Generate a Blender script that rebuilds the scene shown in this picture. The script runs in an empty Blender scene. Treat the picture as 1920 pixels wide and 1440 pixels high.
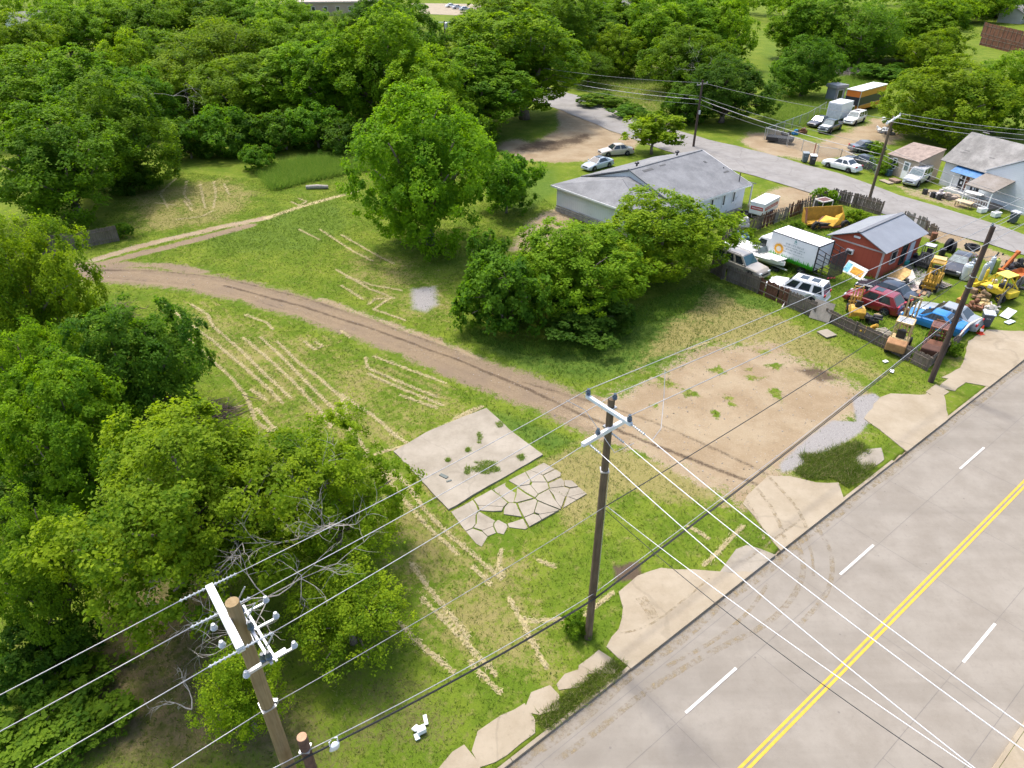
import bpy, math, random
import numpy as np
from mathutils import Vector, Matrix
R_ = math.radians
sc = bpy.context.scene
col = sc.collection

# ---------------------------------------------------------------- camera, sky, sun, exposure
FPX, PITCH, CAMH = 1280.0, R_(33.5), 25.0            # focal length in pixels of the 1920 wide frame, tilt below the horizon, height in m
cam_d = bpy.data.cameras.new("camera"); cam = bpy.data.objects.new("camera", cam_d); col.objects.link(cam)
cam_d.sensor_width = 36.0; cam_d.lens = 36.0 * FPX / 1920.0
cam_d.clip_start = 0.5; cam_d.clip_end = 4000
cam.location = (0, 0, CAMH); cam.rotation_euler = (R_(90) - PITCH, 0, 0)
sc.camera = cam
SUN_EL, SUN_AZ = 64.0, -36.0                           # azimuth clockwise from +Y
world = bpy.data.worlds.new("World"); sc.world = world; world.use_nodes = True
wn = world.node_tree; wn.nodes.clear()
sky = wn.nodes.new("ShaderNodeTexSky"); sky.sky_type = 'NISHITA'; sky.sun_disc = False
sky.sun_elevation = R_(SUN_EL); sky.sun_rotation = R_(SUN_AZ); sky.dust_density = 4.0; sky.air_density = 1.0; sky.ozone_density = 1.0
bg = wn.nodes.new("ShaderNodeBackground"); bg.inputs[1].default_value = 0.15
wo = wn.nodes.new("ShaderNodeOutputWorld")
wn.links.new(sky.outputs[0], bg.inputs[0]); wn.links.new(bg.outputs[0], wo.inputs[0])
sun_d = bpy.data.lights.new("sun", 'SUN'); sun_d.energy = 1.5; sun_d.angle = R_(6.0); sun_d.color = (1.0, 0.95, 0.87)
sun = bpy.data.objects.new("sun", sun_d); col.objects.link(sun)
sdir = Vector((math.cos(R_(SUN_EL)) * math.sin(R_(SUN_AZ)), math.cos(R_(SUN_EL)) * math.cos(R_(SUN_AZ)), math.sin(R_(SUN_EL))))
sun.rotation_euler = sdir.to_track_quat('Z', 'Y').to_euler(); sun.location = sdir * 200
sc.view_settings.view_transform = 'Standard'; sc.view_settings.look = 'None'
sc.view_settings.exposure = 1.30; sc.view_settings.gamma = 1.0
try:
    sc.cycles.max_bounces = 6; sc.cycles.diffuse_bounces = 3; sc.cycles.transmission_bounces = 3; sc.cycles.transparent_max_bounces = 6
    sc.cycles.glossy_bounces = 2; sc.cycles.caustics_reflective = False; sc.cycles.caustics_refractive = False
    sc.cycles.use_denoising = True
except Exception: pass

# ---------------------------------------------------------------- helpers
def gp(u, v, z=0.0):                                   # where the sight line through a pixel of the photograph meets height z
    d = Vector((u - 960, (720 - v) * math.sin(PITCH) + FPX * math.cos(PITCH), (720 - v) * math.cos(PITCH) - FPX * math.sin(PITCH)))
    t = (z - CAMH) / d.z
    return Vector((d.x * t, d.y * t, z))
def zat(u, v, y):                                      # height on the sight line where it reaches distance y
    d = Vector((u - 960, (720 - v) * math.sin(PITCH) + FPX * math.cos(PITCH), (720 - v) * math.cos(PITCH) - FPX * math.sin(PITCH)))
    return CAMH + d.z * y / d.y
def at_y(u, v, y):
    z = zat(u, v, y); return gp(u, v, z)
def tag(o, label=None, cat=None, group=None, kind=None):
    if label: o['label'] = label
    if cat: o['category'] = cat
    if group: o['group'] = group
    if kind: o['kind'] = kind
    return o
def empty(name, loc, rz=0.0, label=None, cat=None, group=None):
    o = bpy.data.objects.new(name, None); col.objects.link(o)
    o.location = loc; o.rotation_euler = (0, 0, rz); o.empty_display_size = 0.3
    return tag(o, label, cat, group)
def copy_tree(o, parent=None):
    c = o.copy(); col.objects.link(c)
    if parent: c.parent = parent
    for ch in list(o.children): copy_tree(ch, c)
    return c

class MB:
    def __init__(s): s.v = []; s.f = []
    def quadv(s, pts):
        b = len(s.v); s.v += [tuple(p) for p in pts]; s.f.append(tuple(range(b, b + len(pts)))); return s
    def box(s, c, d, rz=0.0, m=None, taper=1.0):
        x, y, z = d[0] / 2, d[1] / 2, d[2] / 2
        b = len(s.v)
        M = Matrix.Rotation(rz, 3, 'Z') if m is None else m
        for sx, sy, sz in ((-1,-1,-1),(1,-1,-1),(1,1,-1),(-1,1,-1),(-1,-1,1),(1,-1,1),(1,1,1),(-1,1,1)):
            t = taper if sz > 0 else 1.0
            p = M @ Vector((sx * x * t, sy * y * t, sz * z)); s.v.append((c[0] + p.x, c[1] + p.y, c[2] + p.z))
        for f in ((0,3,2,1),(4,5,6,7),(0,1,5,4),(1,2,6,5),(2,3,7,6),(3,0,4,7)): s.f.append(tuple(b + i for i in f))
        return s
    def bar(s, p0, p1, w, h=None):                     # a square bar between two points
        p0, p1 = Vector(p0), Vector(p1); d = p1 - p0; L = d.length
        if L < 1e-6: return s
        q = d.to_track_quat('X', 'Z').to_matrix(); c = (p0 + p1) / 2
        return s.box(c, (L, w, h or w), m=q)
    def tube(s, pts, r, n=6, cap=True):
        pts = [Vector(p) for p in pts]; k = len(pts)
        rr = r if hasattr(r, '__len__') else [r] * k
        b = len(s.v); up = Vector((0, 0, 1))
        for i, p in enumerate(pts):
            t = (pts[min(i + 1, k - 1)] - pts[max(i - 1, 0)]).normalized()
            a = t.cross(up if abs(t.z) < 0.95 else Vector((1, 0, 0))).normalized(); c = t.cross(a)
            for j in range(n):
                an = 2 * math.pi * j / n
                q = p + (a * math.cos(an) + c * math.sin(an)) * rr[i]; s.v.append((q.x, q.y, q.z))
        for i in range(k - 1):
            for j in range(n):
                s.f.append((b + i*n + j, b + i*n + (j+1) % n, b + (i+1)*n + (j+1) % n, b + (i+1)*n + j))
        if cap:
            s.f.append(tuple(b + j for j in range(n))[::-1]); s.f.append(tuple(b + (k-1)*n + j for j in range(n)))
        return s
    def prism(s, poly, z0, z1):                        # poly in xy
        b = len(s.v); n = len(poly)
        s.v += [(p[0], p[1], z0) for p in poly] + [(p[0], p[1], z1) for p in poly]
        s.f.append(tuple(b + i for i in range(n))[::-1]); s.f.append(tuple(b + n + i for i in range(n)))
        for i in range(n): j = (i + 1) % n; s.f.append((b + i, b + j, b + n + j, b + n + i))
        return s
    def extr(s, poly, y0, y1):                         # poly in xz, extruded along y
        b = len(s.v); n = len(poly)
        s.v += [(p[0], y0, p[1]) for p in poly] + [(p[0], y1, p[1]) for p in poly]
        s.f.append(tuple(b + i for i in range(n))); s.f.append(tuple(b + n + i for i in range(n))[::-1])
        for i in range(n): j = (i + 1) % n; s.f.append((b + j, b + i, b + n + i, b + n + j))
        return s
    def lathe(s, prof, c=(0, 0, 0), n=16, axis='Z'):
        b = len(s.v); k = len(prof)
        for r, z in prof:
            for j in range(n):
                a = 2 * math.pi * j / n; p = (r * math.cos(a), r * math.sin(a), z)
                if axis == 'Y': p = (p[0], p[2], p[1])
                if axis == 'X': p = (p[2], p[0], p[1])
                s.v.append((c[0] + p[0], c[1] + p[1], c[2] + p[2]))
        for i in range(k - 1):
            for j in range(n): s.f.append((b + i*n + j, b + i*n + (j+1) % n, b + (i+1)*n + (j+1) % n, b + (i+1)*n + j))
        s.f.append(tuple(b + j for j in range(n))[::-1]); s.f.append(tuple(b + (k-1)*n + j for j in range(n)))
        return s
    def panel(s, pts, t):                              # a slab of thickness t on the outside of a planar polygon
        pts = [Vector(p) for p in pts]; n = (pts[1] - pts[0]).cross(pts[2] - pts[0]).normalized() * t
        b = len(s.v); k = len(pts)
        s.v += [tuple(p) for p in pts] + [tuple(p + n) for p in pts]
        s.f.append(tuple(b + i for i in range(k))[::-1]); s.f.append(tuple(b + k + i for i in range(k)))
        for i in range(k): j = (i + 1) % k; s.f.append((b + i, b + j, b + k + j, b + k + i))
        return s
    SPLIT = {'post', 'gable', 'porch_post', 'awning_post', 'canopy_post', 'fuse_cutout', 'bracket', 'lift_arm', 'leg', 'fork', 'bent_panel', 'bucket_side', 'bed_rail', 'corner_post', 'steel_bracket', 'roof_patch', 'trim', 'fascia', 'rail', 'lettering_'}
    def islands(s):
        par = list(range(len(s.v)))
        def find(a):
            while par[a] != a: par[a] = par[par[a]]; a = par[a]
            return a
        for f in s.f:
            r = find(f[0])
            for i in f[1:]: par[find(i)] = r
        groups = {}
        for f in s.f: groups.setdefault(find(f[0]), []).append(f)
        out = []
        for fs in groups.values():
            m = MB(); mp = {}
            for f in fs:
                g = []
                for i in f:
                    if i not in mp: mp[i] = len(m.v); m.v.append(s.v[i])
                    g.append(mp[i])
                m.f.append(tuple(g))
            out.append(m)
        return out
    def build(s, name, mat, parent=None, bevel=0.0, smooth=False, subsurf=0):
        if name in MB.SPLIT and parent is not None:
            parts = s.islands()
            if len(parts) > 1: return [m.build1(name, mat, parent, bevel, smooth, subsurf) for m in parts][0]
        return s.build1(name, mat, parent, bevel, smooth, subsurf)
    def build1(s, name, mat, parent=None, bevel=0.0, smooth=False, subsurf=0):
        me = bpy.data.meshes.new(name); me.from_pydata(s.v, [], s.f); me.validate(); me.update()
        o = bpy.data.objects.new(name, me); col.objects.link(o)
        if mat: me.materials.append(mat)
        if parent: o.parent = parent
        if smooth:
            for p in me.polygons: p.use_smooth = True
        if subsurf:
            m = o.modifiers.new("sub", 'SUBSURF'); m.levels = m.render_levels = subsurf
        if bevel:
            m = o.modifiers.new("bev", 'BEVEL'); m.width = bevel; m.segments = 2; m.limit_method = 'ANGLE'; m.angle_limit = R_(35)
        return o

def np_mesh(name, verts, faces, mat, parent=None, attrs=None, smooth=False):  # faces: (n,k) array
    me = bpy.data.meshes.new(name); n, k = faces.shape
    me.vertices.add(len(verts)); me.vertices.foreach_set("co", np.ascontiguousarray(verts, dtype=np.float32).ravel())
    me.loops.add(n * k); me.loops.foreach_set("vertex_index", np.ascontiguousarray(faces, dtype=np.int32).ravel())
    me.polygons.add(n); me.polygons.foreach_set("loop_start", np.arange(0, n * k, k, dtype=np.int32))
    try: me.polygons.foreach_set("loop_total", np.full(n, k, dtype=np.int32))
    except Exception: pass
    if smooth: me.polygons.foreach_set("use_smooth", np.ones(n, dtype=bool))
    for an, arr in (attrs or {}).items():
        if arr.ndim == 1:
            a = me.attributes.new(an, 'FLOAT', 'POINT'); a.data.foreach_set("value", arr.astype(np.float32))
        else:
            a = me.attributes.new(an, 'FLOAT_COLOR', 'POINT'); a.data.foreach_set("color", arr.astype(np.float32).ravel())
    me.update(calc_edges=True)
    if mat: me.materials.append(mat)
    o = bpy.data.objects.new(name, me); col.objects.link(o)
    if parent: o.parent = parent
    return o

# ---------------------------------------------------------------- materials
class NT:
    def __init__(s, name):
        s.m = bpy.data.materials.new(name); s.m.use_nodes = True; s.t = s.m.node_tree; s.t.nodes.clear()
        s.out = s.t.nodes.new("ShaderNodeOutputMaterial")
    def n(s, typ, ins=None, **kw):
        nd = s.t.nodes.new(typ)
        for k, v in kw.items(): setattr(nd, k, v)
        for k, v in (ins or {}).items(): s.set(nd.inputs[k], v)
        return nd
    def set(s, sock, v):
        if isinstance(v, bpy.types.NodeSocket): s.t.links.new(v, sock)
        elif isinstance(v, (tuple, list)) and len(v) == 3 and sock.type == 'RGBA': sock.default_value = (*v, 1)
        else: sock.default_value = v
    def noise(s, scale, detail=4, rough=0.6, vec=None, dist=0.0):
        nd = s.n("ShaderNodeTexNoise", {"Scale": scale, "Detail": detail, "Roughness": rough, "Distortion": dist})
        if vec is not None: s.set(nd.inputs["Vector"], vec)
        return nd.outputs[0]
    def math(s, op, a, b=0.0, clamp=False):
        nd = s.n("ShaderNodeMath", operation=op); nd.use_clamp = clamp; s.set(nd.inputs[0], a); s.set(nd.inputs[1], b); return nd.outputs[0]
    def ramp(s, fac, lo, hi, a=0.0, b=1.0):
        nd = s.n("ShaderNodeMapRange", {"Value": fac, "From Min": lo, "From Max": hi, "To Min": a, "To Max": b}); nd.clamp = True; nd.interpolation_type = 'SMOOTHSTEP'; return nd.outputs[0]
    def mix(s, fac, a, b, blend='MIX'):
        nd = s.n("ShaderNodeMix", data_type='RGBA', blend_type=blend); s.set(nd.inputs[0], fac); s.set(nd.inputs[6], a); s.set(nd.inputs[7], b); return nd.outputs[2]
    def pos(s, space='Object'):
        return s.n("ShaderNodeTexCoord").outputs['Object']
    def wpos(s):
        return s.n("ShaderNodeNewGeometry").outputs['Position']
    def attr(s, name, what='Fac'):
        return s.n("ShaderNodeAttribute", attribute_name=name).outputs[what]
    def bsdf(s, color, rough=0.8, metal=0.0, bump=None, bdist=0.02, bstr=0.5, spec=0.3, coat=0.0):
        b = s.n("ShaderNodeBsdfPrincipled", {"Base Color": color, "Roughness": rough, "Metallic": metal, "Specular IOR Level": spec})
        if coat: b.inputs["Coat Weight"].default_value = coat; b.inputs["Coat Roughness"].default_value = 0.08
        if bump is not None:
            bn = s.n("ShaderNodeBump", {"Height": bump, "Distance": bdist, "Strength": bstr}); s.t.links.new(bn.outputs[0], b.inputs["Normal"])
        s.t.links.new(b.outputs[0], s.out.inputs[0]); return b

_mc = {}
def plain(name, c, rough=0.6, metal=0.0, var=0.12, scale=3.0, dirt=0.0, dirtc=(0.12, 0.09, 0.06), coat=0.0, spec=0.35):
    if name in _mc: return _mc[name]
    t = NT(name); p = t.pos()
    a = t.mix(t.ramp(t.noise(scale, 5, 0.65, p), 0.3, 0.7), tuple(x * (1 - var) for x in c), tuple(min(1, x * (1 + var)) for x in c))
    if dirt > 0:
        a = t.mix(t.math('MULTIPLY', t.ramp(t.noise(scale * 1.7, 6, 0.7, p), 0.62 - 0.3 * dirt, 0.75), min(1.0, dirt * 1.3)), a, dirtc)
    t.bsdf(a, rough, metal, coat=coat, spec=spec); _mc[name] = t.m; return t.m
def rusty(name, c, amount=0.5, rough=0.7):
    return plain(name, c, rough, 0, 0.18, 2.5, amount, (0.13, 0.055, 0.025))
def paint(name, c, dirt=0.12):
    return plain(name, c, 0.28, 0.0, 0.05, 1.2, dirt, (0.3, 0.26, 0.2), coat=0.6, spec=0.5)
def wood(name, c1, c2, stretch=(9, 9, 0.6), scale=2.0):
    if name in _mc: return _mc[name]
    t = NT(name); p = t.n("ShaderNodeVectorMath", operation='MULTIPLY'); t.set(p.inputs[0], t.pos()); p.inputs[1].default_value = stretch
    g = t.noise(scale, 5, 0.7, p.outputs[0]); g2 = t.noise(0.7, 3, 0.6, t.pos())
    a = t.mix(t.ramp(g, 0.3, 0.7), c1, c2); a = t.mix(t.math('MULTIPLY', t.ramp(g2, 0.4, 0.7), 0.45), a, tuple(x * 0.5 for x in c1))
    t.bsdf(a, 0.9, bump=g, bdist=0.01, spec=0.1); _mc[name] = t.m; return t.m

GLASS = plain("car_glass", (0.02, 0.028, 0.032), 0.06, 0, 0.2, 1.0, spec=0.8)
GLASS_PALE = plain("dusty_glass", (0.16, 0.2, 0.2), 0.18, 0, 0.35, 2.5, spec=0.6)
RUBBER = plain("rubber", (0.018, 0.018, 0.019), 0.85, 0, 0.2)
TRIM = plain("black_trim", (0.025, 0.025, 0.027), 0.55)
STEEL = plain("galvanised_steel", (0.5, 0.52, 0.54), 0.42, 0.6, 0.1)
ALLOY = plain("alloy", (0.42, 0.43, 0.45), 0.35, 0.7, 0.1)
WHITE = plain("white_paint", (0.78, 0.78, 0.76), 0.45, 0, 0.04, 2.0, 0.06)
REDL = plain("red_lens", (0.45, 0.02, 0.03), 0.2, spec=0.6)
LAMP = plain("lamp_lens", (0.55, 0.57, 0.58), 0.15, spec=0.7)
# ---------------------------------------------------------------- ground, road, street, pavements
DIR = Vector((math.cos(R_(37.8)), math.sin(R_(37.8)), 0)); NRM = Vector((math.sin(R_(37.8)), -math.cos(R_(37.8)), 0))
KERB, FAR_KERB, ROAD_Z = -10.30, 0.42, -0.13           # offsets of the two kerb lines along NRM
def rp(t, o, z=0.0): return DIR * t + NRM * o + Vector((0, 0, z))
def px(*pts): return [tuple(gp(u, v)[:2]) for u, v in pts]

def axis(fine0, fine1, step, lo, hi):
    a = list(np.arange(fine0, fine1, step)); s = step; x = fine1
    while x < hi: a.append(x); s *= 1.13; x += s
    a.append(hi); s = step; x = fine0
    while x > lo: x -= s; s *= 1.13; a.insert(0, max(x, lo))
    return np.array(a)
gx = axis(-44, 52, 0.17, -1500, 1500); gy = axis(9, 74, 0.17, -60, 2500)
GX, GY = np.meshgrid(gx, gy); P2 = np.stack([GX.ravel(), GY.ravel()], 1)
NV = len(P2)
def seg_dist(P, poly, closed=False):
    d = np.full(len(P), 1e9)
    pts = list(poly) + ([poly[0]] if closed else [])
    for a, b in zip(pts[:-1], pts[1:]):
        a = np.array(a); b = np.array(b); ab = b - a
        t = np.clip(((P - a) @ ab) / max(ab @ ab, 1e-9), 0, 1); q = a + t[:, None] * ab
        d = np.minimum(d, np.hypot(*(P - q).T))
    return d
def inside(P, poly):
    r = np.zeros(len(P), bool); n = len(poly)
    for i in range(n):
        (x1, y1), (x2, y2) = poly[i], poly[(i + 1) % n]
        c = ((y1 > P[:, 1]) != (y2 > P[:, 1])) & (P[:, 0] < (x2 - x1) * (P[:, 1] - y1) / (y2 - y1 + 1e-12) + x1); r ^= c
    return r
def bbox_sel(poly, pad):
    a = np.array(poly); lo = a.min(0) - pad; hi = a.max(0) + pad
    return np.where((P2[:, 0] > lo[0]) & (P2[:, 0] < hi[0]) & (P2[:, 1] > lo[1]) & (P2[:, 1] < hi[1]))[0]
def m_line(arr, poly, half, soft, val=1.0):
    i = bbox_sel(poly, half + soft); d = seg_dist(P2[i], poly)
    arr[i] = np.maximum(arr[i], val * np.clip((half + soft - d) / soft, 0, 1))
def m_area(arr, poly, soft, val=1.0):
    i = bbox_sel(poly, soft); d = seg_dist(P2[i], poly, True); s = np.where(inside(P2[i], poly), d, -d)
    arr[i] = np.maximum(arr[i], val * np.clip(0.5 + s / (2 * soft), 0, 1))
dirt = np.zeros(NV); sand = np.zeros(NV); dry = np.zeros(NV); gravel = np.zeros(NV)
soil = np.zeros(NV); lush = np.zeros(NV); straw = np.zeros(NV); olive = np.zeros(NV)
# the dirt track across the lot and its wheel ruts
TRACK = px((165, 512), (260, 517), (380, 530), (480, 552), (580, 580), (680, 612), (780, 650), (880, 690), (980, 728), (1080, 765), (1150, 800))
TRACK2 = px((150, 505), (230, 484), (320, 462), (400, 440), (470, 422))
m_line(dirt, TRACK, 0.65, 1.9, 1.0); m_line(dirt, TRACK2, 0.25, 0.8, 0.9)
m_line(dirt, px((150, 495), (300, 497), (380, 510)), 0.3, 1.0, 0.7)
m_line(sand, px((180, 486), (260, 462), (350, 440), (420, 424), (500, 408)), 0.25, 0.7, 0.9)
m_line(straw, px((500, 408), (580, 382), (670, 358)), 0.2, 0.7, 0.6)
m_line(sand, px((600, 560), (740, 610), (820, 640), (900, 672)), 0.15, 0.5, 0.6)
m_line(sand, px((1150,800),(1230,835),(1330,890)), 0.8, 1.0, 0.8)
m_area(sand, px((1075, 770), (1180, 725), (1240, 690), (1330, 650), (1440, 640), (1530, 690), (1600, 720), (1640, 760), (1600, 800), (1500, 870), (1440, 920), (1390, 945), (1320, 900), (1230, 845), (1150, 830)), 1.9, 1.0)
m_line(dirt, px((1060, 755), (1180, 795), (1300, 850), (1420, 905)), 0.25, 0.5, 0.8)
m_line(dirt, px((1120, 745), (1240, 790), (1350, 840), (1450, 890)), 0.2, 0.4, 0.7)
for rut, v_ in ((((420,535),(560,572),(700,617),(860,675),(980,725),(1080,772),(1180,815),(1300,862),(1420,908)), .62), (((980,715),(1090,748),(1160,768),(1250,800),(1380,860),(1440,890)), .5), (((170,505),(300,508),(420,522),(560,556),(700,602),(860,660)), .5), (((1420,520),(1380,780),(1430,800),(1400,850)), 0.0), (((200,520),(330,530),(470,560),(620,605)), .4), (((1300,780),(1380,800),(1440,840),(1470,870)), .25), (((1250,740),(1400,700),(1500,720)), .22)):
    if v_: m_line(soil, px(*rut), 0.06, 0.28, v_)
m_area(soil, px((1480, 690), (1530, 685), (1590, 712), (1540, 722)), 0.5, 0.6)
m_area(sand, px((920, 272), (965, 262), (1000, 268), (1052, 240), (1040, 205), (1075, 190), (1150, 245), (1205, 262), (1180, 285), (1110, 300), (1040, 305), (985, 300)), 0.9, 1.0)
m_area(soil, px((935, 290), (1000, 262), (1110, 250), (1120, 262), (1030, 286)), 1.2, 0.65)
m_area(gravel, px((1600, 745), (1640, 738), (1655, 750), (1632, 790), (1610, 812), (1570, 838), (1490, 880), (1465, 885), (1462, 870), (1515, 820), (1560, 788), (1605, 790)), 0.35, 1.0)
m_area(gravel, px((770, 540), (818, 535), (822, 570), (800, 586), (772, 580)), 0.9, 0.85)
m_area(sand, px((955, 470), (985, 420), (1010, 400), (1060, 385), (1080, 410), (1060, 440), (1010, 470)), 0.9, 0.85)
m_area(dry, px((330, 560), (640, 640), (900, 760), (740, 850), (560, 830), (470, 740), (380, 680)), 1.5, 0.42)
m_area(dry, px((700, 880), (860, 960), (1000, 1060), (1090, 1240), (1000, 1330), (760, 1230), (700, 1000)), 1.5, 0.5)
m_area(dry, px((640, 460), (760, 480), (860, 540), (860, 620), (760, 600), (640, 540)), 1.2, 0.45)
m_area(dry, px((230, 360), (430, 330), (500, 360), (430, 420), (250, 440)), 2.0, 0.6)
m_area(dry, px((1330, 540), (1480, 600), (1640, 680), (1660, 720), (1520, 680), (1330, 640), (1180, 700), (1200, 650)), 1.2, 0.75)
m_area(dry, px((1000, 860), (1120, 820), (1350, 900), (1360, 950), (1180, 930), (1060, 1000)), 1.0, 0.8)
m_area(dry, px((1800, 620), (1830, 690), (1760, 750), (1700, 745)), 1.0, 0.5)
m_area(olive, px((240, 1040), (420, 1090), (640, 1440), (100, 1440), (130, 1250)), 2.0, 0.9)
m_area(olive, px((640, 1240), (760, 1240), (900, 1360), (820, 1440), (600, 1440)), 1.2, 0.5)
m_area(lush, px((900, 760), (1000, 790), (1090, 830), (1030, 850), (930, 800)), 0.8, 0.8)
m_area(lush, px((560, 600), (760, 690), (880, 740), (820, 750), (640, 660)), 1.0, 0.6)
m_area(lush, px((850, 620), (1000, 650), (1230, 560), (1340, 520), (1480, 570), (1240, 700), (1080, 720), (960, 690)), 1.5, 0.75)
m_area(lush, px((930, 330), (1050, 310), (1060, 360), (1000, 400), (920, 400)), 1.5, 0.6)
m_area(lush, px((340, 440), (640, 360), (680, 420), (600, 480), (380, 480)), 2.0, 0.5)
m_area(lush, px((1090, 160), (1180, 150), (1300, 240), (1180, 215)), 1.5, 0.7)
m_area(soil, px((1145, 1060), (1200, 1050), (1205, 1085), (1150, 1095)), 0.35, 0.9)
m_area(sand, px((1380, 262), (1450, 240), (1530, 270), (1640, 225), (1700, 230), (1690, 262), (1600, 290), (1530, 302), (1440, 292)), 1.0, 1.0)
m_area(sand, px((1400, 385), (1450, 350), (1500, 350), (1560, 372), (1480, 400), (1430, 420)), 0.8, 0.8)
m_area(sand, px((1720, 440), (1760, 425), (1920, 490), (1920, 520), (1830, 480)), 0.6, 0.8)
m_area(sand, px((1670, 345), (1720, 350), (1840, 385), (1800, 392), (1700, 365)), 0.6, 0.6)
m_area(gravel, px((1660, 480), (1740, 500), (1780, 540), (1700, 570), (1640, 520)), 0.6, 0.7)
m_area(dry, px((1080,165),(1130,130),(1200,130),(1260,175),(1280,225),(1210,210),(1150,190)), 3, .7); m_area(lush, px((1420,140),(1440,60),(1465,60),(1470,140),(1480,190),(1440,190)), 3, .7)
# straw windrows left by the mower: traced one by one
for (u, v, a_, b_) in ((1294,737,16,8),(1227,760,9,5),(1367,746,12,8),(1377,758,8,5),(1342,775,9,9),(1454,737,13,14),(1412,708,18,6),(1346,694,16,8),(1454,687,14,6),(1404,692,10,4),(1500,655,20,8),(1250,720,22,10),(1210,700,20,8),(1430,660,14,6)):
    q = gp(u, v); p2 = gp(u + a_, v); p3_ = gp(u, v + b_); ang_ = np.arctan2(P2[:, 1] - q.y, P2[:, 0] - q.x); d = np.hypot((P2[:, 0] - q.x) / abs(p2.x - q.x), (P2[:, 1] - q.y) / abs(p3_.y - q.y)) * np.clip(0.95 + 0.2 * np.sin(3 * ang_ + u) + 0.16 * np.sin(7 * ang_ + v) + 0.12 * np.sin(12 * ang_ + 2 * u), .6, 2); k = np.clip(1.35 - d, 0, 1) * .85; sand *= 1 - k; dry[:] = np.maximum(dry, k * .5)
ROWS = [((310,572),(345,598),(400,640),(460,690),(505,730),(530,755)), ((328,610),(370,650),(430,705),(460,740),(480,790),(560,850)), ((358,570),(390,590),(400,612),(450,655),(500,705),(545,745)),
 ((460,590),(500,605),(512,618)), ((455,632),(500,670),(550,715),(600,770),(620,800)), ((488,632),(540,680),(585,728),(640,780),(690,850)), ((520,640),(560,680),(600,710),(640,745),(650,775)),
 ((570,640),(590,655),(605,648),(590,640)), ((685,670),(690,690),(740,712),(820,745)), ((700,668),(760,690),(835,718)), ((690,700),(745,725),(830,760)), ((750,740),(790,755),(820,765)),
 ((640,740),(700,780),(740,815),(770,835)), ((480,765),(520,810),(555,850)), ((735,880),(760,905),(800,960),(850,1010),(900,1050),(940,1085)), ((715,885),(760,940),(800,985),(860,1040)), 
 ((885,1062),(900,1075),(920,1095)), ((940,1030),(935,1060),(945,1080)), ((770,1055),(810,1110),(850,1160),(880,1195)), ((790,1120),(850,1180),(930,1265)), ((980,1165),(995,1200),(1025,1250)), ((955,1120),(975,1160),(1000,1165),(1055,1160)),
 ((720,1140),(780,1200),(850,1260)), ((880,1240),(910,1270),(940,1300)), ((630,505),(690,540),(740,560)), ((650,520),(700,535),(755,545)), ((690,570),(705,560),(730,560),(700,580),(760,600)), ((600,430),(660,470),(700,490)), ((560,430),(600,450)), ((640,440),(700,475),(740,495)),
 ((640,535),(680,560)), ((330,335),(300,362),(315,390)), ((350,340),(345,365),(360,385)), ((375,345),(380,370),(385,390)), ((400,340),(405,365),(400,390)), ((330,412),(380,405),(400,395)), ((420,345),(430,365)), ((290,380),(330,385)), ((360,395),(345,375)),
 ((700,852),(770,832),(830,800),(905,762)), ((655,842),(700,862),(740,900)), ((545,378),(560,385),(575,378),(560,372)), ((1095,1155),(1150,1110)), ((1290,985),(1330,1010)), ((1320,1060),(1380,1000),(1395,985)), ((890,765),(850,785)), ((425,770),(455,760)), ((470,730),(500,750)), ((640,620),(655,632)), ((1330,640),(1290,655)), ((1010,1050),(1040,1062))]
ROWS_W = [px(*r) for r in ROWS]
for r in ROWS_W: m_line(straw, r, 0.0, 0.19, 0.95)
for k_, r in enumerate(ROWS_W[:18]):
    for o_ in (-.75, .8, 1.6):
        q_ = [(p[0] + o_ * .75, p[1] + o_ * .5 + .1 * math.sin(i * 2 + k_)) for i, p in enumerate(r)]; m_line(dry, q_, 0.0, .22, .62)
# the ground sheet: dips under the road, slight unevenness elsewhere
off = P2 @ np.array([NRM.x, NRM.y])
hz = 0.03 * np.sin(P2[:, 0] * 0.9 + 1.3 * np.sin(P2[:, 1] * 0.5)) * np.sin(P2[:, 1] * 0.7 + 0.6) + 0.012 * np.sin(P2[:, 0] * 4.1 + 2 * np.sin(P2[:, 1] * 2.3)) * np.sin(P2[:, 1] * 3.7)
near = np.clip((KERB - 3.2 - off) / 1.5, 0, 1)
hz = hz * near - 0.02
for r, o in ((TRACK, 0.0),):
    i = bbox_sel(r, 3); d = seg_dist(P2[i], r); hz[i] -= 0.07 * np.exp(-((d - 0.75) / 0.22) ** 2); hz[i] += 0.03 * np.exp(-((d - 1.25) / 0.25) ** 2)
hz = np.where((off > KERB - 0.08) & (off < FAR_KERB + 0.08), -0.5, hz)
faces = []
ny, nx = len(gy), len(gx); idx = np.arange(NV).reshape(ny, nx)
F = np.stack([idx[:-1, :-1].ravel(), idx[:-1, 1:].ravel(), idx[1:, 1:].ravel(), idx[1:, :-1].ravel()], 1)
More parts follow.
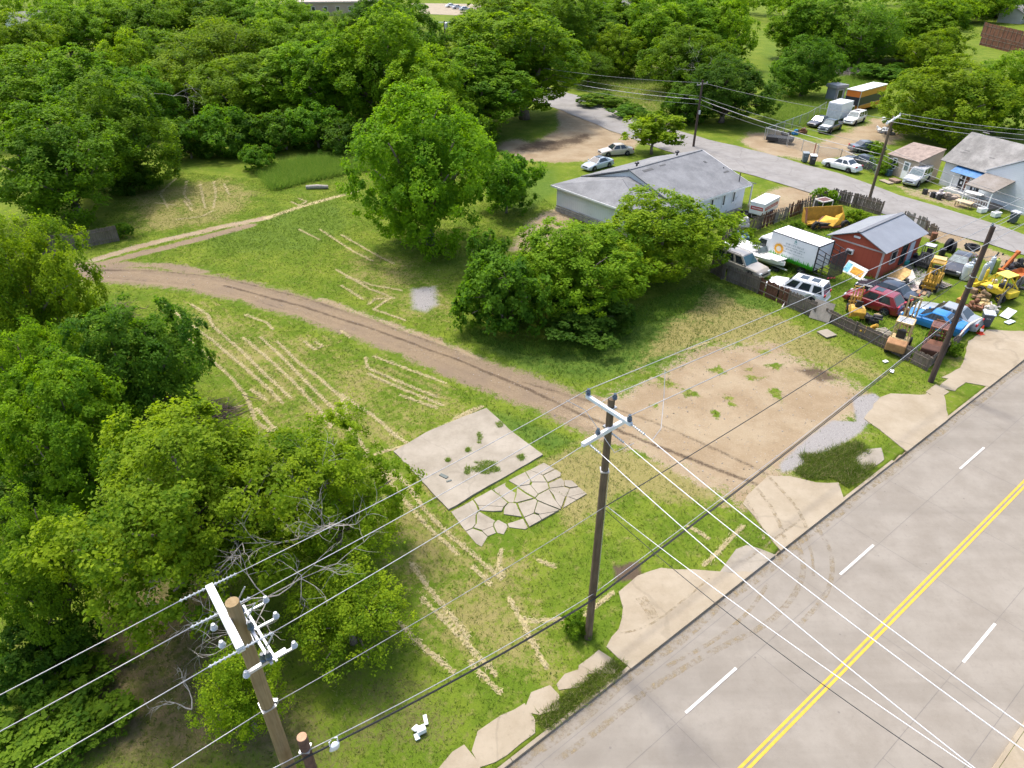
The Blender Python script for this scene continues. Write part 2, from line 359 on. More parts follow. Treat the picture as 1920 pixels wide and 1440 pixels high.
def ground_mat():
    t = NT("ground"); w = t.wpos()
    n1 = t.noise(0.35, 6, 0.65, w); n2 = t.noise(2.2, 5, 0.7, w); n3 = t.noise(11.0, 4, 0.7, w); n4 = t.noise(0.12, 3, 0.5, w); n5 = t.noise(28.0, 3, 0.7, w)
    A = t.n("ShaderNodeAttribute", attribute_name="m1"); B = t.n("ShaderNodeAttribute", attribute_name="m2")
    sa = t.n("ShaderNodeSeparateColor"); t.set(sa.inputs[0], A.outputs['Color']); sb = t.n("ShaderNodeSeparateColor"); t.set(sb.inputs[0], B.outputs['Color'])
    g = t.mix(t.ramp(n1, 0.35, 0.68), (0.080, 0.130, 0.011), (0.140, 0.180, 0.020))
    g = t.mix(t.ramp(n2, 0.5, 0.78), g, (0.193, 0.181, 0.058)); g = t.mix(t.math('MULTIPLY', t.ramp(n3, 0.5, 0.72), 0.5), g, (0.054, 0.077, 0.014))
    def over(base, mask, colr, k=0.9, n=None):
        nz = n2 if n is None else n
        f = t.ramp(t.math('ADD', mask, t.math('MULTIPLY', t.math('SUBTRACT', t.math('MULTIPLY', t.math('ADD', t.math('ADD', nz, n3), n1), 0.3333), 0.5), k * 2.6)), 0.30, 0.66)
        return t.mix(f, base, colr)
    lushc = t.mix(t.ramp(n2, 0.35, 0.65), (0.054, 0.104, 0.015), (0.096, 0.146, 0.022))
    g = over(g, sb.outputs[1], lushc)
    dryc = t.mix(t.ramp(n3, 0.35, 0.7), (0.231, 0.196, 0.081), (0.169, 0.162, 0.046))
    g = over(g, sa.outputs[2], dryc, 1.2)
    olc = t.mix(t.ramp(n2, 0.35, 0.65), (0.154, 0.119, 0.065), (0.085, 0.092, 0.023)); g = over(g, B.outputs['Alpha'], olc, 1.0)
    dc = t.mix(t.ramp(n3, 0.3, 0.7), (0.165, 0.120, 0.076), (0.245, 0.190, 0.125)); dc = t.mix(t.ramp(n1, 0.4, 0.7), dc, (0.18, 0.138, 0.096))
    g = over(g, sa.outputs[0], dc, 1.1)
    sc_ = t.mix(t.ramp(n1, 0.35, 0.65), (0.295, 0.235, 0.155), (0.235, 0.175, 0.108)); sc_ = t.mix(t.math('MULTIPLY', t.ramp(n3, 0.5, 0.75), 0.5), sc_, (0.370, 0.308, 0.216))
    g = over(g, sa.outputs[1], sc_, 1.35)
    gc = t.mix(t.ramp(n5, 0.35, 0.7), (0.200, 0.189, 0.181), (0.308, 0.293, 0.273)); g = over(g, A.outputs['Alpha'], gc, 0.35)
    g = over(g, sb.outputs[0], (0.085, 0.062, 0.042), 0.6)
    stc = t.mix(t.ramp(n5, 0.3, 0.7), (0.308, 0.254, 0.123), (0.431, 0.362, 0.208)); g = over(g, sb.outputs[2], stc, 0.5)
    hb = t.math('ADD', t.math('MULTIPLY', n3, 0.6), t.math('MULTIPLY', n5, 0.4))
    t.bsdf(g, 0.95, bump=hb, bdist=0.08, bstr=0.6, spec=0.05); return t.m
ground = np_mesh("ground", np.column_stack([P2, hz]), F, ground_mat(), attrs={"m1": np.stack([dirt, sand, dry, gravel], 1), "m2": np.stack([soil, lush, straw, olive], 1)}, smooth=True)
tag(ground, "mown grass lot with bare dirt patches beside the road", None, None, 'structure')

def concrete(name, c1, c2, joints=0.0, tracks=False, crack=0.5):
    t = NT(name); w = t.wpos()
    n1 = t.noise(0.5, 6, 0.7, w); n2 = t.noise(5, 5, 0.7, w); n3 = t.noise(30, 3, 0.7, w)
    a = t.mix(t.ramp(n1, 0.3, 0.7), c1, c2); a = t.mix(t.math('MULTIPLY', t.ramp(n2, 0.5, 0.8), 0.4), a, tuple(x * 0.75 for x in c1))
    a = t.mix(t.math('MULTIPLY', t.ramp(n3, 0.55, 0.75), 0.35), a, tuple(min(1, x * 1.3) for x in c2))
    if crack:
        vo = t.n("ShaderNodeTexVoronoi", {"Scale": 0.16}, feature='DISTANCE_TO_EDGE')
        wv = t.n("ShaderNodeVectorMath", operation='ADD'); t.set(wv.inputs[0], w)
        nz = t.n("ShaderNodeTexNoise", {"Scale": 0.8, "Detail": 5}); t.set(nz.inputs[0], w); t.set(wv.inputs[1], nz.outputs[1]); t.set(vo.inputs['Vector'], wv.outputs[0])
        a = t.mix(t.math('MULTIPLY', t.ramp(vo.outputs[0], 0.012, 0.003), crack), a, tuple(x * 0.45 for x in c1))
    if tracks:                                          # wear along the wheel paths, stretched along the road, and speckles of tar
        mp = t.n("ShaderNodeMapping", {"Rotation": (0, 0, -R_(37.8)), "Scale": (0.03, 0.55, 1)}); mp.vector_type = 'TEXTURE' if False else 'POINT'; t.set(mp.inputs[0], w)
        st = t.noise(1.0, 5, 0.65, mp.outputs[0]); a = t.mix(t.math('MULTIPLY', t.ramp(st, 0.42, 0.70), 0.4), a, tuple(x * 0.78 for x in c1))
        sp = t.n("ShaderNodeTexVoronoi", {"Scale": 1.1}); t.set(sp.inputs['Vector'], w)
        a = t.mix(t.math('MULTIPLY', t.ramp(sp.outputs[0], 0.07, 0.03), 0.6), a, (0.12, 0.11, 0.10))
    t.bsdf(a, 0.88, bump=t.math('ADD', n2, n3), bdist=0.01, bstr=0.35, spec=0.15); return t.m
ROADM = concrete("road_concrete", (0.205, 0.182, 0.150), (0.252, 0.228, 0.192), tracks=True, crack=0.0)
PAVE = concrete("pavement_concrete", (0.255, 0.210, 0.145), (0.320, 0.272, 0.200), crack=0.2)
OLDC = concrete("weathered_concrete", (0.225, 0.197, 0.152), (0.312, 0.278, 0.225), crack=0.15)
ASPH = concrete("old_asphalt", (0.195, 0.184, 0.170), (0.248, 0.238, 0.224), crack=0.3)
JOINT = plain("joint_tar", (0.14, 0.128, 0.117), 0.8)
YEL = plain("yellow_line_paint", (0.50, 0.32, 0.035), 0.7, 0, 0.08, 6, 0.1, (0.4, 0.36, 0.3)); WHL = plain("white_line_paint", (0.55, 0.54, 0.51), 0.7, 0, 0.05, 6, 0.08, (0.4, 0.38, 0.35))
def sheet(mb, t0, t1, o0, o1, z):
    return mb.quadv([rp(t0, o0, z), rp(t0, o1, z), rp(t1, o1, z), rp(t1, o0, z)])
road = sheet(MB(), -200, 600, KERB, FAR_KERB, ROAD_Z).build("main_road", ROADM); tag(road, "pale concrete road with four lanes", None, None, 'structure')
jm = MB()                                               # slab joints of the road
rnd = random.Random(5)
for k in range(-20, 90):
    t0 = -1.2 + k * 5.0
    for a, b in ((KERB + 0.6, -7.68), (-7.64, -5.08), (-5.02, -2.2), (-2.16, FAR_KERB - 0.6)):
        if rnd.random() < 0.8: j = rnd.uniform(-0.06, 0.06); sheet(jm, t0 + j, t0 + j + 0.016, a, b, ROAD_Z + 0.004)
for o in (KERB + 0.62, -7.66, -2.18, FAR_KERB - 0.62): sheet(jm, -150, 400, o, o + 0.015, ROAD_Z + 0.0045)
tag(jm.build("road_joints", JOINT, road), "thin dark slab joints")
ym = MB(); sheet(ym, -150, 500, -5.20, -5.09, ROAD_Z + 0.008); sheet(ym, -150, 500, -5.0, -4.89, ROAD_Z + 0.008)
ym.build("centre_line", YEL, road)
def offs(p): return p.x * NRM.x + p.y * NRM.y
def tpos(p): return p.x * DIR.x + p.y * DIR.y
for (a, b) in (((1285,1336),(1381,1253)), ((1575,1077),(1638,1022)), ((1800,879),(1845,839)), ((1805,1241),(1867,1170))):
    A, B = gp(*a, ROAD_Z), gp(*b, ROAD_Z); o = (offs(A) + offs(B)) / 2
    sheet(MB(), tpos(A), tpos(B), o - 0.055, o + 0.055, ROAD_Z + 0.008).build("lane_dash", WHL, road)
# muddy tyre marks turning out of the lot: thin patchy film on the concrete
def mud_mat():
    t = NT("tyre_mud"); w = t.wpos(); n = t.noise(3.5, 5, 0.75, w)
    b = t.n("ShaderNodeBsdfPrincipled", {"Base Color": (0.27, 0.21, 0.12), "Roughness": 0.95}); tr = t.n("ShaderNodeBsdfTransparent")
    mx = t.n("ShaderNodeMixShader"); t.set(mx.inputs[0], t.ramp(n, 0.40, 0.72, 0.0, 0.75)); t.t.links.new(tr.outputs[0], mx.inputs[1]); t.t.links.new(b.outputs[0], mx.inputs[2]); t.t.links.new(mx.outputs[0], t.out.inputs[0]); return t.m
MUD = mud_mat()
def ribbon(mb, pts, w, z):
    pts = [Vector((*p, z)) for p in pts]
    fine = []
    for i in range(len(pts) - 1):                       # Catmull-Rom smoothing
        p0, p1, p2, p3 = pts[max(i-1, 0)], pts[i], pts[i+1], pts[min(i+2, len(pts)-1)]
        for k in range(6):
            s = k / 6; fine.append(0.5 * ((2*p1) + (p2-p0)*s + (2*p0-5*p1+4*p2-p3)*s*s + (3*p1-p0-3*p2+p3)*s**3))
    fine.append(pts[-1]); prev = None
    for i, p in enumerate(fine):
        d = (fine[min(i+1, len(fine)-1)] - fine[max(i-1, 0)]).normalized(); n = Vector((-d.y, d.x, 0)) * w / 2
        c = (p + n, p - n)
        if prev: mb.quadv([prev[0], prev[1], c[1], c[0]])
        prev = c
    return mb
mm = MB()
def gpz(pts): return [tuple(gp(u, v, ROAD_Z)[:2]) for u, v in pts]
ribbon(mm, gpz(((1488,998),(1502,1040),(1506,1070),(1495,1105),(1465,1145),(1420,1180),(1350,1215),(1270,1260),(1200,1305),(1120,1370),(1040,1430))), 0.26, ROAD_Z + 0.006)
ribbon(mm, gpz(((1530,985),(1555,1030),(1560,1075),(1545,1120),(1500,1170))), 0.22, ROAD_Z + 0.0062)
ribbon(mm, gpz(((1505,990),(1522,1040),(1525,1080))), 0.14, ROAD_Z + 0.0064)
ribbon(mm, gpz(((1440,1095),(1400,1150),(1340,1200),(1250,1250))), 0.18, ROAD_Z + 0.0066)
gd = []
for k in range(60): gd.append(tuple(rp(-20 + k * 1.6, KERB + .22 + .08 * math.sin(k * 1.7))[:2]))
ribbon(mm, gd, .42, ROAD_Z + .0068)
for o_, w_ in ((-8.9, .5), (-6.4, .5), (-3.6, .6), (-1.2, .5)): pass
tag(mm.build("tyre_marks", MUD, road), "curved muddy tyre tracks")
# kerbs: low walls with gaps dropped at the driveways
def kerb(segs, o0, w, z1):
    mb = MB()
    for a, b, top in segs:
        n = max(1, int((b - a) / 3))
        for k in range(n):
            s0, s1 = a + (b - a) * k / n, a + (b - a) * (k + 1) / n - 0.012
            p = [rp(s0, o0), rp(s1, o0), rp(s1, o0 - w), rp(s0, o0 - w)]
            mb.prism([(q.x, q.y) for q in (p if w < 0 else p[::-1])], -0.6, top)
    return mb
def T(u, v): return tpos(gp(u, v))
dr1, dr2, dr3, dr4, dr5, dr6 = T(1172, 1243), T(1395, 1065), T(1432, 1028), T(1540, 940), T(1650, 850), T(1745, 778)
kb = kerb(((-150, dr1, 0.0), (dr1, dr2, -0.115), (dr2, dr3, -0.01), (dr3, dr4, -0.115), (dr4, dr5, 0.0), (dr5, dr6, -0.11), (dr6, T(1830, 712), 0.0), (T(1830, 712), T(1990, 620), -0.11), (T(1990, 620), 300, 0.0)), KERB, 0.16, 0.0).build("kerb", PAVE, None, bevel=0.02)
tag(kb, "low concrete kerb along the lot", None, None, 'structure')
fk = kerb(((-150, 300, 0.0),), FAR_KERB + 0.16, 0.16, 0.0).build("kerb", PAVE, None, bevel=0.02); tag(fk, "low concrete kerb on the far side of the road", None, None, 'structure')
fp = MB(); fp.prism([tuple(rp(t, o)[:2]) for t, o in ((-100, FAR_KERB + 0.17), (-100, FAR_KERB + 3.5), (300, FAR_KERB + 3.5), (300, FAR_KERB + 0.17))], -0.3, 0.005)
tag(fp.build("pavement", PAVE), "pale pavement across the road", None, None, 'structure')
# driveways and pavement slabs traced from the photograph
def jag(poly, amp, seed, n=5):
    r = random.Random(seed); out = []
    for i in range(len(poly)):
        a = Vector(poly[i]); b = Vector(poly[(i+1) % len(poly)])
        out.append(tuple(a))
        L = (b - a).length; k = min(n, int(L / 0.5))
        for j in range(1, k):
            p = a + (b - a) * (j / k); out.append((p.x + r.uniform(-amp, amp), p.y + r.uniform(-amp, amp)))
    return out
def slab(name, pts, z, mat, label=None, cat=None, kind=None, amp=0.05, seed=1, group=None, parent=None, thick=0.14):
    o = MB().prism(jag(px(*pts)[::-1], amp, seed), z - thick, z).build(name, mat, parent)
    me = o.data
    return tag(o, label, cat, group, kind)
def fixn(o):
    import bmesh
    b = bmesh.new(); b.from_mesh(o.data); bmesh.ops.recalc_face_normals(b, faces=b.faces); b.to_mesh(o.data); b.free(); return o
kz = KERB + 0.012
def kpt(u, v):                                          # slide a traced point onto the back of the kerb
    p = gp(u, v); t = tpos(p); q = rp(t, kz); return (q.x, q.y)
def drive(name, pts, kerb_pts, label, seed, z=0.022, mat=None):
    poly = px(*pts) + [kpt(*k) for k in kerb_pts]
    jp = [Vector((*q, 0)) for q in jag(poly, 0.06, seed, 9)]; jp = [tuple((rp(tpos(q), KERB + .012) if offs(q) > KERB - .14 else q)[:2]) for q in jp]
    o = MB().prism(jp, -0.14, z).build(name, mat or PAVE); fixn(o); return tag(o, label, None, None, 'structure')
drive("driveway", ((1137,1213),(1160,1180),(1168,1140),(1160,1110),(1195,1080),(1240,1065),(1300,1068),(1350,1072)), ((1398,1062),(1172,1243)), "pale driveway apron nearest the middle pole", 1)
drive("driveway", ((1393,945),(1400,930),(1440,892),(1480,893),(1530,905),(1572,905)), ((1560,925),(1437,1025),(1428,1008)), "pale driveway apron crossed by tyre marks", 2)
drive("driveway", ((1620,785),(1650,745),(1670,738),(1770,742)), ((1752,775),(1652,850),(1632,812)), "pale driveway apron beside the gravel patch", 3)
drive("driveway", ((1765,708),(1800,690),(1812,660),(1815,640),(1850,618),(1990,625)), ((1985,640),(1830,715)), "pale driveway apron by the traffic cone", 4)
drive("driveway", ((1350,1072),(1380,1030),(1400,1022)), ((1436,1028),(1398,1062)), "grey broken driveway strip between two aprons", 5, 0.012, OLDC)
for i, pts in enumerate((((1085,1272),(1088,1248),(1122,1222),(1150,1240),(1150,1262),(1105,1262)), ((1046,1282),(1060,1265),(1082,1258),(1103,1272),(1085,1287),(1050,1292)), ((985,1332),(998,1300),(1030,1288),(1046,1305),(1046,1328),(1012,1338)),
        ((890,1405),(900,1372),(940,1345),(980,1325),(998,1352),(998,1375),(950,1412),(905,1432)), ((818,1450),(850,1412),(870,1400),(895,1430),(905,1460)), ((1738,735),(1755,722),(1778,735),(1762,748)), ((1762,726),(1782,708),(1808,718),(1790,732)), ((1722,752),(1738,738),(1755,752),(1740,764)),
        ((1600,868),(1612,845),(1650,842),(1655,862),(1630,880)))):
    cx_ = sum(p[0] for p in pts) / len(pts); cy_ = sum(p[1] for p in pts) / len(pts); pts = [(cx_ + (p[0] - cx_) * 1.1, cy_ + (p[1] - cy_) * 1.12) for p in pts]
    o = MB().prism(jag(px(*pts), 0.06, 30 + i, 4), -0.12, 0.012 + .0013 * i).build("pavement_slab", PAVE if i != 8 else OLDC); fixn(o)
    tag(o, "old pavement slab half buried in grass beside the kerb", None, "pavement slabs along the kerb", 'structure')
dm = MB()
for pts_, w_ in ((((1440,893),(1470,925),(1495,955),(1512,990)), .2), (((1418,915),(1448,955),(1468,1000),(1472,1015)), .22), (((1398,935),(1425,985),(1432,1012)), .16), (((1400,1050),(1440,1020),(1500,975)), .12), (((1200,1120),(1215,1140),(1225,1160)), .5), (((1160,1190),(1230,1165),(1330,1085)), .1)): ribbon(dm, px(*pts_), w_, .028)
tag(dm.build("dirt_stains", MUD, road), "brown tyre dirt across the driveway aprons")
# old foundation and broken slabs in the lot
MB_f = MB().prism(jag(px((738,848),(800,812),(860,787),(912,767),(965,815),(1018,854),(960,888),(900,922),(841,957),(790,903)), 0.03, 7), -0.1, 0.09).build("concrete_foundation", OLDC); fixn(MB_f)
tag(MB_f, "large flat stained concrete foundation slab in the mown grass", "foundation slab")
def clip(poly, p, n):                                   # keep the side of the line through p that n points away from
    out = []
    for i in range(len(poly)):
        q, r = poly[i], poly[(i + 1) % len(poly)]; dq = (q[0] - p[0]) * n[0] + (q[1] - p[1]) * n[1]; dr = (r[0] - p[0]) * n[0] + (r[1] - p[1]) * n[1]
        if dq <= 0: out.append(q)
        if dq * dr < 0: f = dq / (dq - dr); out.append((q[0] + (r[0] - q[0]) * f, q[1] + (r[1] - q[1]) * f))
    return out
rb = random.Random(33); OUT = px((846,960),(935,912),(1020,868),(1062,893),(1100,926),(1040,962),(962,1005),(918,1034),(893,1020),(868,990))
seeds = px((872,965),(900,1005),(925,955),(960,925),(965,985),(990,955),(1005,900),(1035,935),(1050,905),(1075,925),(985,905),(940,990),(910,975),(1020,970),(1022,880))
cu, cv = [p[0] for p in OUT], [p[1] for p in OUT]
while len(seeds) < 36:
    q = (rb.uniform(min(cu), max(cu)), rb.uniform(min(cv), max(cv)))
    if inside(np.array([q]), OUT)[0] and (rb.random() < .25 or q[0] > 2.2) and min(math.hypot(q[0] - t_[0], q[1] - t_[1]) for t_ in seeds) > .22: seeds.append(q)
DROP = {17, 22, 27, 31, 34}
BS = []
for i, sd_ in enumerate(seeds):
    c_ = list(OUT)
    for j, o_ in enumerate(seeds):
        if i != j and c_: d_ = math.hypot(o_[0] - sd_[0], o_[1] - sd_[1]); n_ = ((o_[0] - sd_[0]) / d_, (o_[1] - sd_[1]) / d_); g_ = .025 + .045 * ((i * 7 + j * 7) % 4) / 4 if d_ > .6 else .015; c_ = clip(c_, ((o_[0] + sd_[0]) / 2 - n_[0] * g_, (o_[1] + sd_[1]) / 2 - n_[1] * g_), n_)
    if len(c_) > 2 and i not in DROP: BS.append(c_)
for i, b in enumerate(BS):
    big_ = max(math.hypot(p[0] - b[0][0], p[1] - b[0][1]) for p in b) > .8
    o = MB().prism(jag(b, .055 if big_ else .025, 50 + i, 5), -0.1, 0.012 + 0.02 * rb.random() + i * 0.0006).build("broken_slab", OLDC); fixn(o); o.rotation_euler = (rb.gauss(0, .0006), rb.gauss(0, .0006), 0)
    tag(o, "cracked piece of pale concrete paving with grass in the joints around it", "concrete slab", "broken concrete pieces beside the foundation slab")
# small flat pieces of debris on the foundation
# the side street behind the houses
SN = [(700,118),(850,150),(960,178),(1042,203),(1140,243),(1230,277),(1320,305),(1400,326),(1480,350),(1560,374),(1640,396),(1730,424),(1800,443),(1920,478),(2100,530)]
SF = [(720,100),(860,128),(980,153),(1080,178),(1190,222),(1260,242),(1340,265),(1420,283),(1500,306),(1560,322),(1640,350),(1700,371),(1760,388),(1850,415),(1920,440),(2110,500)]
def resample(pts, n):
    P = [Vector((*p, 0)) for p in pts]; L = [0]
    for a, b in zip(P[:-1], P[1:]): L.append(L[-1] + (b - a).length)
    out = []
    for k in range(n):
        s = L[-1] * k / (n - 1); i = max(j for j in range(len(L)) if L[j] <= s + 1e-9); i = min(i, len(P) - 2)
        out.append(P[i] + (P[i+1] - P[i]) * ((s - L[i]) / max(L[i+1] - L[i], 1e-9)))
    return out
a, b = resample(px(*SN), 70), resample(px(*SF), 70); sm = MB(); r = random.Random(9)
a = [p + Vector((r.uniform(-.18, .18), r.uniform(-.18, .18), 0)) for p in a]; b = [p + Vector((r.uniform(-.18, .18), r.uniform(-.18, .18), 0)) for p in b]
for i in range(69): sm.quadv([(a[i].x, a[i].y, 0.045), (a[i+1].x, a[i+1].y, 0.045), (b[i+1].x, b[i+1].y, 0.045), (b[i].x, b[i].y, 0.045)])
st = fixn(sm.build("side_street", ASPH)); tag(st, "narrow grey asphalt street behind the houses", None, None, 'structure')
# ---------------------------------------------------------------- foliage
def leaf_mat(name, c1, c2, trans=0.45):
    t = NT(name); tint = t.attr("tint"); oi = t.n("ShaderNodeObjectInfo")
    a = t.mix(tint, c1, c2); a = t.mix(1.0, a, oi.outputs['Color'], 'MULTIPLY')
    b = t.n("ShaderNodeBsdfPrincipled", {"Base Color": a, "Roughness": 0.65, "Specular IOR Level": 0.10})
    tc = t.mix(1.0, a, (1.3, 1.3, 0.45), 'MULTIPLY')
    tl = t.n("ShaderNodeBsdfTranslucent", {"Color": tc}); mx = t.n("ShaderNodeMixShader", {0: trans})
    t.t.links.new(b.outputs[0], mx.inputs[1]); t.t.links.new(tl.outputs[0], mx.inputs[2]); t.t.links.new(mx.outputs[0], t.out.inputs[0]); return t.m
LEAF = leaf_mat("leaves", (0.055, 0.145, 0.008), (0.235, 0.36, 0.016), 0.5)
BARK = wood("bark", (0.16, 0.13, 0.10), (0.24, 0.20, 0.165), (5, 5, 1.2), 3.0)
TWIG = plain("bare_twig", (0.33, 0.30, 0.26), 0.9, 0, 0.2, 6)
def leaf_cloud(rng, C, N, rad, nleaf, size, flat=0.5, tint=None, droop=0.25, shoot=0.5):
    """leaf-sized folded diamonds around clump centres C with outward directions N"""
    k = len(C); ids = np.repeat(np.arange(k), nleaf); M = len(ids)
    d = rng.normal(size=(M, 3)); d /= np.linalg.norm(d, axis=1)[:, None]; d *= (rng.random(M) ** 0.45)[:, None]
    n = N[ids]; along = (d * n).sum(1)
    d = d - n * (along * (1 - flat))[:, None]            # clumps are flattened across the outward direction
    P = C[ids] + d * rad[ids][:, None]; ln = (rng.random(k) ** 2)[ids] * (rng.random(M) ** 1.5) * shoot * 2
    P = P + n * (ln * rad[ids])[:, None] * (1 - 0.6 * np.abs(rng.normal(size=M)).clip(0, 1))[:, None]
    up = n * 0.7 + np.array([0, 0, 0.75]) + rng.normal(size=(M, 3)) * 0.55; up /= np.linalg.norm(up, axis=1)[:, None]
    ax = rng.normal(size=(M, 3)) + n * 0.6 - np.array([0, 0, droop]); ax -= up * (ax * up).sum(1)[:, None]; ax /= np.linalg.norm(ax, axis=1)[:, None] + 1e-9
    sd = np.cross(up, ax); s = size * (0.55 + 0.9 * rng.random(M) ** 1.5)
    b = P - ax * (s * 0.5)[:, None]; e = P + ax * (s * 0.5)[:, None] - up * (s * 0.1)[:, None]
    l = P + sd * (s * 0.32)[:, None] + up * (s * 0.1)[:, None]; r = P - sd * (s * 0.32)[:, None] + up * (s * 0.1)[:, None]
    V = np.stack([b, l, e, r], 1).reshape(-1, 3); i = np.arange(M)[:, None] * 4
    F = np.concatenate([i + np.array([0, 2, 1]), i + np.array([0, 3, 2])], 0)
    tc = (tint[ids] if tint is not None else rng.random(k)[ids]) * 0.65 + rng.random(M) * 0.35
    return V, F, np.repeat(tc, 4)
def crown_mesh(seed, R, H, z0, lobes, clumps, nleaf, size, crad, lobe_r=(0.30, 0.50), flat=0.5, spread=0.64, top=0.25, inner=0.12, sub=0.42, shoot=0.5):
    """lobes in an ellipsoid of radius R between heights z0 and H, smaller lobes on those, leafy sprays on these"""
    rng = np.random.default_rng(seed); hz = (H - z0) / 2; cz = (H + z0) / 2
    L = []
    for i in range(lobes):
        ga = i * 2.39996 + rng.normal() * 0.35; zz = 1 - 2 * (i + 0.5) / lobes; zz = np.clip(zz + top * 0.5 + rng.normal() * 0.12, -0.95, 1)
        rr = math.sqrt(max(0, 1 - zz * zz)); q = rng.uniform(0.72, 1.2)
        L.append((np.array([rr * math.cos(ga), rr * math.sin(ga), zz]) * spread * q, rng.uniform(*lobe_r)))
    L.append((np.array([0, 0, 0.05]), 0.5))
    S = []
    for c, r in L[:-1]:
        for _ in range(9):
            d = rng.normal(size=3); d[2] += 0.35; d /= np.linalg.norm(d); S.append((c + d * r * rng.uniform(0.6, 1.0), r * sub * rng.uniform(0.6, 1.25)))
    S += [(c, r * 0.8) for c, r in L]
    SC = np.array([s[0] for s in S]); SR = np.array([s[1] for s in S]); A = SR ** 2; A /= A.sum()
    Cs = []; Ns = []; tries = 0; St = rng.normal(size=len(S)) * 0.22; Ts = []
    while len(Cs) < clumps and tries < clumps * 60:
        tries += 1; i = rng.choice(len(S), p=A); d = rng.normal(size=3); d /= np.linalg.norm(d)
        if rng.random() < inner: q = SC[i] * rng.uniform(0.4, 0.9) + d * SR[i] * 0.5
        else:
            q = SC[i] + d * SR[i] * rng.uniform(0.85, 1.12); dd = np.linalg.norm(SC - q, axis=1); dd[i] = 9
            if (dd < SR * 0.8).any(): continue
        if q[2] < -1.05: continue
        Cs.append(q); n = d * 0.6 + q / (np.linalg.norm(q) + 1e-6) * 0.6; Ns.append(n / np.linalg.norm(n)); Ts.append(0.5 + St[i] + rng.normal() * 0.17)
    C = np.array(Cs); N = np.array(Ns); C = C * np.array([R, R, hz]) + np.array([0, 0, cz])
    rad = crad * (0.5 + 0.8 * rng.random(len(C)))
    V, F, tc = leaf_cloud(rng, C, N, rad, nleaf, size, flat, np.clip(np.array(Ts), 0, 1), shoot=shoot)
    return V, F, tc, C, L, (R, hz, cz)
def trunk_mesh(seed, info, C, r0, twigs=24, zbase=0.0, lean=0.0):
    rnd = random.Random(seed); (R, hz, cz) = info[1]; mb = MB(); fork = max(0.6, cz - hz * 0.75)
    top = Vector((lean, 0, fork)); mb.tube([(0, 0, -0.3), (lean * 0.3 + 0.05, 0.03, fork * 0.5), top], [r0 * 1.35, r0, r0 * 0.85], 9)
    for c, r in info[0]:
        e = Vector((c[0] * R, c[1] * R, c[2] * hz + cz)); 
        if e.z < fork: continue
        m = top.lerp(e, 0.5) + Vector((rnd.uniform(-.3, .3), rnd.uniform(-.3, .3), rnd.uniform(0, .5)))
        mb.tube([top - Vector((0, 0, 0.2)), m, e], [r0 * 0.6, r0 * 0.38, r0 * 0.14], 6)
        for _ in range(2):
            k = C[rnd.randrange(len(C))]
            if (Vector(k) - e).length < R * 0.6: mb.tube([e.lerp(m, 0.35), Vector(k)], [r0 * 0.22, r0 * 0.06], 4)
    return mb
PROTO = {}
def proto(kind, seed, R, H, z0, lobes, clumps, nleaf, size, crad, r0, **kw):
    V, F, tc, C, L, inf = crown_mesh(seed, R, H, z0, lobes, clumps, nleaf, size, crad, **kw)
    root = bpy.data.objects.new("tree", None); crown = np_mesh("crown", V, F, LEAF, attrs={"tint": tc})
    tr = trunk_mesh(seed, (L, inf), C, r0).build("trunk", BARK, None, smooth=True)
    for o in (crown, tr): col.objects.unlink(o)
    PROTO[kind] = dict(crown=crown, trunk=tr, R=R, H=H)
proto('near', 11, 5.2, 9.5, 1.2, 20, 860, 88, 0.16, 0.52, 0.26, flat=0.5, shoot=1.0, lobe_r=(0.24, 0.46), spread=0.7)
proto('near2', 12, 4.6, 8.5, 0.9, 18, 640, 84, 0.16, 0.52, 0.24, flat=0.4, spread=0.72, shoot=1.1, lobe_r=(0.22, 0.42))
proto('dark', 13, 4.4, 8.0, 0.3, 16, 880, 92, 0.165, 0.48, 0.24, flat=0.3, inner=0.18, shoot=0.8)
proto('round', 14, 5.0, 10.0, 0.3, 18, 860, 66, 0.215, 0.58, 0.28)
proto('round2', 15, 5.0, 10.0, 0.2, 15, 820, 66, 0.215, 0.60, 0.28, lobe_r=(0.34, 0.56), spread=0.6)
proto('tall', 16, 4.2, 13.0, 1.0, 19, 860, 62, 0.23, 0.58, 0.32)
proto('tall2', 17, 4.2, 13.0, 0.8, 22, 860, 62, 0.23, 0.58, 0.3, lobe_r=(0.24, 0.40), spread=0.7)
proto('wispy', 18, 4.8, 10.5, 1.0, 24, 600, 48, 0.19, 0.7, 0.24, lobe_r=(0.22, 0.36), spread=0.74, flat=0.7, inner=0.25, shoot=1.0)
proto('bush', 19, 2.2, 3.4, -0.2, 11, 260, 58, 0.17, 0.34, 0.08, lobe_r=(0.34, 0.52))
proto('bush2', 20, 2.4, 3.2, -0.2, 12, 260, 56, 0.17, 0.34, 0.08, lobe_r=(0.28, 0.44), spread=0.68, shoot=0.9)
proto('sapling', 21, 1.9, 5.0, 0.9, 15, 170, 42, 0.22, 0.36, 0.09, lobe_r=(0.2, 0.34), spread=0.75, inner=0.25, shoot=1.2)
TREES = []
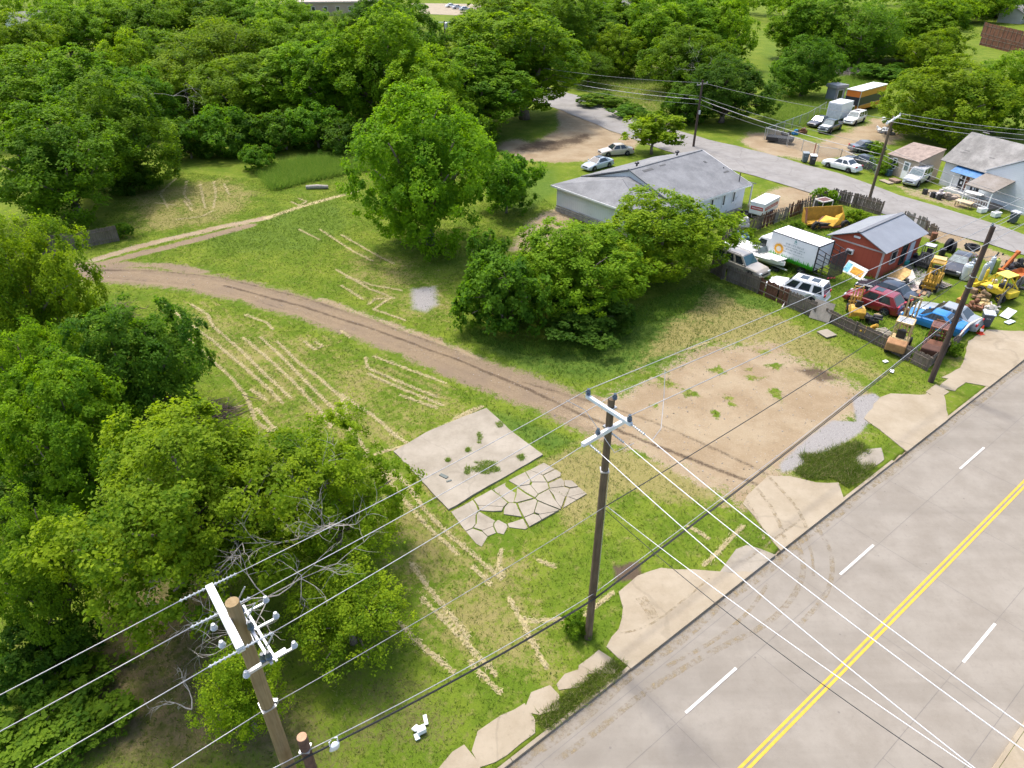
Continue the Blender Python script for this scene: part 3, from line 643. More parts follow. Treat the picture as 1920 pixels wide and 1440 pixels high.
def tree(kind, u, vt, vb, w, tint, label, name=None, h=None, group=None, yaw=None, front=0.75, cat=None):
    """crown top at pixel (u, vt); the visible foot of the crown at row vb, or a given height h; crown width w in pixels"""
    p = PROTO[kind]
    if vb is not None:
        g = gp(u, vb); R = w / 2 * math.hypot(g.y, CAMH) / FPX; y = g.y + R * front; z = max(1.0, zat(u, vt + 3, y)); x = gp(u, vt, z).x
        R = w / 2 * math.sqrt(y * y + (CAMH - z * 0.6) ** 2) / FPX
    else:
        z = h; q = gp(u, vt + 3, z); x, y = q.x, q.y; R = w / 2 * math.sqrt(y * y + (CAMH - z * 0.6) ** 2 + x * x * 0) / FPX
    rn = random.Random(len(TREES) * 7 + 3)
    low = kind in ('bush', 'bush2')
    name = name or ('shrub' if low else 'tree'); cat = cat or ('shrub' if low else 'tree')
    root = empty(name, (x, y, 0), rn.uniform(0, 6.28) if yaw is None else yaw, label, cat, group)
    root.scale = (R / p['R'], R / p['R'], z / p['H'])
    for k in ('crown', 'trunk'):
        c = p[k].copy(); c.name = k; col.objects.link(c); c.parent = root
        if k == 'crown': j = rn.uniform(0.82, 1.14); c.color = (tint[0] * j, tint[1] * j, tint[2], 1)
    TREES.append((root, R, z)); return root
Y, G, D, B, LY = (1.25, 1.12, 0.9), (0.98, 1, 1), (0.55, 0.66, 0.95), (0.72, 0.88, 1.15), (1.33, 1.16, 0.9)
# name, then the place of each crown in the photograph
near_g = None
tree('near', 312, 806, 1290, 505, LY, "big yellow green tree with the silver crossarm pole in front of its right edge", yaw=1.0)
tree('near2', 600, 822, 1120, 290, Y, "yellow green tree with bare twigs close to the foundation slab", yaw=2.0)
tree('wispy', 640, 1085, 1290, 240, LY, "sparse low yellow green tree right behind the near pole top", yaw=4.0)
tree('wispy', 430, 1230, 1440, 170, LY, "thin low tree whose leaves hang around the near pole", yaw=0.6)
tree('dark', 205, 578, 880, 275, B, "deep green layered tree beside the brush pile", yaw=0.3)
tree('dark', 95, 685, 1010, 275, (0.95, 1.0, 0.9), "mid green layered tree in front of the deep green one", yaw=2.3)
tree('near', -18, 398, 775, 275, LY, "bright yellow green tree at the edge near the start of the dirt track", yaw=3.0)
tree('near2', 15, 600, 880, 200, G, "green tree between the bright tree and the layered trees", yaw=0.5)
tree('near2', 15, 940, 1270, 230, G, "dark leaved tree left of the big yellow green one", yaw=5.0)
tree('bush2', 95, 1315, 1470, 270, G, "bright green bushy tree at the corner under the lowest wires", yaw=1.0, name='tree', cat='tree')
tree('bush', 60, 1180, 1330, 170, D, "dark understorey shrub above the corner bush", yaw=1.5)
tree('bush', 80, 880, 1000, 220, (0.4, 0.5, 0.7), "shrub tinted dark to fill the shadow between the layered trees and the big tree")  # the shadow between the crowns is put into this shrub's dark tint
# behind the grey plank fence
tree('round', 85, 205, 440, 250, (0.85, 0.95, 0.9), "dark green tree hanging over the grey plank fence")
tree('round2', 195, 152, 375, 210, G, "rounded green tree at the mown corner behind the plank fence")
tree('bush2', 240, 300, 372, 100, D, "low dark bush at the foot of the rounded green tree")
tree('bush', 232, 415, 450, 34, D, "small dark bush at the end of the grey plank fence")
# forest edge undergrowth
for i, (u, vt, vb, w, t, lb) in enumerate((
  (345, 218, 308, 105, D, "blue green shrub at the near end of the wood's edge"), (402, 198, 300, 112, B, "shrub with pale yellow flowers in front of the wood"), (455, 212, 300, 110, D, "dark shrub behind the lone round shrub"),
  (478, 270, 325, 62, B, "lone round shrub standing out where mown grass meets tall grass"), (528, 205, 292, 118, D, "dark shrub behind the tall grass patch"), (588, 192, 288, 112, B, "green shrub above the middle of the tall grass"),
  (640, 222, 298, 100, D, "shrub between the tall grass and the big middle tree"), (690, 245, 300, 70, D, "shaded shrub tucked behind the big middle tree"))):
    tree('bush' if i % 2 else 'bush2', u, vt, vb, w, t, lb, group=None)
# the big tree in the middle and its neighbours
tree('round', 790, 178, 488, 265, (0.95, 1.05, 0.9), "big full tree standing alone in the middle of the lot", yaw=0.8, front=0.6)
tree('round2', 800, 106, 300, 190, (1.15, 1.1, 0.9), "leafy tree directly behind the big middle tree")
tree('bush', 948, 285, 415, 122, B, "smaller rounded tree between the middle tree and the white house", name='tree', cat='tree')
tree('tall', 985, 22, 232, 215, (1.15, 1.12, 0.9), "tall broad tree over the bare dirt yard by the street", yaw=2.0, front=0.35)
tree('tall2', 900, 90, 262, 190, (0.9, 1.0, 0.9), "tall tree between the middle tree and the street tree", front=0.4)
tree('round2', 860, 190, 290, 120, D, "dark low tree behind the middle tree's shoulder")
# wood behind, front rows
W1 = [('wispy', 345, 88, 230, 205, LY, "pale feathery tree with a bare limb at the wood's edge"), ('round', 440, 108, 250, 185, (1.1, 1.05, .9), "rounded tree in the front row of the wood"), ('tall2', 545, 90, 255, 175, G, "front row tree above the tall grass patch"),
 ('tall', 620, 75, 260, 150, (0.9, 1, .9), "slender front row tree left of the tallest crown"), ('tall', 705, 18, 270, 165, (1.05, 1.05, .9), "tallest dense crown left of the middle tree"), ('round2', 262, 135, 260, 130, B, "darker tree just behind the rounded corner tree")]
for k, u, vt, vb, w, t, lb in W1: tree(k, u, vt, vb, w, t, lb)
W2 = [('round', 40, 95, 11, 210, G, "green tree behind the fence trees at the frame edge"), ('tall2', 140, 92, 12, 170, (0.9, 1, .95), "upright tree with dark gaps in the second row"), ('round2', 232, 70, 11, 130, Y, "small bright crown in the second row"), ('round', 300, 60, 11, 170, G, "broad second row tree above the small bright crown"),
 ('wispy', 400, 32, 13, 220, Y, "large pale feathery crown rising in the wood's centre"), ('round', 505, 40, 12, 190, (1.1, 1.1, .9), "bright rounded crown next to the large feathery one"), ('round2', 590, 55, 11, 150, G, "rounded crown in front of the pale roofed building"), ('tall2', 655, 60, 12, 100, (1.15, 1.08, .9), "narrow yellow green crown below the pale roof"),
 ('round', 770, 20, 14, 150, (.62, .75, .9), "very dark tall tree beside the tallest dense crown"), ('round2', 838, 88, 8, 90, Y, "low yellow green tree by the far utility pole"), ('tall', 905, 12, 12, 140, G, "tree behind the far utility pole's transformer")]
for k, u, vt, h, w, t, lb in W2: tree(k, u, vt, None, w, t, lb, h=h)
W3 = [('round', 20, 25, 11, 130, Y, "bright crown far back near the white gable"), ('round2', 105, 8, 11, 130, G, "far crown right of the white gable"), ('round', 190, 0, 11, 130, (1.1, 1.1, .9), "far broad crown left of the small grey roof"), ('round', 270, -8, 12, 130, G, "far crown just right of the small grey roof"),
 ('round2', 330, -5, 11, 120, Y, "far bright crown behind the large feathery tree"), ('tall', 395, -14, 12, 120, G, "far tree standing behind the pale feathery crown"), ('round', 470, -6, 11, 130, (.9, 1, .9), "far dark crown left of the pale roofed building"), ('round', 545, 2, 11, 120, G, "far tree touching the pale roofed building's corner"),
 ('wispy', 640, 18, 8, 70, (.8, .8, .8), "thin bare looking tree in front of the pale roof"), ('round', 700, -6, 11, 110, (.6, .75, .9), "far dark tree right of the pale roof"), ('round2', 935, -16, 12, 120, Y, "far yellow green tree right of the car park gap"), ('round', 1030, -20, 12, 140, G, "far tree behind the tall street tree")]
for k, u, vt, h, w, t, lb in W3: tree(k, u, vt, None, w, t, lb, h=h)
# beyond the street
W4 = [('tall2', 1110, 5, 130, 120, (.85, .95, .9), "slim dark tree beyond the street's bend"), ('round', 1160, 48, 152, 110, Y, "yellow green round tree in the rough field", ), ('wispy', 1105, 95, 170, 90, (.8, .85, .9), "twiggy tree at the field edge by the bend"), ('tall', 1060, -20, 150, 120, G, "tall far tree behind the street tree's right shoulder"),
 ('round', 1290, 52, 190, 165, (1.05, 1.05, .9), "broad crown with tangled dead branches over the street pole"), ('round2', 1365, 115, 245, 165, D, "dark dense tree right behind the street pole"), ('bush2', 1285, 160, 240, 90, D, "dark bushy tree left of the street pole", ), ('round2', 1516, 76, 192, 122, B, "compact round tree standing in the weeds by the grey hut"),
 ('bush2', 1478, 100, 150, 60, B, "pale bush behind the compact round tree")]
for k, u, vt, vb, w, t, lb in W4: tree(k, u, vt, vb, w, t, lb, **({'name': 'tree', 'cat': 'tree'} if k == 'bush2' and w > 100 else {}))
W5 = [('tall', 1230, 5, 13, 110, G, "far tree behind the broad tangled crown"), ('tall2', 1180, -14, 13, 120, G, "far tree above the yellow green round tree"), ('tall', 1300, -12, 14, 130, (.9, 1, .9), "tall far tree at the head of the grassy gap"), ('round', 1372, 0, 13, 105, (1.1, 1.1, .9), "tree at the left side of the grassy gap"), ('tall2', 1502, -10, 13, 110, G, "tree at the right side of the grassy gap"),
 ('tall', 1555, -6, 13, 120, (.8, .9, .95), "grey green tall tree above the compact round tree"), ('wispy', 1640, 0, 13, 150, (.7, .8, 1.1), "smoky grey green tree above the wood pile"), ('tall', 1740, -8, 13, 140, (.9, .9, .9), "tall tree left of the brown fence"), ('round2', 1800, -20, 9, 130, Y, "yellow green tree just left of the brown fence"),
 ('round', 1600, 62, 6, 120, D, "dark tree in the shade behind the wood pile"), ('round2', 1700, 58, 6, 140, G, "rounded tree behind the orange truck"), ('round', 1768, 55, 9, 105, Y, "bright tree in front of the brown fence's end"), ('round', 1880, -20, 8, 140, (.75, .85, .9), "dark tree behind the brown fence")]
for k, u, vt, h, w, t, lb in W5: tree(k, u, vt, None, w, t, lb, h=h)
tree('round', 1792, 116, 275, 212, (1.4, 1.22, .9), "wide drooping tree behind the beige shed and junk heap", front=0.5)
tree('round2', 1895, 108, 262, 150, (1.05, 1.05, .9), "tree rising behind the grey roofed house")
tree('bush', 1655, 118, 160, 100, B, "low bush between the wood pile and the orange truck")
# row beside the white house
tree('round2', 1245, 372, 560, 265, (1.3, 1.15, .9), "wide bright tree hiding the white house's front corner", yaw=1.1)
tree('round', 1075, 425, 620, 265, (1.0, 1.0, .9), "dense tree in the middle of the row below the white house", yaw=2.2)
tree('bush2', 945, 470, 655, 200, B, "bluish green bushy tree at the low end of the row", name='tree', cat='tree', yaw=0.4)
tree('sapling', 915, 425, 560, 80, B, "slender upright sapling at the low end of the row", name='sapling')
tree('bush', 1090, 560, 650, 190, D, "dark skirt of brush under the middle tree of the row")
tree('sapling', 1228, 208, 300, 105, (1.5, 1.3, .9), "young open tree beside the silver sedan and white roof", name='sapling')
# bushes inside and around the yards
for u, vt, vb, w, t, lb in ((1548, 350, 390, 46, G, "leafy bush growing over the yard's back fence corner"), (1612, 392, 430, 50, Y, "bright weedy bush behind the red shed"), (1400, 425, 450, 34, Y, "small bright bush left of the box truck's cab"), (1500, 418, 436, 26, G, "small weed bush beside the yellow wrecked loader"),
  (1755, 618, 650, 30, B, "weedy bush between the two rusty forklifts"), (1790, 640, 672, 30, G, "weeds at the fence corner below the pole"), (1600, 590, 620, 22, Y, "bright little weed bush near the red hatchback"), (1660, 290, 330, 60, G, "vine covered bush left of the beige shed"), (1640, 262, 292, 40, G, "bush behind the pole across the street"),
  (1690, 215, 245, 50, B, "bush beneath the drooping tree by the junk heap"), (1130, 175, 205, 90, G, "low hedge along the street bend"), (1180, 195, 222, 70, B, "low hedge bush nearer the street pole"), (1220, 205, 240, 50, G, "roadside bush left of the dark trees"), (1082, 1150, 1205, 60, G, "bright clump of weeds at the foot of the middle pole"), (820, 850, 860, 20, G, "tuft")):
    if lb != "tuft": tree('bush' if w % 4 else 'bush2', u, vt, vb, w, t, lb)
# ------------------------------------------------------------- grass, straw, weeds
rng = np.random.default_rng(3)
def blades(P, h, w, tint, lean=0.5, per=3):
    n = len(P); ids = np.repeat(np.arange(n), per); M = len(ids)
    q = P[ids] + np.column_stack([rng.normal(size=(M, 2)) * (h[ids] * 0.45)[:, None], np.zeros(M)])
    an = rng.random(M) * 6.283; d = np.column_stack([np.cos(an), np.sin(an), np.zeros(M)]); hh = h[ids] * (0.6 + 0.7 * rng.random(M))
    le = rng.normal(size=(M, 2)) * lean * hh[:, None]; tip = q + np.column_stack([le, hh]); ww = (w[ids] / 2)[:, None]
    V = np.stack([q - d * ww, q + d * ww, tip], 1).reshape(-1, 3); F = np.arange(M * 3).reshape(-1, 3)
    t = np.clip(tint[ids] + rng.normal(size=M) * 0.12, 0, 1); return V, F, np.repeat(t, 3)
def grass_mat(nm, gain=1.0, cs=None, tr_=.35):
    t = NT(nm); cs = cs or (tuple(x * gain for x in (0.052, 0.110, 0.010)), tuple(x * gain for x in (0.125, 0.180, 0.016)), tuple(x * gain for x in (0.339, 0.285, 0.146))); f = t.attr("tint"); w = t.wpos()
    a = t.mix(t.ramp(f, 0.0, 0.5), cs[0], cs[1]); a = t.mix(t.ramp(f, 0.55, 1.0), a, cs[2])
    b = t.n("ShaderNodeBsdfPrincipled", {"Base Color": a, "Roughness": 0.7, "Specular IOR Level": 0.15}); tl = t.n("ShaderNodeBsdfTranslucent", {"Color": a}); mx = t.n("ShaderNodeMixShader", {0: tr_})
    t.t.links.new(b.outputs[0], mx.inputs[1]); t.t.links.new(tl.outputs[0], mx.inputs[2]); t.t.links.new(mx.outputs[0], t.out.inputs[0]); return t.m
GRASS = grass_mat('grass_blades'); TALLG = grass_mat('tall_grass_blades', 1.0, ((0.10, 0.22, 0.02), (0.24, 0.34, 0.045), (0.42, 0.36, 0.19)), .5)
lot = px((100, 520), (230, 360), (330, 320), (500, 340), (700, 320), (930, 310), (1060, 400), (1330, 500), (1560, 600), (1750, 705), (1830, 690), (1750, 760), (1640, 880), (1400, 1060), (1170, 1240), (930, 1450), (-100, 1600), (-300, 1000))
a = np.array(lot); lo, hi = a.min(0), a.max(0)
cand = rng.random((230000, 2)) * (hi - lo) + lo
cand = cand[inside(cand, lot)]; co = cand @ np.array([NRM.x, NRM.y]); cand = cand[co < KERB - 0.25]
ix = np.clip(np.searchsorted(gx, cand[:, 0]), 0, nx - 1); iy = np.clip(np.searchsorted(gy, cand[:, 1]), 0, ny - 1); gi = iy * nx + ix
bare = np.maximum.reduce([dirt[gi], sand[gi], gravel[gi], soil[gi]]); keep = rng.random(len(cand)) > bare * 1.25
fnd = [px((738,848),(860,787),(912,767),(1018,854),(841,957))] + BS
for f in fnd: keep &= ~inside(cand, f)
SLABS = [o for o in col.objects if o.name.startswith(("driveway", "pavement_slab"))]
for o in SLABS:
    pl = [(v.co.x, v.co.y) for v in o.data.vertices][:len(o.data.vertices) // 2]; keep &= ~inside(cand, pl)
cand = cand[keep]; gi = gi[keep]
pat = 0.5 + 0.5 * np.sin(cand[:, 0] * 0.7 + 2 * np.sin(cand[:, 1] * 0.41)) * np.sin(cand[:, 1] * 0.63 + 1.7 * np.sin(cand[:, 0] * 0.33))
h = 0.05 + 0.04 * rng.random(len(cand)) + 0.10 * lush[gi] * rng.random(len(cand)) + 0.03 * pat
tint = np.clip(0.22 + 0.35 * pat * (1 - lush[gi]) + 0.35 * dry[gi] * rng.random(len(cand)) - 0.25 * lush[gi] + 0.22 * rng.normal(size=len(cand)) * 0.6 + 0.3 * olive[gi] * rng.random(len(cand)), 0, 1)
V, F_, tc = blades(np.column_stack([cand, np.full(len(cand), -0.01)]), h, np.full(len(cand), 0.028), tint, 0.6)
tag(np_mesh("grass", V, F_, GRASS, attrs={"tint": tc}), "short mown grass of the vacant lot", "grass", None, 'stuff')
# tall grass patches and weeds
def patch(name, label, poly, n, h0, h1, t0, t1, w=0.05, z=0.0, mat=None):
    poly = px(*poly); a = np.array(poly); lo, hi = a.min(0), a.max(0); c = rng.random((n, 2)) * (hi - lo) + lo; c = c[inside(c, poly)]
    V, F_, tc = blades(np.column_stack([c, np.full(len(c), z)]), h0 + (h1 - h0) * rng.random(len(c)), np.full(len(c), w), t0 + (t1 - t0) * rng.random(len(c)), 0.75, 4)
    tag(np_mesh(name, V, F_, mat or GRASS, attrs={"tint": tc}), label, "grass", None, 'stuff')
patch("tall_grass", "tall bright green grass patch at the wood's edge", ((490,325),(520,310),(600,298),(690,290),(690,320),(640,328),(560,345),(515,357),(500,345)), 16000, 0.5, 0.9, 0.05, 0.45, mat=TALLG)
patch("tall_grass", "rough pale green weeds by the chain link fence across the street", ((1430,190),(1500,185),(1580,195),(1575,225),(1530,228),(1500,238),(1440,242)), 11000, 0.3, 0.8, 0.25, 0.6, 0.07, mat=TALLG)
patch("tall_grass", "rough field grass beyond the street", ((1080,165),(1130,130),(1200,130),(1260,175),(1280,225),(1210,210),(1150,190)), 9000, 0.25, 0.5, 0.35, 0.8, 0.09, mat=TALLG)
patch("tall_grass", "weedy green grass strip behind the orange truck", ((1560,150),(1620,140),(1670,150),(1660,165),(1600,172),(1570,168)), 5000, 0.4, 0.8, 0.15, 0.5, 0.08, mat=TALLG)
patch("weeds", "green weeds growing through the scrap yard", ((1335,505),(1420,455),(1480,400),(1560,380),(1660,420),(1760,480),(1700,560),(1830,600),(1795,640),(1745,688),(1560,598)), 9000, 0.12, 0.4, 0.05, 0.4, 0.05, mat=TALLG)
patch("weeds", "taller weeds under the tree row by the white house", ((860,590),(930,640),(1100,640),(1230,560),(1330,530),(1300,580),(1180,620),(1120,670),(980,665),(890,640)), 14000, 0.10, 0.3, 0.05, 0.4, 0.04, mat=TALLG)
patch("weeds", "weeds at the kerb between driveway aprons", ((1488,885),(1510,868),(1500,852),(1545,850),(1560,840),(1612,828),(1625,845),(1600,860),(1618,875),(1640,872),(1630,890),(1590,915),(1560,895),(1520,900)), 6000, 0.08, 0.30, 0.1, 0.9, 0.03)
patch("weeds", "rough grass fringe along the kerb", ((1030,1370),(1165,1265),(1172,1243),(1150,1235),(1060,1300),(1000,1350)), 5000, 0.06, 0.18, 0.3, 0.8, 0.025)
for q, (u_, v_, a_, b_) in enumerate(((912,879,34,13),(877,885,10,8),(899,823,6,12),(937,798,9,6),(977,860,10,6),(877,846,6,4),(840,865,5,3))):
    patch("weeds", ("largest grass tuft growing on the foundation slab", "tuft left of the largest one on the foundation slab", "thin tuft in a crack near the foundation's middle", "tuft at the far corner of the foundation slab", "tuft at the near right edge of the foundation slab", "tiny tuft at the foundation's centre", "tiny tuft at the foundation's left")[q], [(u_ + a_ * math.cos(k) * (0.7 + .3 * math.sin(5 * k + q)), v_ + b_ * math.sin(k)) for k in np.arange(0, 6.28, .5)], 900 if q == 0 else 160, .04, .12, .2, .7, .03, .085, mat=TALLG)
# straw: loose stalks lying along every windrow
SP = []; AN = []
for rw in ROWS_W:
    for p, q in zip(rw[:-1], rw[1:]):
        p, q = np.array(p), np.array(q); L = np.hypot(*(q - p)); n = int(L * 70)
        t = rng.random(n); dens = 0.5 + 0.5 * np.sin(L * t * 5 + p[0] * 9); k = rng.random(n) < 0.35 + 0.65 * dens; t = t[k]
        wob = 0.03 * np.sin((p[0] + L * t) * 2.3); nr = np.array([-(q - p)[1], (q - p)[0]]) / max(L, 1e-6)
        SP.append(p + (q - p) * t[:, None] + nr * (wob + rng.normal(size=len(t)) * 0.075)[:, None]); AN.append(np.full(len(t), math.atan2(*(q - p)[::-1])))
SP = np.concatenate(SP); M = len(SP); an = np.concatenate(AN) + rng.normal(size=M) * 0.6; Ls = 0.08 + 0.16 * rng.random(M)
d = np.column_stack([np.cos(an), np.sin(an), rng.normal(size=M) * 0.1]); s = np.column_stack([-np.sin(an), np.cos(an), np.zeros(M)])
c = np.column_stack([SP, 0.02 + 0.035 * rng.random(M)]); hw = (0.005 + 0.006 * rng.random(M))[:, None]; dl = d * (Ls / 2)[:, None]
V = np.stack([c - dl - s * hw, c + dl - s * hw, c + dl + s * hw, c - dl + s * hw], 1).reshape(-1, 3)
def straw_mat():
    t = NT("straw"); a = t.mix(t.attr("tint"), (0.28, 0.23, 0.11), (0.45, 0.385, 0.22)); t.bsdf(a, 0.8, spec=0.2); return t.m
tag(np_mesh("cut_straw", V, np.arange(M * 4).reshape(-1, 4), straw_mat(), attrs={"tint": np.repeat(rng.random(M), 4)}), "pale cut straw lying in rows across the mown lot", "straw", None, 'stuff')

# small stones over the bare ground
N_ = 5200; sel = rng.choice(np.where((sand + dirt * .5 + gravel > .45) & (P2[:, 0] > -44) & (P2[:, 0] < 52) & (P2[:, 1] > 9) & (P2[:, 1] < 74))[0], N_); pc = P2[sel] + rng.uniform(-.1, .1, (N_, 2)); rr = .008 + .045 * rng.random(N_) ** 4
oc = np.array([(1,0,0),(0,1,0),(-1,0,0),(0,-1,0),(0,0,.7),(0,0,-.5)], float); V = (np.column_stack([pc, hz[sel] + .005])[:, None, :] + oc[None] * (rr[:, None] * rng.uniform(.7, 1.4, (N_, 3)))[:, None, :]).reshape(-1, 3)
of = np.array([(0,1,4),(1,2,4),(2,3,4),(3,0,4),(1,0,5),(2,1,5),(3,2,5),(0,3,5)]); F_ = (np.arange(N_)[:, None, None] * 6 + of[None]).reshape(-1, 3)
def stone_mat():
    t = NT("pebble"); t.bsdf(t.mix(t.attr("tint"), (0.16, 0.13, 0.10), (0.45, 0.42, 0.38)), 0.9); return t.m
tag(np_mesh("pebbles", V, F_, stone_mat(), attrs={"tint": np.repeat(rng.random(N_), 6)}), "small stones scattered over the bare dirt", "stones", None, 'stuff')
# the far wood along the skyline: one distant mass
FV = []; FF = []; FT = []; nb = 0
for k in range(60):
    u_ = -150 + k * 38 + rng.uniform(-12, 12); dd = rng.uniform(0, 1); q = gp(u_, -6 - 32 * dd, 9.0)
    if 560 < u_ < 700 or 770 < u_ < 930: q = gp(u_, -60, 9.0)
    cr = crown_mesh(500 + k, 8.0 * rng.uniform(.8, 1.2), 12 * rng.uniform(.8, 1.15), .3, 9, 110, 26, .62, 1.2)
    FV.append(cr[0] + np.array([q.x, q.y, 0])); FF.append(cr[1] + nb); FT.append(np.clip(cr[2] * .7 + rng.uniform(-.1, .4), 0, 1)); nb += len(cr[0])
fw = np_mesh("far_wood", np.concatenate(FV), np.concatenate(FF), LEAF, attrs={"tint": np.concatenate(FT)}); tag(fw, "far belt of trees along the top of the view", "wood", None, 'stuff')
# ---------------------------------------------------------------- buildings
SHING = None
def shingle(name, c1, c2, su=3.0):
    t = NT(name); w = t.pos()
    n1 = t.noise(0.6, 5, 0.7, w); n2 = t.noise(9, 4, 0.7, w); n3 = t.noise(26, 2, 0.7, w)
    a = t.mix(t.ramp(n1, 0.32, 0.68), c1, c2); a = t.mix(t.math('MULTIPLY', t.ramp(n2, 0.5, 0.72), 0.5), a, tuple(x * 0.6 for x in c1)); a = t.mix(t.math('MULTIPLY', t.ramp(n3, 0.55, 0.7), 0.4), a, tuple(min(1, x * 1.5) for x in c2))
    t.bsdf(a, 0.95, bump=t.math('ADD', n2, n3), bdist=0.02, bstr=0.5, spec=0.1); return t.m
GREYSH = shingle("grey_shingles", (0.155, 0.158, 0.162), (0.225, 0.228, 0.232)); OLDSH = shingle("weathered_shingles", (0.165, 0.16, 0.15), (0.29, 0.28, 0.265)); BROWNSH = shingle("brown_shingles", (0.19, 0.165, 0.14), (0.26, 0.24, 0.22))
def siding(name, c, gap=0.2, vertical=True, peel=0.3, peelc=(0.16, 0.15, 0.14)):
    t = NT(name); w = t.pos(); sp = t.n("ShaderNodeSeparateXYZ"); t.set(sp.inputs[0], w)
    co = t.math('ADD', sp.outputs[0], sp.outputs[1]) if vertical else sp.outputs[2]
    fr = t.math('FRACT', t.math('DIVIDE', co, gap)); gr = t.ramp(fr, 0.0, 0.07)
    n1 = t.noise(1.6, 6, 0.75, w); n2 = t.noise(0.5, 3, 0.6, w)
    a = t.mix(t.ramp(n2, 0.3, 0.7), tuple(x * 0.92 for x in c), c); a = t.mix(t.math('MULTIPLY', t.ramp(n1, 0.66 - peel * 0.12, 0.70), min(1, peel * 2)), a, peelc)
    a = t.mix(t.ramp(fr, 0.05, 0.0), a, tuple(x * 0.6 for x in c)); t.bsdf(a, 0.75, bump=gr, bdist=0.02, bstr=0.5, spec=0.2); return t.m
def metal_roof(name, c):
    t = NT(name); w = t.pos(); sp = t.n("ShaderNodeSeparateXYZ"); t.set(sp.inputs[0], w); fr = t.math('FRACT', t.math('DIVIDE', sp.outputs[0], 0.3)); rib = t.ramp(t.math('ABSOLUTE', t.math('SUBTRACT', fr, 0.5)), 0.06, 0.0)
    n = t.noise(0.8, 4, 0.6, w); a = t.mix(t.ramp(n, 0.3, 0.7), c, tuple(x * 1.15 for x in c)); a = t.mix(t.math('MULTIPLY', rib, 0.3), a, tuple(x * 0.7 for x in c)); t.bsdf(a, 0.42, 0.25, bump=rib, bdist=0.03, spec=0.4); return t.m
def roof_slab(mb, pts, t=0.1): return mb.panel(pts, t)
def window(parent, name, c, wv, hz_, nrm, frame=WHITE, glass=GLASS, t=0.04, bars=0):
    """frame and pane on a wall; c centre, wv half width vector, hz_ half height, nrm outward"""
    c, wv, nrm = Vector(c), Vector(wv), Vector(nrm); up = Vector((0, 0, hz_)); mb = MB(); k = wv.normalized() * 0.06; kz = Vector((0, 0, 0.06))
    a, b = c - wv, c + wv
    mb.bar(a - up + nrm * t, a + up + nrm * t, 0.08); mb.bar(b - up + nrm * t, b + up + nrm * t, 0.08); mb.bar(a + up + nrm * t * 1.1, b + up + nrm * t * 1.1, 0.08); mb.bar(a - up + nrm * t * 1.2, b - up + nrm * t * 1.2, 0.1)
    for i in range(bars): p = c + up * (2 * (i + 1) / (bars + 1) - 1); mb.bar(p - wv + nrm * t, p + wv + nrm * t, 0.03)
    f = mb.build(name, frame, parent)
    MB().panel([c - wv - up + nrm * 0.012, c + wv - up + nrm * 0.012, c + wv + up + nrm * 0.012, c - wv + up + nrm * 0.012], 0.012).build("pane", glass, f); return f
# --- the white house: local u along the ridge, v across
HA = R_(39.5); hu, hv = Vector((1, 0, 0)), Vector((0, 1, 0))
house = empty("white_house", (12.65, 61.3, 0), HA, "white wooden house with a grey shingle roof beside the bushy tree row", "house")
W_, L_, EZ, RZ = 13.4, 16.4, 2.75, 4.95
WHS = siding("white_siding", (0.76, 0.78, 0.80), 0.3, True, 0.22); WHS2 = siding("peeling_siding", (0.76, 0.78, 0.80), 0.14, False, 0.75)
FOUND = plain("foundation", (0.33, 0.31, 0.28), 0.9, 0, 0.25, 2, 0.3)
o = 0.45
wb = MB(); wb.prism([(o, o), (L_ - o, o), (L_ - o, W_ - o), (o, W_ - o)], 0.35, EZ + 0.05)
w_ = wb.build("wall", WHS, house)
MB().panel([(o + 7, o - 0.02, 0.36), (L_ - o, o - 0.02, 0.36), (L_ - o, o - 0.02, EZ - 0.02), (o + 7, o - 0.02, EZ - 0.02)], 0.03).build("peeling_wall", WHS2, house)['label'] = "peeling side wall with dark bare patches"
MB().prism([(o - .08, o - .08), (L_ - o + .06, o - .08), (L_ - o + .06, W_ - o + .06), (o - .08, W_ - o + .06)], -0.2, 0.42).build("foundation", FOUND, house)
gu = 4.6
gm = MB(); gm.extr([(0, 0), (0, 0)], 0, 0) if False else None
gm.panel([(gu + .15, o, EZ), (gu + .15, W_ / 2, RZ - .08), (gu + .15, W_ - o, EZ)], 0.12); gm.panel([(L_ - o, W_ - o, EZ), (L_ - o, W_ / 2, RZ - .15), (L_ - o, o, EZ)][::-1], 0.02)
gm.build("gable", WHS, house)
rm = MB(); roof_slab(rm, [(gu - .25, 0, EZ), (L_, 0, EZ), (L_ - .2, W_ / 2, RZ), (gu - .25, W_ / 2, RZ)], 0.12); roof_slab(rm, [(L_ - .2, W_ / 2, RZ + .002), (L_, W_, EZ), (gu - .25, W_, EZ), (gu - .25, W_ / 2, RZ + .002)], 0.12)
rf = rm.build("roof", GREYSH, house)
wr = MB(); ap = (gu - 1.0, W_ / 2, 4.15); ap2 = (gu - .1, W_ / 2, 4.25)
wr.panel([(0, W_, EZ - .06), (0, 0, EZ - .06), ap], 0.09); wr.panel([(0, 0, EZ - .06), (gu + .1, 0, EZ - .06), ap2, ap], 0.09); wr.panel([(gu + .1, W_, EZ - .06), (0, W_, EZ - .06), ap, ap2], 0.09)
wr.build("hip_roof", GREYSH, house)['label'] = "lower hip roof over the end room"
pr = MB(); pr.panel([(L_ - .3, 1.2, 2.95), (L_ + 1.9, 0.6, 2.3), (L_ + 1.9, 7.5, 2.3), (L_ - .3, 7.5, 2.95)], 0.08)
pr.build("porch_roof", GREYSH, house)
pp = MB(); [pp.box((L_ + 1.7, y, 1.1), (0.12, 0.12, 2.3)) for y in (0.9, 3.5, 7.2)]; pp.build("porch_post", WHITE, house)
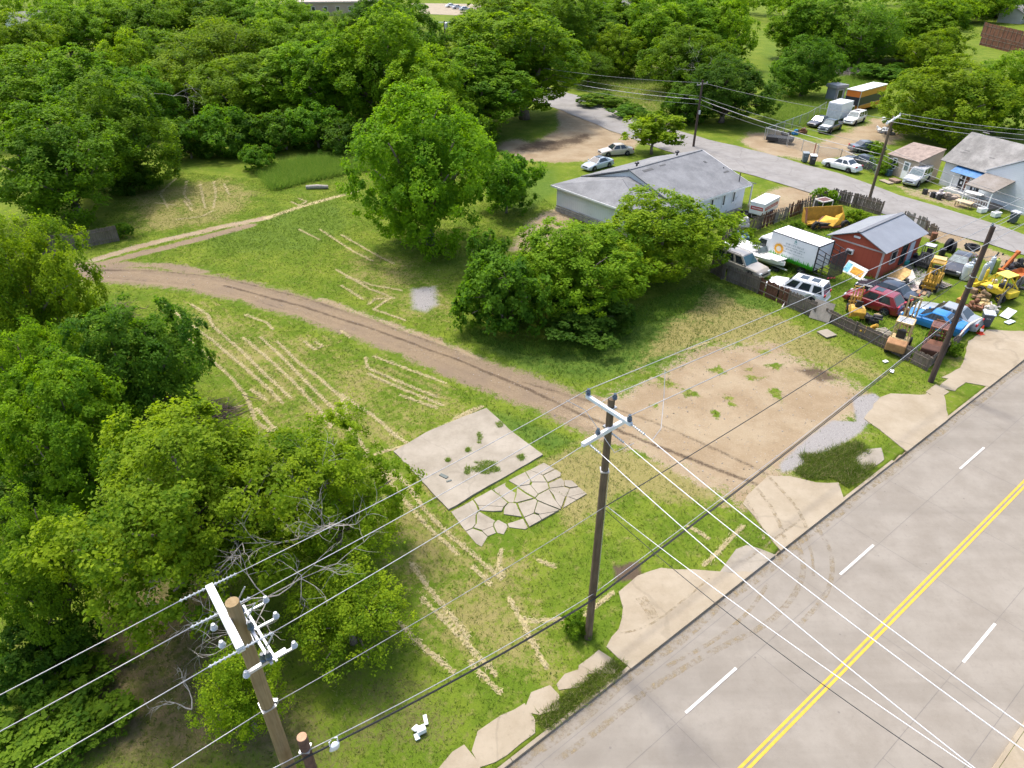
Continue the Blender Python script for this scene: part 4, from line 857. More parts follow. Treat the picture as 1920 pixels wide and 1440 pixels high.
fm = MB(); fm.bar((gu - .3, -.03, EZ), (L_, -.03, EZ), 0.05, 0.18); fm.bar((-.03, 0, EZ - .05), (-.03, W_, EZ - .05), 0.05, 0.18); fm.bar((L_ + .03, 0, EZ), (L_ - .17, W_ / 2, RZ + .02), 0.05, 0.2); fm.build("fascia", WHITE, house)
rg = MB(); rg.bar((gu - .2, W_ / 2, RZ + .13), (L_ - .3, W_ / 2, RZ + .13), 0.32, 0.05); rg.build("ridge_cap", GREYSH, rf)
DKM = plain("dark_metal", (0.05, 0.05, 0.055), 0.5, 0.4)
for u_, v_ in ((6.6, W_ / 2 + .9), (13.2, W_ / 2 + 1.0)):
    m = MB(); z = RZ - .25; m.lathe([(0.1, 0), (0.1, 0.35), (0.24, 0.36), (0.24, 0.5), (0.05, 0.6)], (u_, v_, z), 12); m.build("roof_vent", DKM, rf)
for u_, v_, h_ in ((15.2, 0.8, .7), (15.6, 3.2, .7)): MB().tube([(u_, v_, EZ + .2), (u_, v_, EZ + .3 + h_ + .3)], 0.05, 8).build("vent_pipe", DKM, rf)
pt = MB(); [pt.box((u_, v_, EZ + (RZ - EZ) * v_ / (W_ / 2) + .135), (a, b, 0.02), m=Matrix.Rotation(math.atan2(RZ - EZ, W_ / 2), 3, 'X')) for u_, v_, a, b in ((6.4, 5.9, 1.5, .35), (8.8, 6.0, .9, .2), (14.4, 4.8, .35, .4), (15.3, 2.6, .8, .25))]
pt.build("roof_patch", plain("tar_patch", (0.09, 0.09, 0.09), 0.9), rf)
for u_ in (10.3, 12.3, 14.0): window(house, "window", (u_, o - .052, 1.85), (0.2, 0, 0), 0.55, (0, -1, 0), frame=WHITE)
bd = MB(); bd.bar((o - .1, .5, .62), (o - .1, W_ - .5, .62), .05, .12); bd.bar((o - .06, 1.5, .75), (o - .06, 9.5, .75), .02, .03); bd.build("skirt_board", FOUND, house)
# --- red shed in the yard
shed = empty("red_shed", (31.4, 53.9, 0), R_(38.3), "red wooden shed with a grey metal roof inside the scrap yard", "shed")
REDW = siding("red_siding", (0.39, 0.085, 0.048), 0.42, True, 0.05, (0.2, 0.05, 0.04)); sl, sw, sz, sr = 7.4, 5.2, 2.45, 3.55
o = 0.22
MB().prism([(o, o), (sl - o, o), (sl - o, sw - o), (o, sw - o)], -0.1, sz + .04).build("wall", REDW, shed)
g = MB(); g.panel([(o, sw - o, sz), (o, o, sz), (o, sw / 2, sr - .09)], 0.015); g.panel([(sl - o, o, sz), (sl - o, sw - o, sz), (sl - o, sw / 2, sr - .09)], 0.015); g.build("gable", REDW, shed)
rm = MB(); roof_slab(rm, [(-.1, -.1, sz), (sl + .1, -.1, sz), (sl + .1, sw / 2, sr), (-.1, sw / 2, sr)], 0.07); roof_slab(rm, [(sl + .1, sw / 2, sr + .002), (sl + .1, sw + .1, sz), (-.1, sw + .1, sz), (-.1, sw / 2, sr + .002)], 0.07)
srf = rm.build("roof", metal_roof("grey_metal_roof", (0.24, 0.25, 0.265)), shed); MB().bar((-.15, sw / 2, sr + .085), (sl + .15, sw / 2, sr + .085), 0.35, 0.04).build("ridge_cap", plain("dark_ridge", (0.17, 0.175, 0.185), 0.5, 0.2), srf)
GT = plain("shed_trim", (0.42, 0.36, 0.33), 0.8)
tm = MB(); tm.bar((o - .03, o - .03, 0), (o - .03, o - .03, sz), 0.14); tm.bar((o - .02, .1, sz - .05), (o - .02, sw - .1, sz - .05), 0.06, 0.12); tm.bar((o - .02, sw - o, 0), (o - .02, sw - o, sz), 0.1); tm.build("trim", GT, shed)
ac = MB().box((o - .08, 3.0, 1.65), (0.3, 0.6, 0.42)).build("air_conditioner", WHITE, shed, 0.02); MB().box((o - .24, 3.0, 1.62), (0.02, 0.45, 0.26)).build("grille", DKM, ac)
MB().box((o - .06, 2.75, 3.05), (0.1, 0.55, 0.16)).build("lamp", WHITE, shed)
window(shed, "window", (2.3, o - .005, 1.5), (0.5, 0, 0), 0.55, (0, -1, 0), frame=GT)
window(shed, "window", (4.2, o - .005, 1.3), (0.4, 0, 0), 0.9, (0, -1, 0), frame=plain("dark_frame", (.04, .06, .06), .6))
MB().box((5.6, o - .03, 1.05), (0.85, 0.06, 2.05)).build("door", plain("pale_door", (0.5, 0.55, 0.6), 0.6), shed)
# --- beige lean-to shed across the street
bs = gp(1658, 322); bsa = math.atan2((gp(1712, 342) - bs).y, (gp(1712, 342) - bs).x); bl = (gp(1712, 342) - bs).length
BEI = siding("beige_siding", (0.44, 0.36, 0.27), 0.16, False, 0.03)
hut = empty("beige_shed", bs, bsa, "small beige sided shed with a slanted roof next to the silver off roader", "shed")
bd_, hz1, hz2 = 3.3, 2.1, 3.2
MB().extr([(0, -.1), (bl, -.1), (bl, hz1 + .25), (0, hz1)], 0, 0.12).build("front_wall", BEI, hut)
MB().panel([(bl - .06, 0.12, -.1), (bl - .06, bd_, -.1), (bl - .06, bd_, hz2 + .3), (bl - .06, 0.12, hz1 + .22)], 0.06).build("side_wall", BEI, hut)
MB().panel([(0.06, bd_, -.1), (0.06, .12, -.1), (0.06, .12, hz1 - .03), (0.06, bd_, hz2)], 0.06).build("side_wall", BEI, hut); MB().extr([(0, -.1), (bl, -.1), (bl, hz2 + .25), (0, hz2)], bd_, bd_ + .1).build("back_wall", BEI, hut)
MB().panel([(-.15, -.2, hz1), (bl + .12, -.2, hz1 + .28), (bl + .12, bd_ + .15, hz2 + .36), (-.15, bd_ + .15, hz2 + .02)], 0.08).build("roof", plain("tan_roof", (0.24, 0.19, 0.16), 0.9, 0, 0.25, 2), hut)
dr = MB().box((bl * .66, -.03, 1.0), (0.95, 0.06, 2.0)).build("door", WHITE, hut); MB().box((bl * .66, -.07, 1.45), (0.6, 0.02, 0.85)).build("pane", GLASS_PALE, dr)
window(hut, "window", (bl * .25, -.005, 1.35), (0.28, 0, 0), 0.6, (0, -1, 0), bars=1); window(hut, "window", (bl + .02, 0.9, 1.3), (0, .4, 0), 0.6, (1, 0, 0), frame=TRIM)
# --- grey roofed white house at the right edge
p0 = gp(1752, 344); p1 = gp(1826, 368); pa = math.atan2((p1 - p0).y, (p1 - p0).x)
rh = empty("grey_roofed_house", p0, pa, "white house with a worn grey roof and a blue awning across the street", "house")
rl, rw, rz, rr = 15.0, 7.2, 2.75, 5.5
WH2 = siding("clapboard", (0.66, 0.66, 0.65), 0.16, False, 0.05)
MB().prism([(.3, .3), (rl, .3), (rl, rw), (.3, rw)], -0.1, rz + .03).build("wall", WH2, rh)
MB().panel([(.3, rw, rz), (.3, .3, rz), (.3, rw / 2, rr - .1)], 0.02).build("gable", WH2, rh)
rm = MB(); roof_slab(rm, [(-.1, -.15, rz - .05), (rl, -.15, rz - .05), (rl, rw / 2, rr), (-.1, rw / 2, rr)], 0.1); roof_slab(rm, [(rl, rw / 2, rr + .002), (rl, rw + .3, rz - .05), (-.1, rw + .3, rz - .05), (-.1, rw / 2, rr + .002)], 0.1)
rrf = rm.build("roof", OLDSH, rh)
pt = MB(); rg_ = random.Random(4); sl_ = math.atan2(rr - rz, rw / 2 + .1)
for i in range(9): v_ = rg_.uniform(.6, 4.3); pt.box((rg_.uniform(.8, 8), v_, rz + (rr - rz) * (v_ + .15) / (rw / 2 + .15) + .085), (rg_.uniform(.5, 1.0), 0.14, 0.02), m=Matrix.Rotation(sl_, 3, 'X'))
pt.build("roof_patch", plain("tar_patch2", (0.13, 0.125, 0.12), 0.9), rrf)
cg = MB(); cg.panel([(6.2, 4.2, rz - .02), (7.9, 2.2, 5.2), (7.9, 7, 5.2), (6.2, 7, 4.0)], .08); cg.panel([(7.9, 2.2, 5.2), (9.8, 2.2, 3.8), (9.8, 7, 3.8), (7.9, 7, 5.2)], .08); cg.build("dormer_roof", OLDSH, rh)
cw = MB(); cw.panel([(5.9, -.62, -.1), (13, -.62, -.1), (13, -.62, 3.4), (9.5, -.62, 5.1), (5.9, -.62, 3.2)], 0.06); cw.prism([(5.92, -.6), (13, -.6), (13, .4), (5.92, .4)], -.1, 2.8)
cw.build("front_gable", siding("pale_blue_siding", (0.60, 0.64, 0.66), 0.2, False, 0.04), rh)
crf = MB(); crf.panel([(5.7, -.8, 3.1), (9.5, -.8, 5.18), (9.5, 4.6, 5.18), (5.7, 2.4, 3.1)], .09); crf.panel([(9.5, -.8, 5.18), (13.3, -.8, 3.1), (13.3, 2.4, 3.1), (9.5, 4.6, 5.18)], .09); crf.build("gable_roof", siding("white_metal_roof", (0.6, 0.61, 0.63), 0.35, False, 0.02), rh)
aw = MB(); aw.panel([(2.0, -.9, 2.1), (6.4, -.9, 2.1), (6.4, .28, 2.7), (2.0, .28, 2.7)], .04); aw.build("awning", plain("blue_tarp", (0.03, 0.14, 0.33), 0.45, 0, 0.25, 2, 0.25, (0.35, 0.5, 0.62)), rh)
ap_ = MB(); [ap_.box((x, -.62, 1.0), (.09, .09, 2.2)) for x in (2.4, 3.9, 5.9)]; ap_.bar((2.3, -.66, 2.08), (6.3, -.66, 2.08), .06, .14); ap_.build("awning_post", WHITE, rh)
for x, m in ((2.9, TRIM), (3.5, plain("brown_door", (.2, .07, .035), .6)), (4.5, TRIM), (5.2, TRIM)): MB().box((x, .28, 1.1), (.55, .06, 1.9)).build("door" if x == 3.5 else "shop_window", m, rh)
for x, z in ((2.8, 1.5), (3.0, .9), (4.4, 1.2), (4.6, .7), (5.2, 1.35)): MB().box((x, .235, z), (.22, .02, .3)).build("notice", WHITE, rh)
MB().prism([(2.0, -1.3), (6.2, -1.3), (6.2, .3), (2.0, .3)], -.05, .25).build("porch_floor", plain("porch_boards", (.5, .5, .48), .8), rh)
pr = MB(); pr.panel([(6.0, -3.6, 2.0), (9.3, -3.6, 2.0), (9.3, -.55, 2.9), (6.0, -.55, 2.9)], .1); pr.build("porch_roof", BROWNSH, rh)
pp = MB(); [pp.box((x, -3.45, .9), (.12, .12, 2.3)) for x in (6.15, 9.15)]; pp.build("porch_post", WHITE, rh)
ra = MB(); [ra.bar((6.15, -3.45, z), (9.15, -3.45, z), .06) for z in (.45, .95)]; [ra.bar((6.15 + k * .3, -3.45, .05), (6.15 + k * .3, -3.45, .95), .035) for k in range(1, 10)]; ra.build("porch_railing", WHITE, rh)
MB().prism([(6.1, -3.5), (9.2, -3.5), (9.2, -.65), (6.1, -.65)], -.05, .2).build("porch_floor", plain("dark_boards", (.2, .17, .14), .8), rh)
# --- far buildings along the top
def far_house(name, label, u, v, w, d, h, rz_, wallc, roofc, cat="house", flat=False, wins=3):
    p = gp(u, v); e = empty(name, p, rz_, label, cat); wm = plain(name + "_wall" + str(u), wallc, .8, 0, .1, .5); 
    MB().prism([(-w/2, -d/2), (w/2, -d/2), (w/2, d/2), (-w/2, d/2)], -.2, h).build("wall", wm, e)
    rmx = shingle(name + "_roof" + str(u), tuple(x * .85 for x in roofc), roofc)
    if flat: MB().prism([(-w/2-.3, -d/2-.3), (w/2+.3, -d/2-.3), (w/2+.3, d/2+.3), (-w/2-.3, d/2+.3)], h + .003, h + .5).build("roof", rmx, e)
    else:
        m = MB(); m.panel([(-w/2-.4, -d/2-.4, h), (w/2+.4, -d/2-.4, h), (w/2+.4, 0, h + d * .28), (-w/2-.4, 0, h + d * .28)], .15); m.panel([(w/2+.4, 0, h + d*.28), (w/2+.4, d/2+.4, h), (-w/2-.4, d/2+.4, h), (-w/2-.4, 0, h + d*.28)], .15); m.build("roof", rmx, e)
        g = MB(); g.panel([(w/2, -d/2, h), (w/2, d/2, h), (w/2, 0, h + d*.27)], .05); g.panel([(-w/2, d/2, h), (-w/2, -d/2, h), (-w/2, 0, h + d*.27)], .05); g.build("gable", wm, e)
    for k in range(wins): window(e, "window", (-w/2 + w * (k + .5) / wins, -d/2 - .01, h * .55), (.6, 0, 0), .7, (0, -1, 0))
    return e
far_house("far_house", "house with a white gable half hidden by the far trees", 72, 62, 12, 9, 3.2, R_(60), (.6, .6, .6), (.22, .21, .2))
far_house("far_house", "small grey roofed house between the far crowns", 168, 52, 10, 8, 3.0, R_(10), (.5, .5, .5), (.2, .19, .17))
far_house("far_house", "pale building glimpsed above the feathery crown", 345, 16, 14, 9, 3.5, R_(20), (.5, .52, .54), (.42, .42, .42))
far_house("far_building", "wide building with a pale brown roof at the top edge", 628, 24, 34, 22, 4.0, R_(8), (.36, .27, .22), (.42, .36, .32), "building", True, 8)
far_house("far_building", "long pale warehouse behind the far car park", 870, -6, 50, 18, 5.0, R_(4), (.5, .48, .44), (.5, .47, .42), "building", True, 9)
far_house("far_house", "pale green house with a white framed window among far trees", 1150, 30, 11, 8, 3.4, R_(20), (.34, .36, .32), (.22, .21, .2), wins=2)
far_house("far_house", "small weathered house behind the brown fence", 1900, 42, 8, 7, 3.0, R_(35), (.4, .38, .36), (.3, .28, .26))
far_house("grey_hut", "tiny grey hut at the foot of the compact round tree", 1563, 189, 2.2, 2.0, 2.3, R_(25), (.30, .33, .35), (.4, .41, .41), "shed", True, 1)
lot2 = MB().prism([tuple(gp(*q)[:2]) for q in ((790, 26), (885, 30), (930, 8), (770, 6))], -.05, .05).build("car_park", PAVE); fixn(lot2); tag(lot2, "pale far car park", None, None, 'structure')
# ---------------------------------------------------------------- fences
GWOOD = wood("grey_fence_wood", (0.12, 0.095, 0.074), (0.205, 0.17, 0.14), (8, 8, .5), 2.0); BWOOD = wood("brown_fence_wood", (0.10, 0.045, 0.03), (0.17, 0.085, 0.055), (8, 8, .5), 2.0); LWOOD = wood("pale_board", (0.26, 0.23, 0.19), (0.36, 0.32, 0.27), (8, 8, .5), 2.0)
def fence(label, pts, h0, h1, mats, seed, ragged=.08, leanr=.05, missing=.03, bw=.145, cap=False, name="wooden_fence"):
    pts = [Vector((p[0], p[1], 0)) for p in pts]; rn = random.Random(seed); c = pts[0].copy(); root = empty(name, c, 0, label, "fence")
    tot = sum((b - a).length for a, b in zip(pts[:-1], pts[1:])); done = 0; post = MB(); rail = MB(); secs = []
    for a, b in zip(pts[:-1], pts[1:]):
        L = (b - a).length; d = (b - a) / L; n = Vector((-d.y, d.x, 0)); k = 0; s = 0; sec = MB(); npan = max(1, round(L / 2.4)); pl = L / npan
        for ip in range(npan):
            sec = MB(); tilt = rn.uniform(-leanr, leanr); hh = (h0 + (h1 - h0) * (done + ip * pl) / tot) * rn.uniform(1 - ragged * .5, 1 + ragged * .5); s0 = ip * pl; s = 0
            q0 = a + d * s0 - c; post.box((q0.x, q0.y, hh / 2), (.1, .1, hh + .1), math.atan2(d.y, d.x))
            while s < pl - .02:
                w = bw * rn.uniform(.85, 1.05); hb = hh * (1 + rn.uniform(-ragged, ragged) * .6)
                if rn.random() > missing:
                    p = a + d * (s0 + s + w / 2) - c + n * rn.uniform(.045, .06); tl = tilt + rn.gauss(0, leanr * .25)
                    m = Matrix((d, n, Vector((0, 0, 1)))).transposed() @ Matrix.Rotation(tl, 3, 'X') @ Matrix.Rotation(rn.gauss(0, .012), 3, 'Y')
                    sec.box((p.x + n.x * math.sin(-tl) * hb * .5, p.y + n.y * math.sin(-tl) * hb * .5, hb / 2), (w - .012, .02, hb), m=m)
                s += w
            mt = mats[rn.randrange(len(mats))]; secs.append((sec, mt))
            for zf in (.25, .8): q1 = q0 + d * pl; rail.bar(q0 + Vector((0, 0, hh * zf)) - n * .01, q1 + Vector((0, 0, hh * zf)) - n * .01, .04, .08)
        done += L
    for sec, mt in secs: sec.build("board_panel", mt, root)
    post.build("post", GWOOD, root); rail.build("rail", GWOOD, root); return root
def pxf(*p): return [gp(*q) for q in p]
fence("weathered board fence between the vacant lot and the scrap yard", pxf((1333,511),(1352,523),(1420,550),(1475,575),(1525,597)), 1.45, 1.35, [GWOOD, GWOOD, wood("fence_b", (.14,.115,.095),(.22,.19,.165),(8,8,.5),2), BWOOD], 3, .10, .05)
fence("low grey board fence at the front corner of the scrap yard", pxf((1545,601),(1600,628),(1660,656),(1735,695)), 1.05, 1.1, [GWOOD, wood("fence_c", (.10,.09,.085),(.18,.165,.15),(8,8,.5),2)], 4, .06, .05, .02)
fence("short grey fence running from the front corner toward the driveway", pxf((1737,695),(1800,642)), 1.0, .9, [GWOOD], 5, .08, .06)
fence("grey fence beside the grassy verge and the yellow loader", pxf((1868,578),(1925,528),(2000,470)), 1.15, 1.2, [wood("fence_d", (.22,.20,.175),(.30,.275,.245),(8,8,.5),2)], 6, .03, .02, .0)
fence("broken grey fence with leaning boards behind the box truck", pxf((1352,462),(1400,440),(1450,420),(1500,402),(1560,379)), 1.5, 1.5, [GWOOD, wood("fence_e", (.20,.18,.16),(.30,.275,.25),(8,8,.5),2), BWOOD], 7, .22, .16, .10)
fence("old grey fence between the scrap yard and the street", pxf((1562,380),(1600,389),(1650,404)), 1.45, 1.4, [GWOOD, LWOOD], 8, .12, .08)
fence("rough fence of sheets and boards beside the red shed's doorway", pxf((1690,423),(1732,437),(1752,447)), 1.5, 1.0, [GWOOD, wood("fence_f", (.24,.215,.19),(.33,.30,.27),(8,8,.5),2)], 9, .15, .1)
fence("grey plank fence half buried in trees on the lot's far edge", pxf((60,490),(92,473),(150,466),(224,452)), 1.55, 1.5, [GWOOD, GWOOD, LWOOD], 10, .04, .02, .0)
fence("long dark brown plank fence in the far corner", pxf((1838,68),(1925,92),(2010,112)), 3.6, 3.6, [BWOOD], 11, .02, .01, 0, .5)
fence("second brown fence in front of the long one", pxf((1836,84),(1880,95),(1925,106)), 2.2, 2.2, [BWOOD], 12, .02, .01, 0, .5)
lb = empty("leaning_board", gp(1536, 600), R_(-40), "wide grey board leaning over the gap in the yard fence", "board"); MB().box((0, 0.1, .75), (1.5, .05, 1.5), m=Matrix.Rotation(R_(-22), 3, 'X')).build("board", LWOOD, lb)
wp = MB().bar(gp(1466, 577), gp(1477, 562) + Vector((0, 0, .35)), .08).build("loose_post", plain("pale_post", (.5, .47, .42), .8)); tag(wp, "pale stick leaning on the board fence from the grass side", "post")
# chain link fence and gate across the street
CH = NT("chain_link"); w = CH.pos(); sp = CH.n("ShaderNodeSeparateXYZ"); CH.set(sp.inputs[0], w)
m1 = CH.math('FRACT', CH.math('MULTIPLY', CH.math('ADD', sp.outputs[0], sp.outputs[2]), 9)); m2 = CH.math('FRACT', CH.math('MULTIPLY', CH.math('SUBTRACT', sp.outputs[0], sp.outputs[2]), 9))
k = CH.math('MAXIMUM', CH.math('LESS_THAN', m1, .13), CH.math('LESS_THAN', m2, .13)); b = CH.n("ShaderNodeBsdfPrincipled", {"Base Color": (.3, .31, .32), "Roughness": .5, "Metallic": .5}); tr = CH.n("ShaderNodeBsdfTransparent"); mx = CH.n("ShaderNodeMixShader"); CH.set(mx.inputs[0], k); CH.t.links.new(tr.outputs[0], mx.inputs[1]); CH.t.links.new(b.outputs[0], mx.inputs[2]); CH.t.links.new(mx.outputs[0], CH.out.inputs[0])
def chain(label, pts, h, name="chain_link_fence", postm=STEEL, rustp=()):
    for i, (a, b) in enumerate(zip(pts[:-1], pts[1:])): pass
    root = empty(name, pts[0], 0, label, "fence"); c = pts[0]; pm = MB(); rl_ = MB()
    for i, (a, b) in enumerate(zip(pts[:-1], pts[1:])):
        L = (b - a).length; an = math.atan2(b.y - a.y, b.x - a.x); o_ = MB().quadv([(0, 0, .05), (L, 0, .05), (L, 0, h), (0, 0, h)]).build("mesh_panel", CH.m, root); o_.location = a - c; o_.rotation_euler.z = an
        for k in range(max(1, int(L / 2.6)) + 1): q = a.lerp(b, k / max(1, int(L / 2.6))) - c; pm.tube([q, q + Vector((0, 0, h + .1))], .04, 6)
        rl_.tube([a - c + Vector((0, 0, h)), b - c + Vector((0, 0, h))], .025, 5)
    pm.build("post", postm, root); rl_.build("rail", STEEL, root); return root
chain("chain link fence in front of the weedy field across the street", pxf((1432,262),(1474,274)), 1.7); chain("chain link gate section by the two grey bins", pxf((1476,275),(1530,293)), 1.5); chain("chain link fence behind the white saloon", pxf((1532,292),(1575,298),(1640,328)), 1.2)
chain("chain link fence along the weeds behind the parked pickup", pxf((1436,262),(1512,232),(1545,212)), 1.7)
MBp = MB().tube([gp(1524, 296), gp(1524, 296) + Vector((0, 0, 1.9))], .06, 6).build("gate_post", rusty("rust_post", (.3, .07, .04), .4)); tag(MBp, "rusty red post behind the grey bins", "post")
# ---------------------------------------------------------------- utility poles and wires
PNEW = wood("new_pole_wood", (0.24, 0.17, 0.085), (0.32, 0.24, 0.13), (6, 6, .4), 2.0); PMID = wood("pole_wood", (0.11, 0.08, 0.05), (0.18, 0.135, 0.09), (6, 6, .4), 2.0); POLD = wood("old_pole_wood", (0.06, 0.043, 0.035), (0.115, 0.085, 0.07), (6, 6, .4), 2.0)
ARM = plain("fibreglass_arm", (0.60, 0.66, 0.69), 0.4, 0, .04); ARMW = plain("white_arm", (0.72, 0.72, 0.70), 0.5, 0, .04); POR = plain("porcelain_insulator", (0.05, 0.075, 0.10), 0.15, 0, .1, spec=.7); POL = plain("grey_insulator", (0.42, 0.44, 0.46), 0.25, spec=.6); HARD = plain("line_hardware", (0.42, 0.43, 0.44), .4, .6)
def pole(name, label, x, y, h, r0, r1, mat, lean=(0, 0)):
    e = empty(name, (x, y, 0), 0, label, "utility pole"); MB().tube([(0, 0, -.4), (lean[0] * .5, lean[1] * .5, h * .5), (lean[0], lean[1], h)], [r0, (r0 + r1) / 2, r1], 14).build("post", mat, e, smooth=False); return e
def insul(parent, p, r=.085, h=.24, mat=POR):
    p = Vector(p); return MB().lathe([(r * .5, 0), (r, .03), (r * 1.1, h * .3), (r * .7, h * .42), (r, h * .55), (r * .75, h * .75), (r * .6, h * .85), (r * .6, h)], p, 10).build("insulator", mat, parent, smooth=False)
def strain(parent, p0, p1, mat=POL, n=7):               # a strain insulator: discs along a rod
    p0, p1 = Vector(p0), Vector(p1); d = p1 - p0; L = d.length; q = d.to_track_quat('Z', 'Y').to_matrix(); prof = []
    for i in range(n): z = L * (i + .5) / n; prof += [(.018, z - L * .3 / n), (.05, z), (.018, z + L * .3 / n)]
    m = MB().lathe([(.02, 0)] + prof + [(.02, L)], (0, 0, 0), 8); m.v = [tuple(q @ Vector(v) + p0) for v in m.v]; return m.build("strain_insulator", mat, parent)
M0 = Vector((3.24, 18.26, 0)); ML = Vector((-6.72, 10.77, 0)); MR = Vector((27.94, 38.09, 0)); MN = M0 + DIR * 66
pm_ = pole("utility_pole", "tall brown utility pole with two pale crossarms beside the kerb", *M0[:2], 12.35, .165, .12, PMID)
def sub(a, b): return Vector(a) - Vector(b)
a0, a1 = gp(1100, 742, 12.0) - M0, gp(1184, 796, 12.0) - M0
A1 = (MB().bar(a0, a1, .12, .13)).build("crossarm", ARM, pm_, .01); b0, b1 = gp(1092, 834, 11.2) - M0, gp(1176, 786, 11.2) - M0; MB().bar(b0, b1, .13, .15).build("crossarm", ARMW, pm_, .01)
up_ = Vector((0, 0, .07)); i1 = a0.lerp(a1, .03) + up_; i2 = a0.lerp(a1, .95) + up_; i3 = Vector((.1, 0, 12.3)); insul(pm_, i1); insul(pm_, i2); insul(pm_, i3); i4 = b0.lerp(b1, .33) + up_; insul(pm_, i4)
hw = MB(); hw.box((0, 0, 12.0), (.3, .3, .06), R_(37.8)); hw.box((0, 0, 11.2), (.3, .3, .06), R_(37.8)); hw.box((0, 0, 9.3), (.31, .31, .05)); hw.tube([(.14, -.1, 9.3), (.15, -.12, 3)], .012, 4); hw.build("bracket", HARD, pm_)
pl_ = pole("utility_pole", "near pale new pole with a big white crossarm and fuse cutouts", *ML[:2], 11.6, .22, .165, PNEW)
c0, c1 = gp(393, 1100, 11.1) - ML, gp(452, 1218, 11.1) - ML; MB().bar(c0, c1, .19, .2).build("crossarm", ARMW, pl_, .01)
d0, d1 = gp(447, 1140, 10.9) - ML, gp(510, 1245, 10.4) - ML; st_ = MB(); st_.bar(d0, d1, .07, .07); st_.bar(d0 + DIR * .12, d1 + DIR * .12, .06, .06); 
e0, e1 = gp(462, 1264, 10.2) - ML, gp(536, 1218, 10.2) - ML; st_.bar(e0, e1, .09, .09); st_.build("steel_bracket", STEEL, pl_)
tops = []
for f_ in (.12, .42, .95): p = d0.lerp(d1, f_); insul(pl_, p + Vector((0, 0, .06)), .08, .3); tops.append(p + Vector((0, 0, .4))); q = p + DIR * .62; MB().bar(p, q, .05).build("bracket_arm", STEEL, pl_); insul(pl_, q, .075, .2, POL)
insul(pl_, e0.lerp(e1, .45) + Vector((0, 0, .05)), .08, .3); insul(pl_, e0 - Vector((0, 0, .1)), .08, .2, POL)
for f_ in (.52, .78): insul(pl_, c0.lerp(c1, f_) - DIR * .3 - Vector((0, 0, .2)), .08, .2, POL)
fu = MB(); [fu.tube([p + Vector((0, 0, .1)), p + DIR * .25 + Vector((0, 0, .45))], .02, 5) for p in tops]; fu.box((0, 0, 10.1), (.37, .37, .05), R_(37)); fu.box((.0, .0, 7.3), (.39, .39, .05), R_(37)); fu.box((.2, .1, 7.3), (.12, .1, .16)); fu.build("fuse_cutout", HARD, pl_)
stub = pole("cut_off_pole", "short sawn off brown pole beside the near tall pole", -5.95, 10.6, 6.0, .17, .15, plain("raw_stub", (.13, .075, .055), .9, 0, .3, 3)); MB().lathe([(.145, 0), (.14, .02)], (0, 0, 6.0), 14).build("sawn_top", plain("sawn_wood", (.45, .27, .16), .85), stub)
MB().box((0, 0, 5.4), (.3, .3, .05)).build("bracket", HARD, stub)
pr_ = pole("utility_pole", "old dark utility pole standing at the scrap yard's front corner", *MR[:2], 10.75, .185, .135, POLD)
hb = MB(); hb.box((0, 0, 6.9), (.34, .34, .05)); hb.box((0, 0, 7.6), (.33, .33, .05)); hb.tube([(.15, .1, 10.4), (.17, .12, 0.2)], .025, 5); hb.build("bracket", HARD, pr_)
for s_ in (-1, 1):
    q = Vector((0, 0, 9.0)) + NRM * (.9 * s_) + Vector((0, 0, .25)); m = MB(); m.bar((0, 0, 8.8), q, .03); m.build("side_arm", HARD, pr_); [insul(pr_, q + Vector((dx, dy, 0)), .05, .13, TRIM) for dx, dy in ((-.18, 0), (.18, .05), (0, .2))]
insul(pr_, (-.05, .05, 10.7))
p1_ = gp(1300, 275); pf1 = pole("utility_pole", "dark street pole with a double crossarm behind the white house", p1_.x, p1_.y, 8.6, .17, .12, POLD)
fa0, fa1 = Vector((-.85, -.75, 8.1)), Vector((.85, .75, 8.1)); m = MB(); m.bar(fa0, fa1, .1, .12); m.build("crossarm", plain("old_arm", (.2, .18, .16), .9), pf1); [insul(pf1, fa0.lerp(fa1, k) + up_, .06, .16, POL) for k in (.03, .35, .97)]
MB().box((.1, -.2, 4.6), (.25, .2, .5)).build("meter_box", STEEL, pf1)
p2_ = gp(1625, 390); pf2 = pole("utility_pole", "brown street pole with a white crossarm behind the red shed", p2_.x, p2_.y, 9.5, .17, .12, PMID)
fb0, fb1 = gp(1662, 232, 9.3) - p2_, gp(1688, 216, 9.4) - p2_; MB().bar(fb0, fb1, .13, .15).build("crossarm", ARMW, pf2); [insul(pf2, fb0.lerp(fb1, k) + up_, .07, .2, POL) for k in (.05, .5, .95)]
p3_ = gp(838, 140); pf3 = pole("utility_pole", "far pole with a grey transformer can among the trees", p3_.x, p3_.y, 10, .2, .15, POLD); zt = 8.6
MB().lathe([(.3, 0), (.32, .05), (.32, 1.1), (.2, 1.2)], (.35, -.3, zt), 14).build("transformer", STEEL, pf3); MB().bar((-1.2, 0, 9.8), (1.2, 0, 9.8), .12).build("crossarm", ARMW, pf3)
ALU = plain("aluminium_wire", (0.36, 0.36, 0.37), .4, .3, .05); ALUB = plain('bright_wire', (.62, .62, .63), .4, .2, .05); BLKW = plain("black_cable", (0.03, 0.03, 0.03), .6); GRYW = plain("grey_cable", (0.22, 0.22, 0.22), .5)
def wire(label, p0, p1, sag, r=.013, mat=ALU, n=20, name="power_line", cat="wire"):
    p0, p1 = Vector(p0), Vector(p1); pts = [p0.lerp(p1, k / n) - Vector((0, 0, 4 * sag * (k / n) * (1 - k / n))) for k in range(n + 1)]
    return tag(MB().tube(pts, r, 5).build(name, mat, smooth=True), label, cat)
top = Vector((0, 0, .22)); s1, s2, s3 = M0 + i1 + top, M0 + i3 + top, M0 + i2 + top
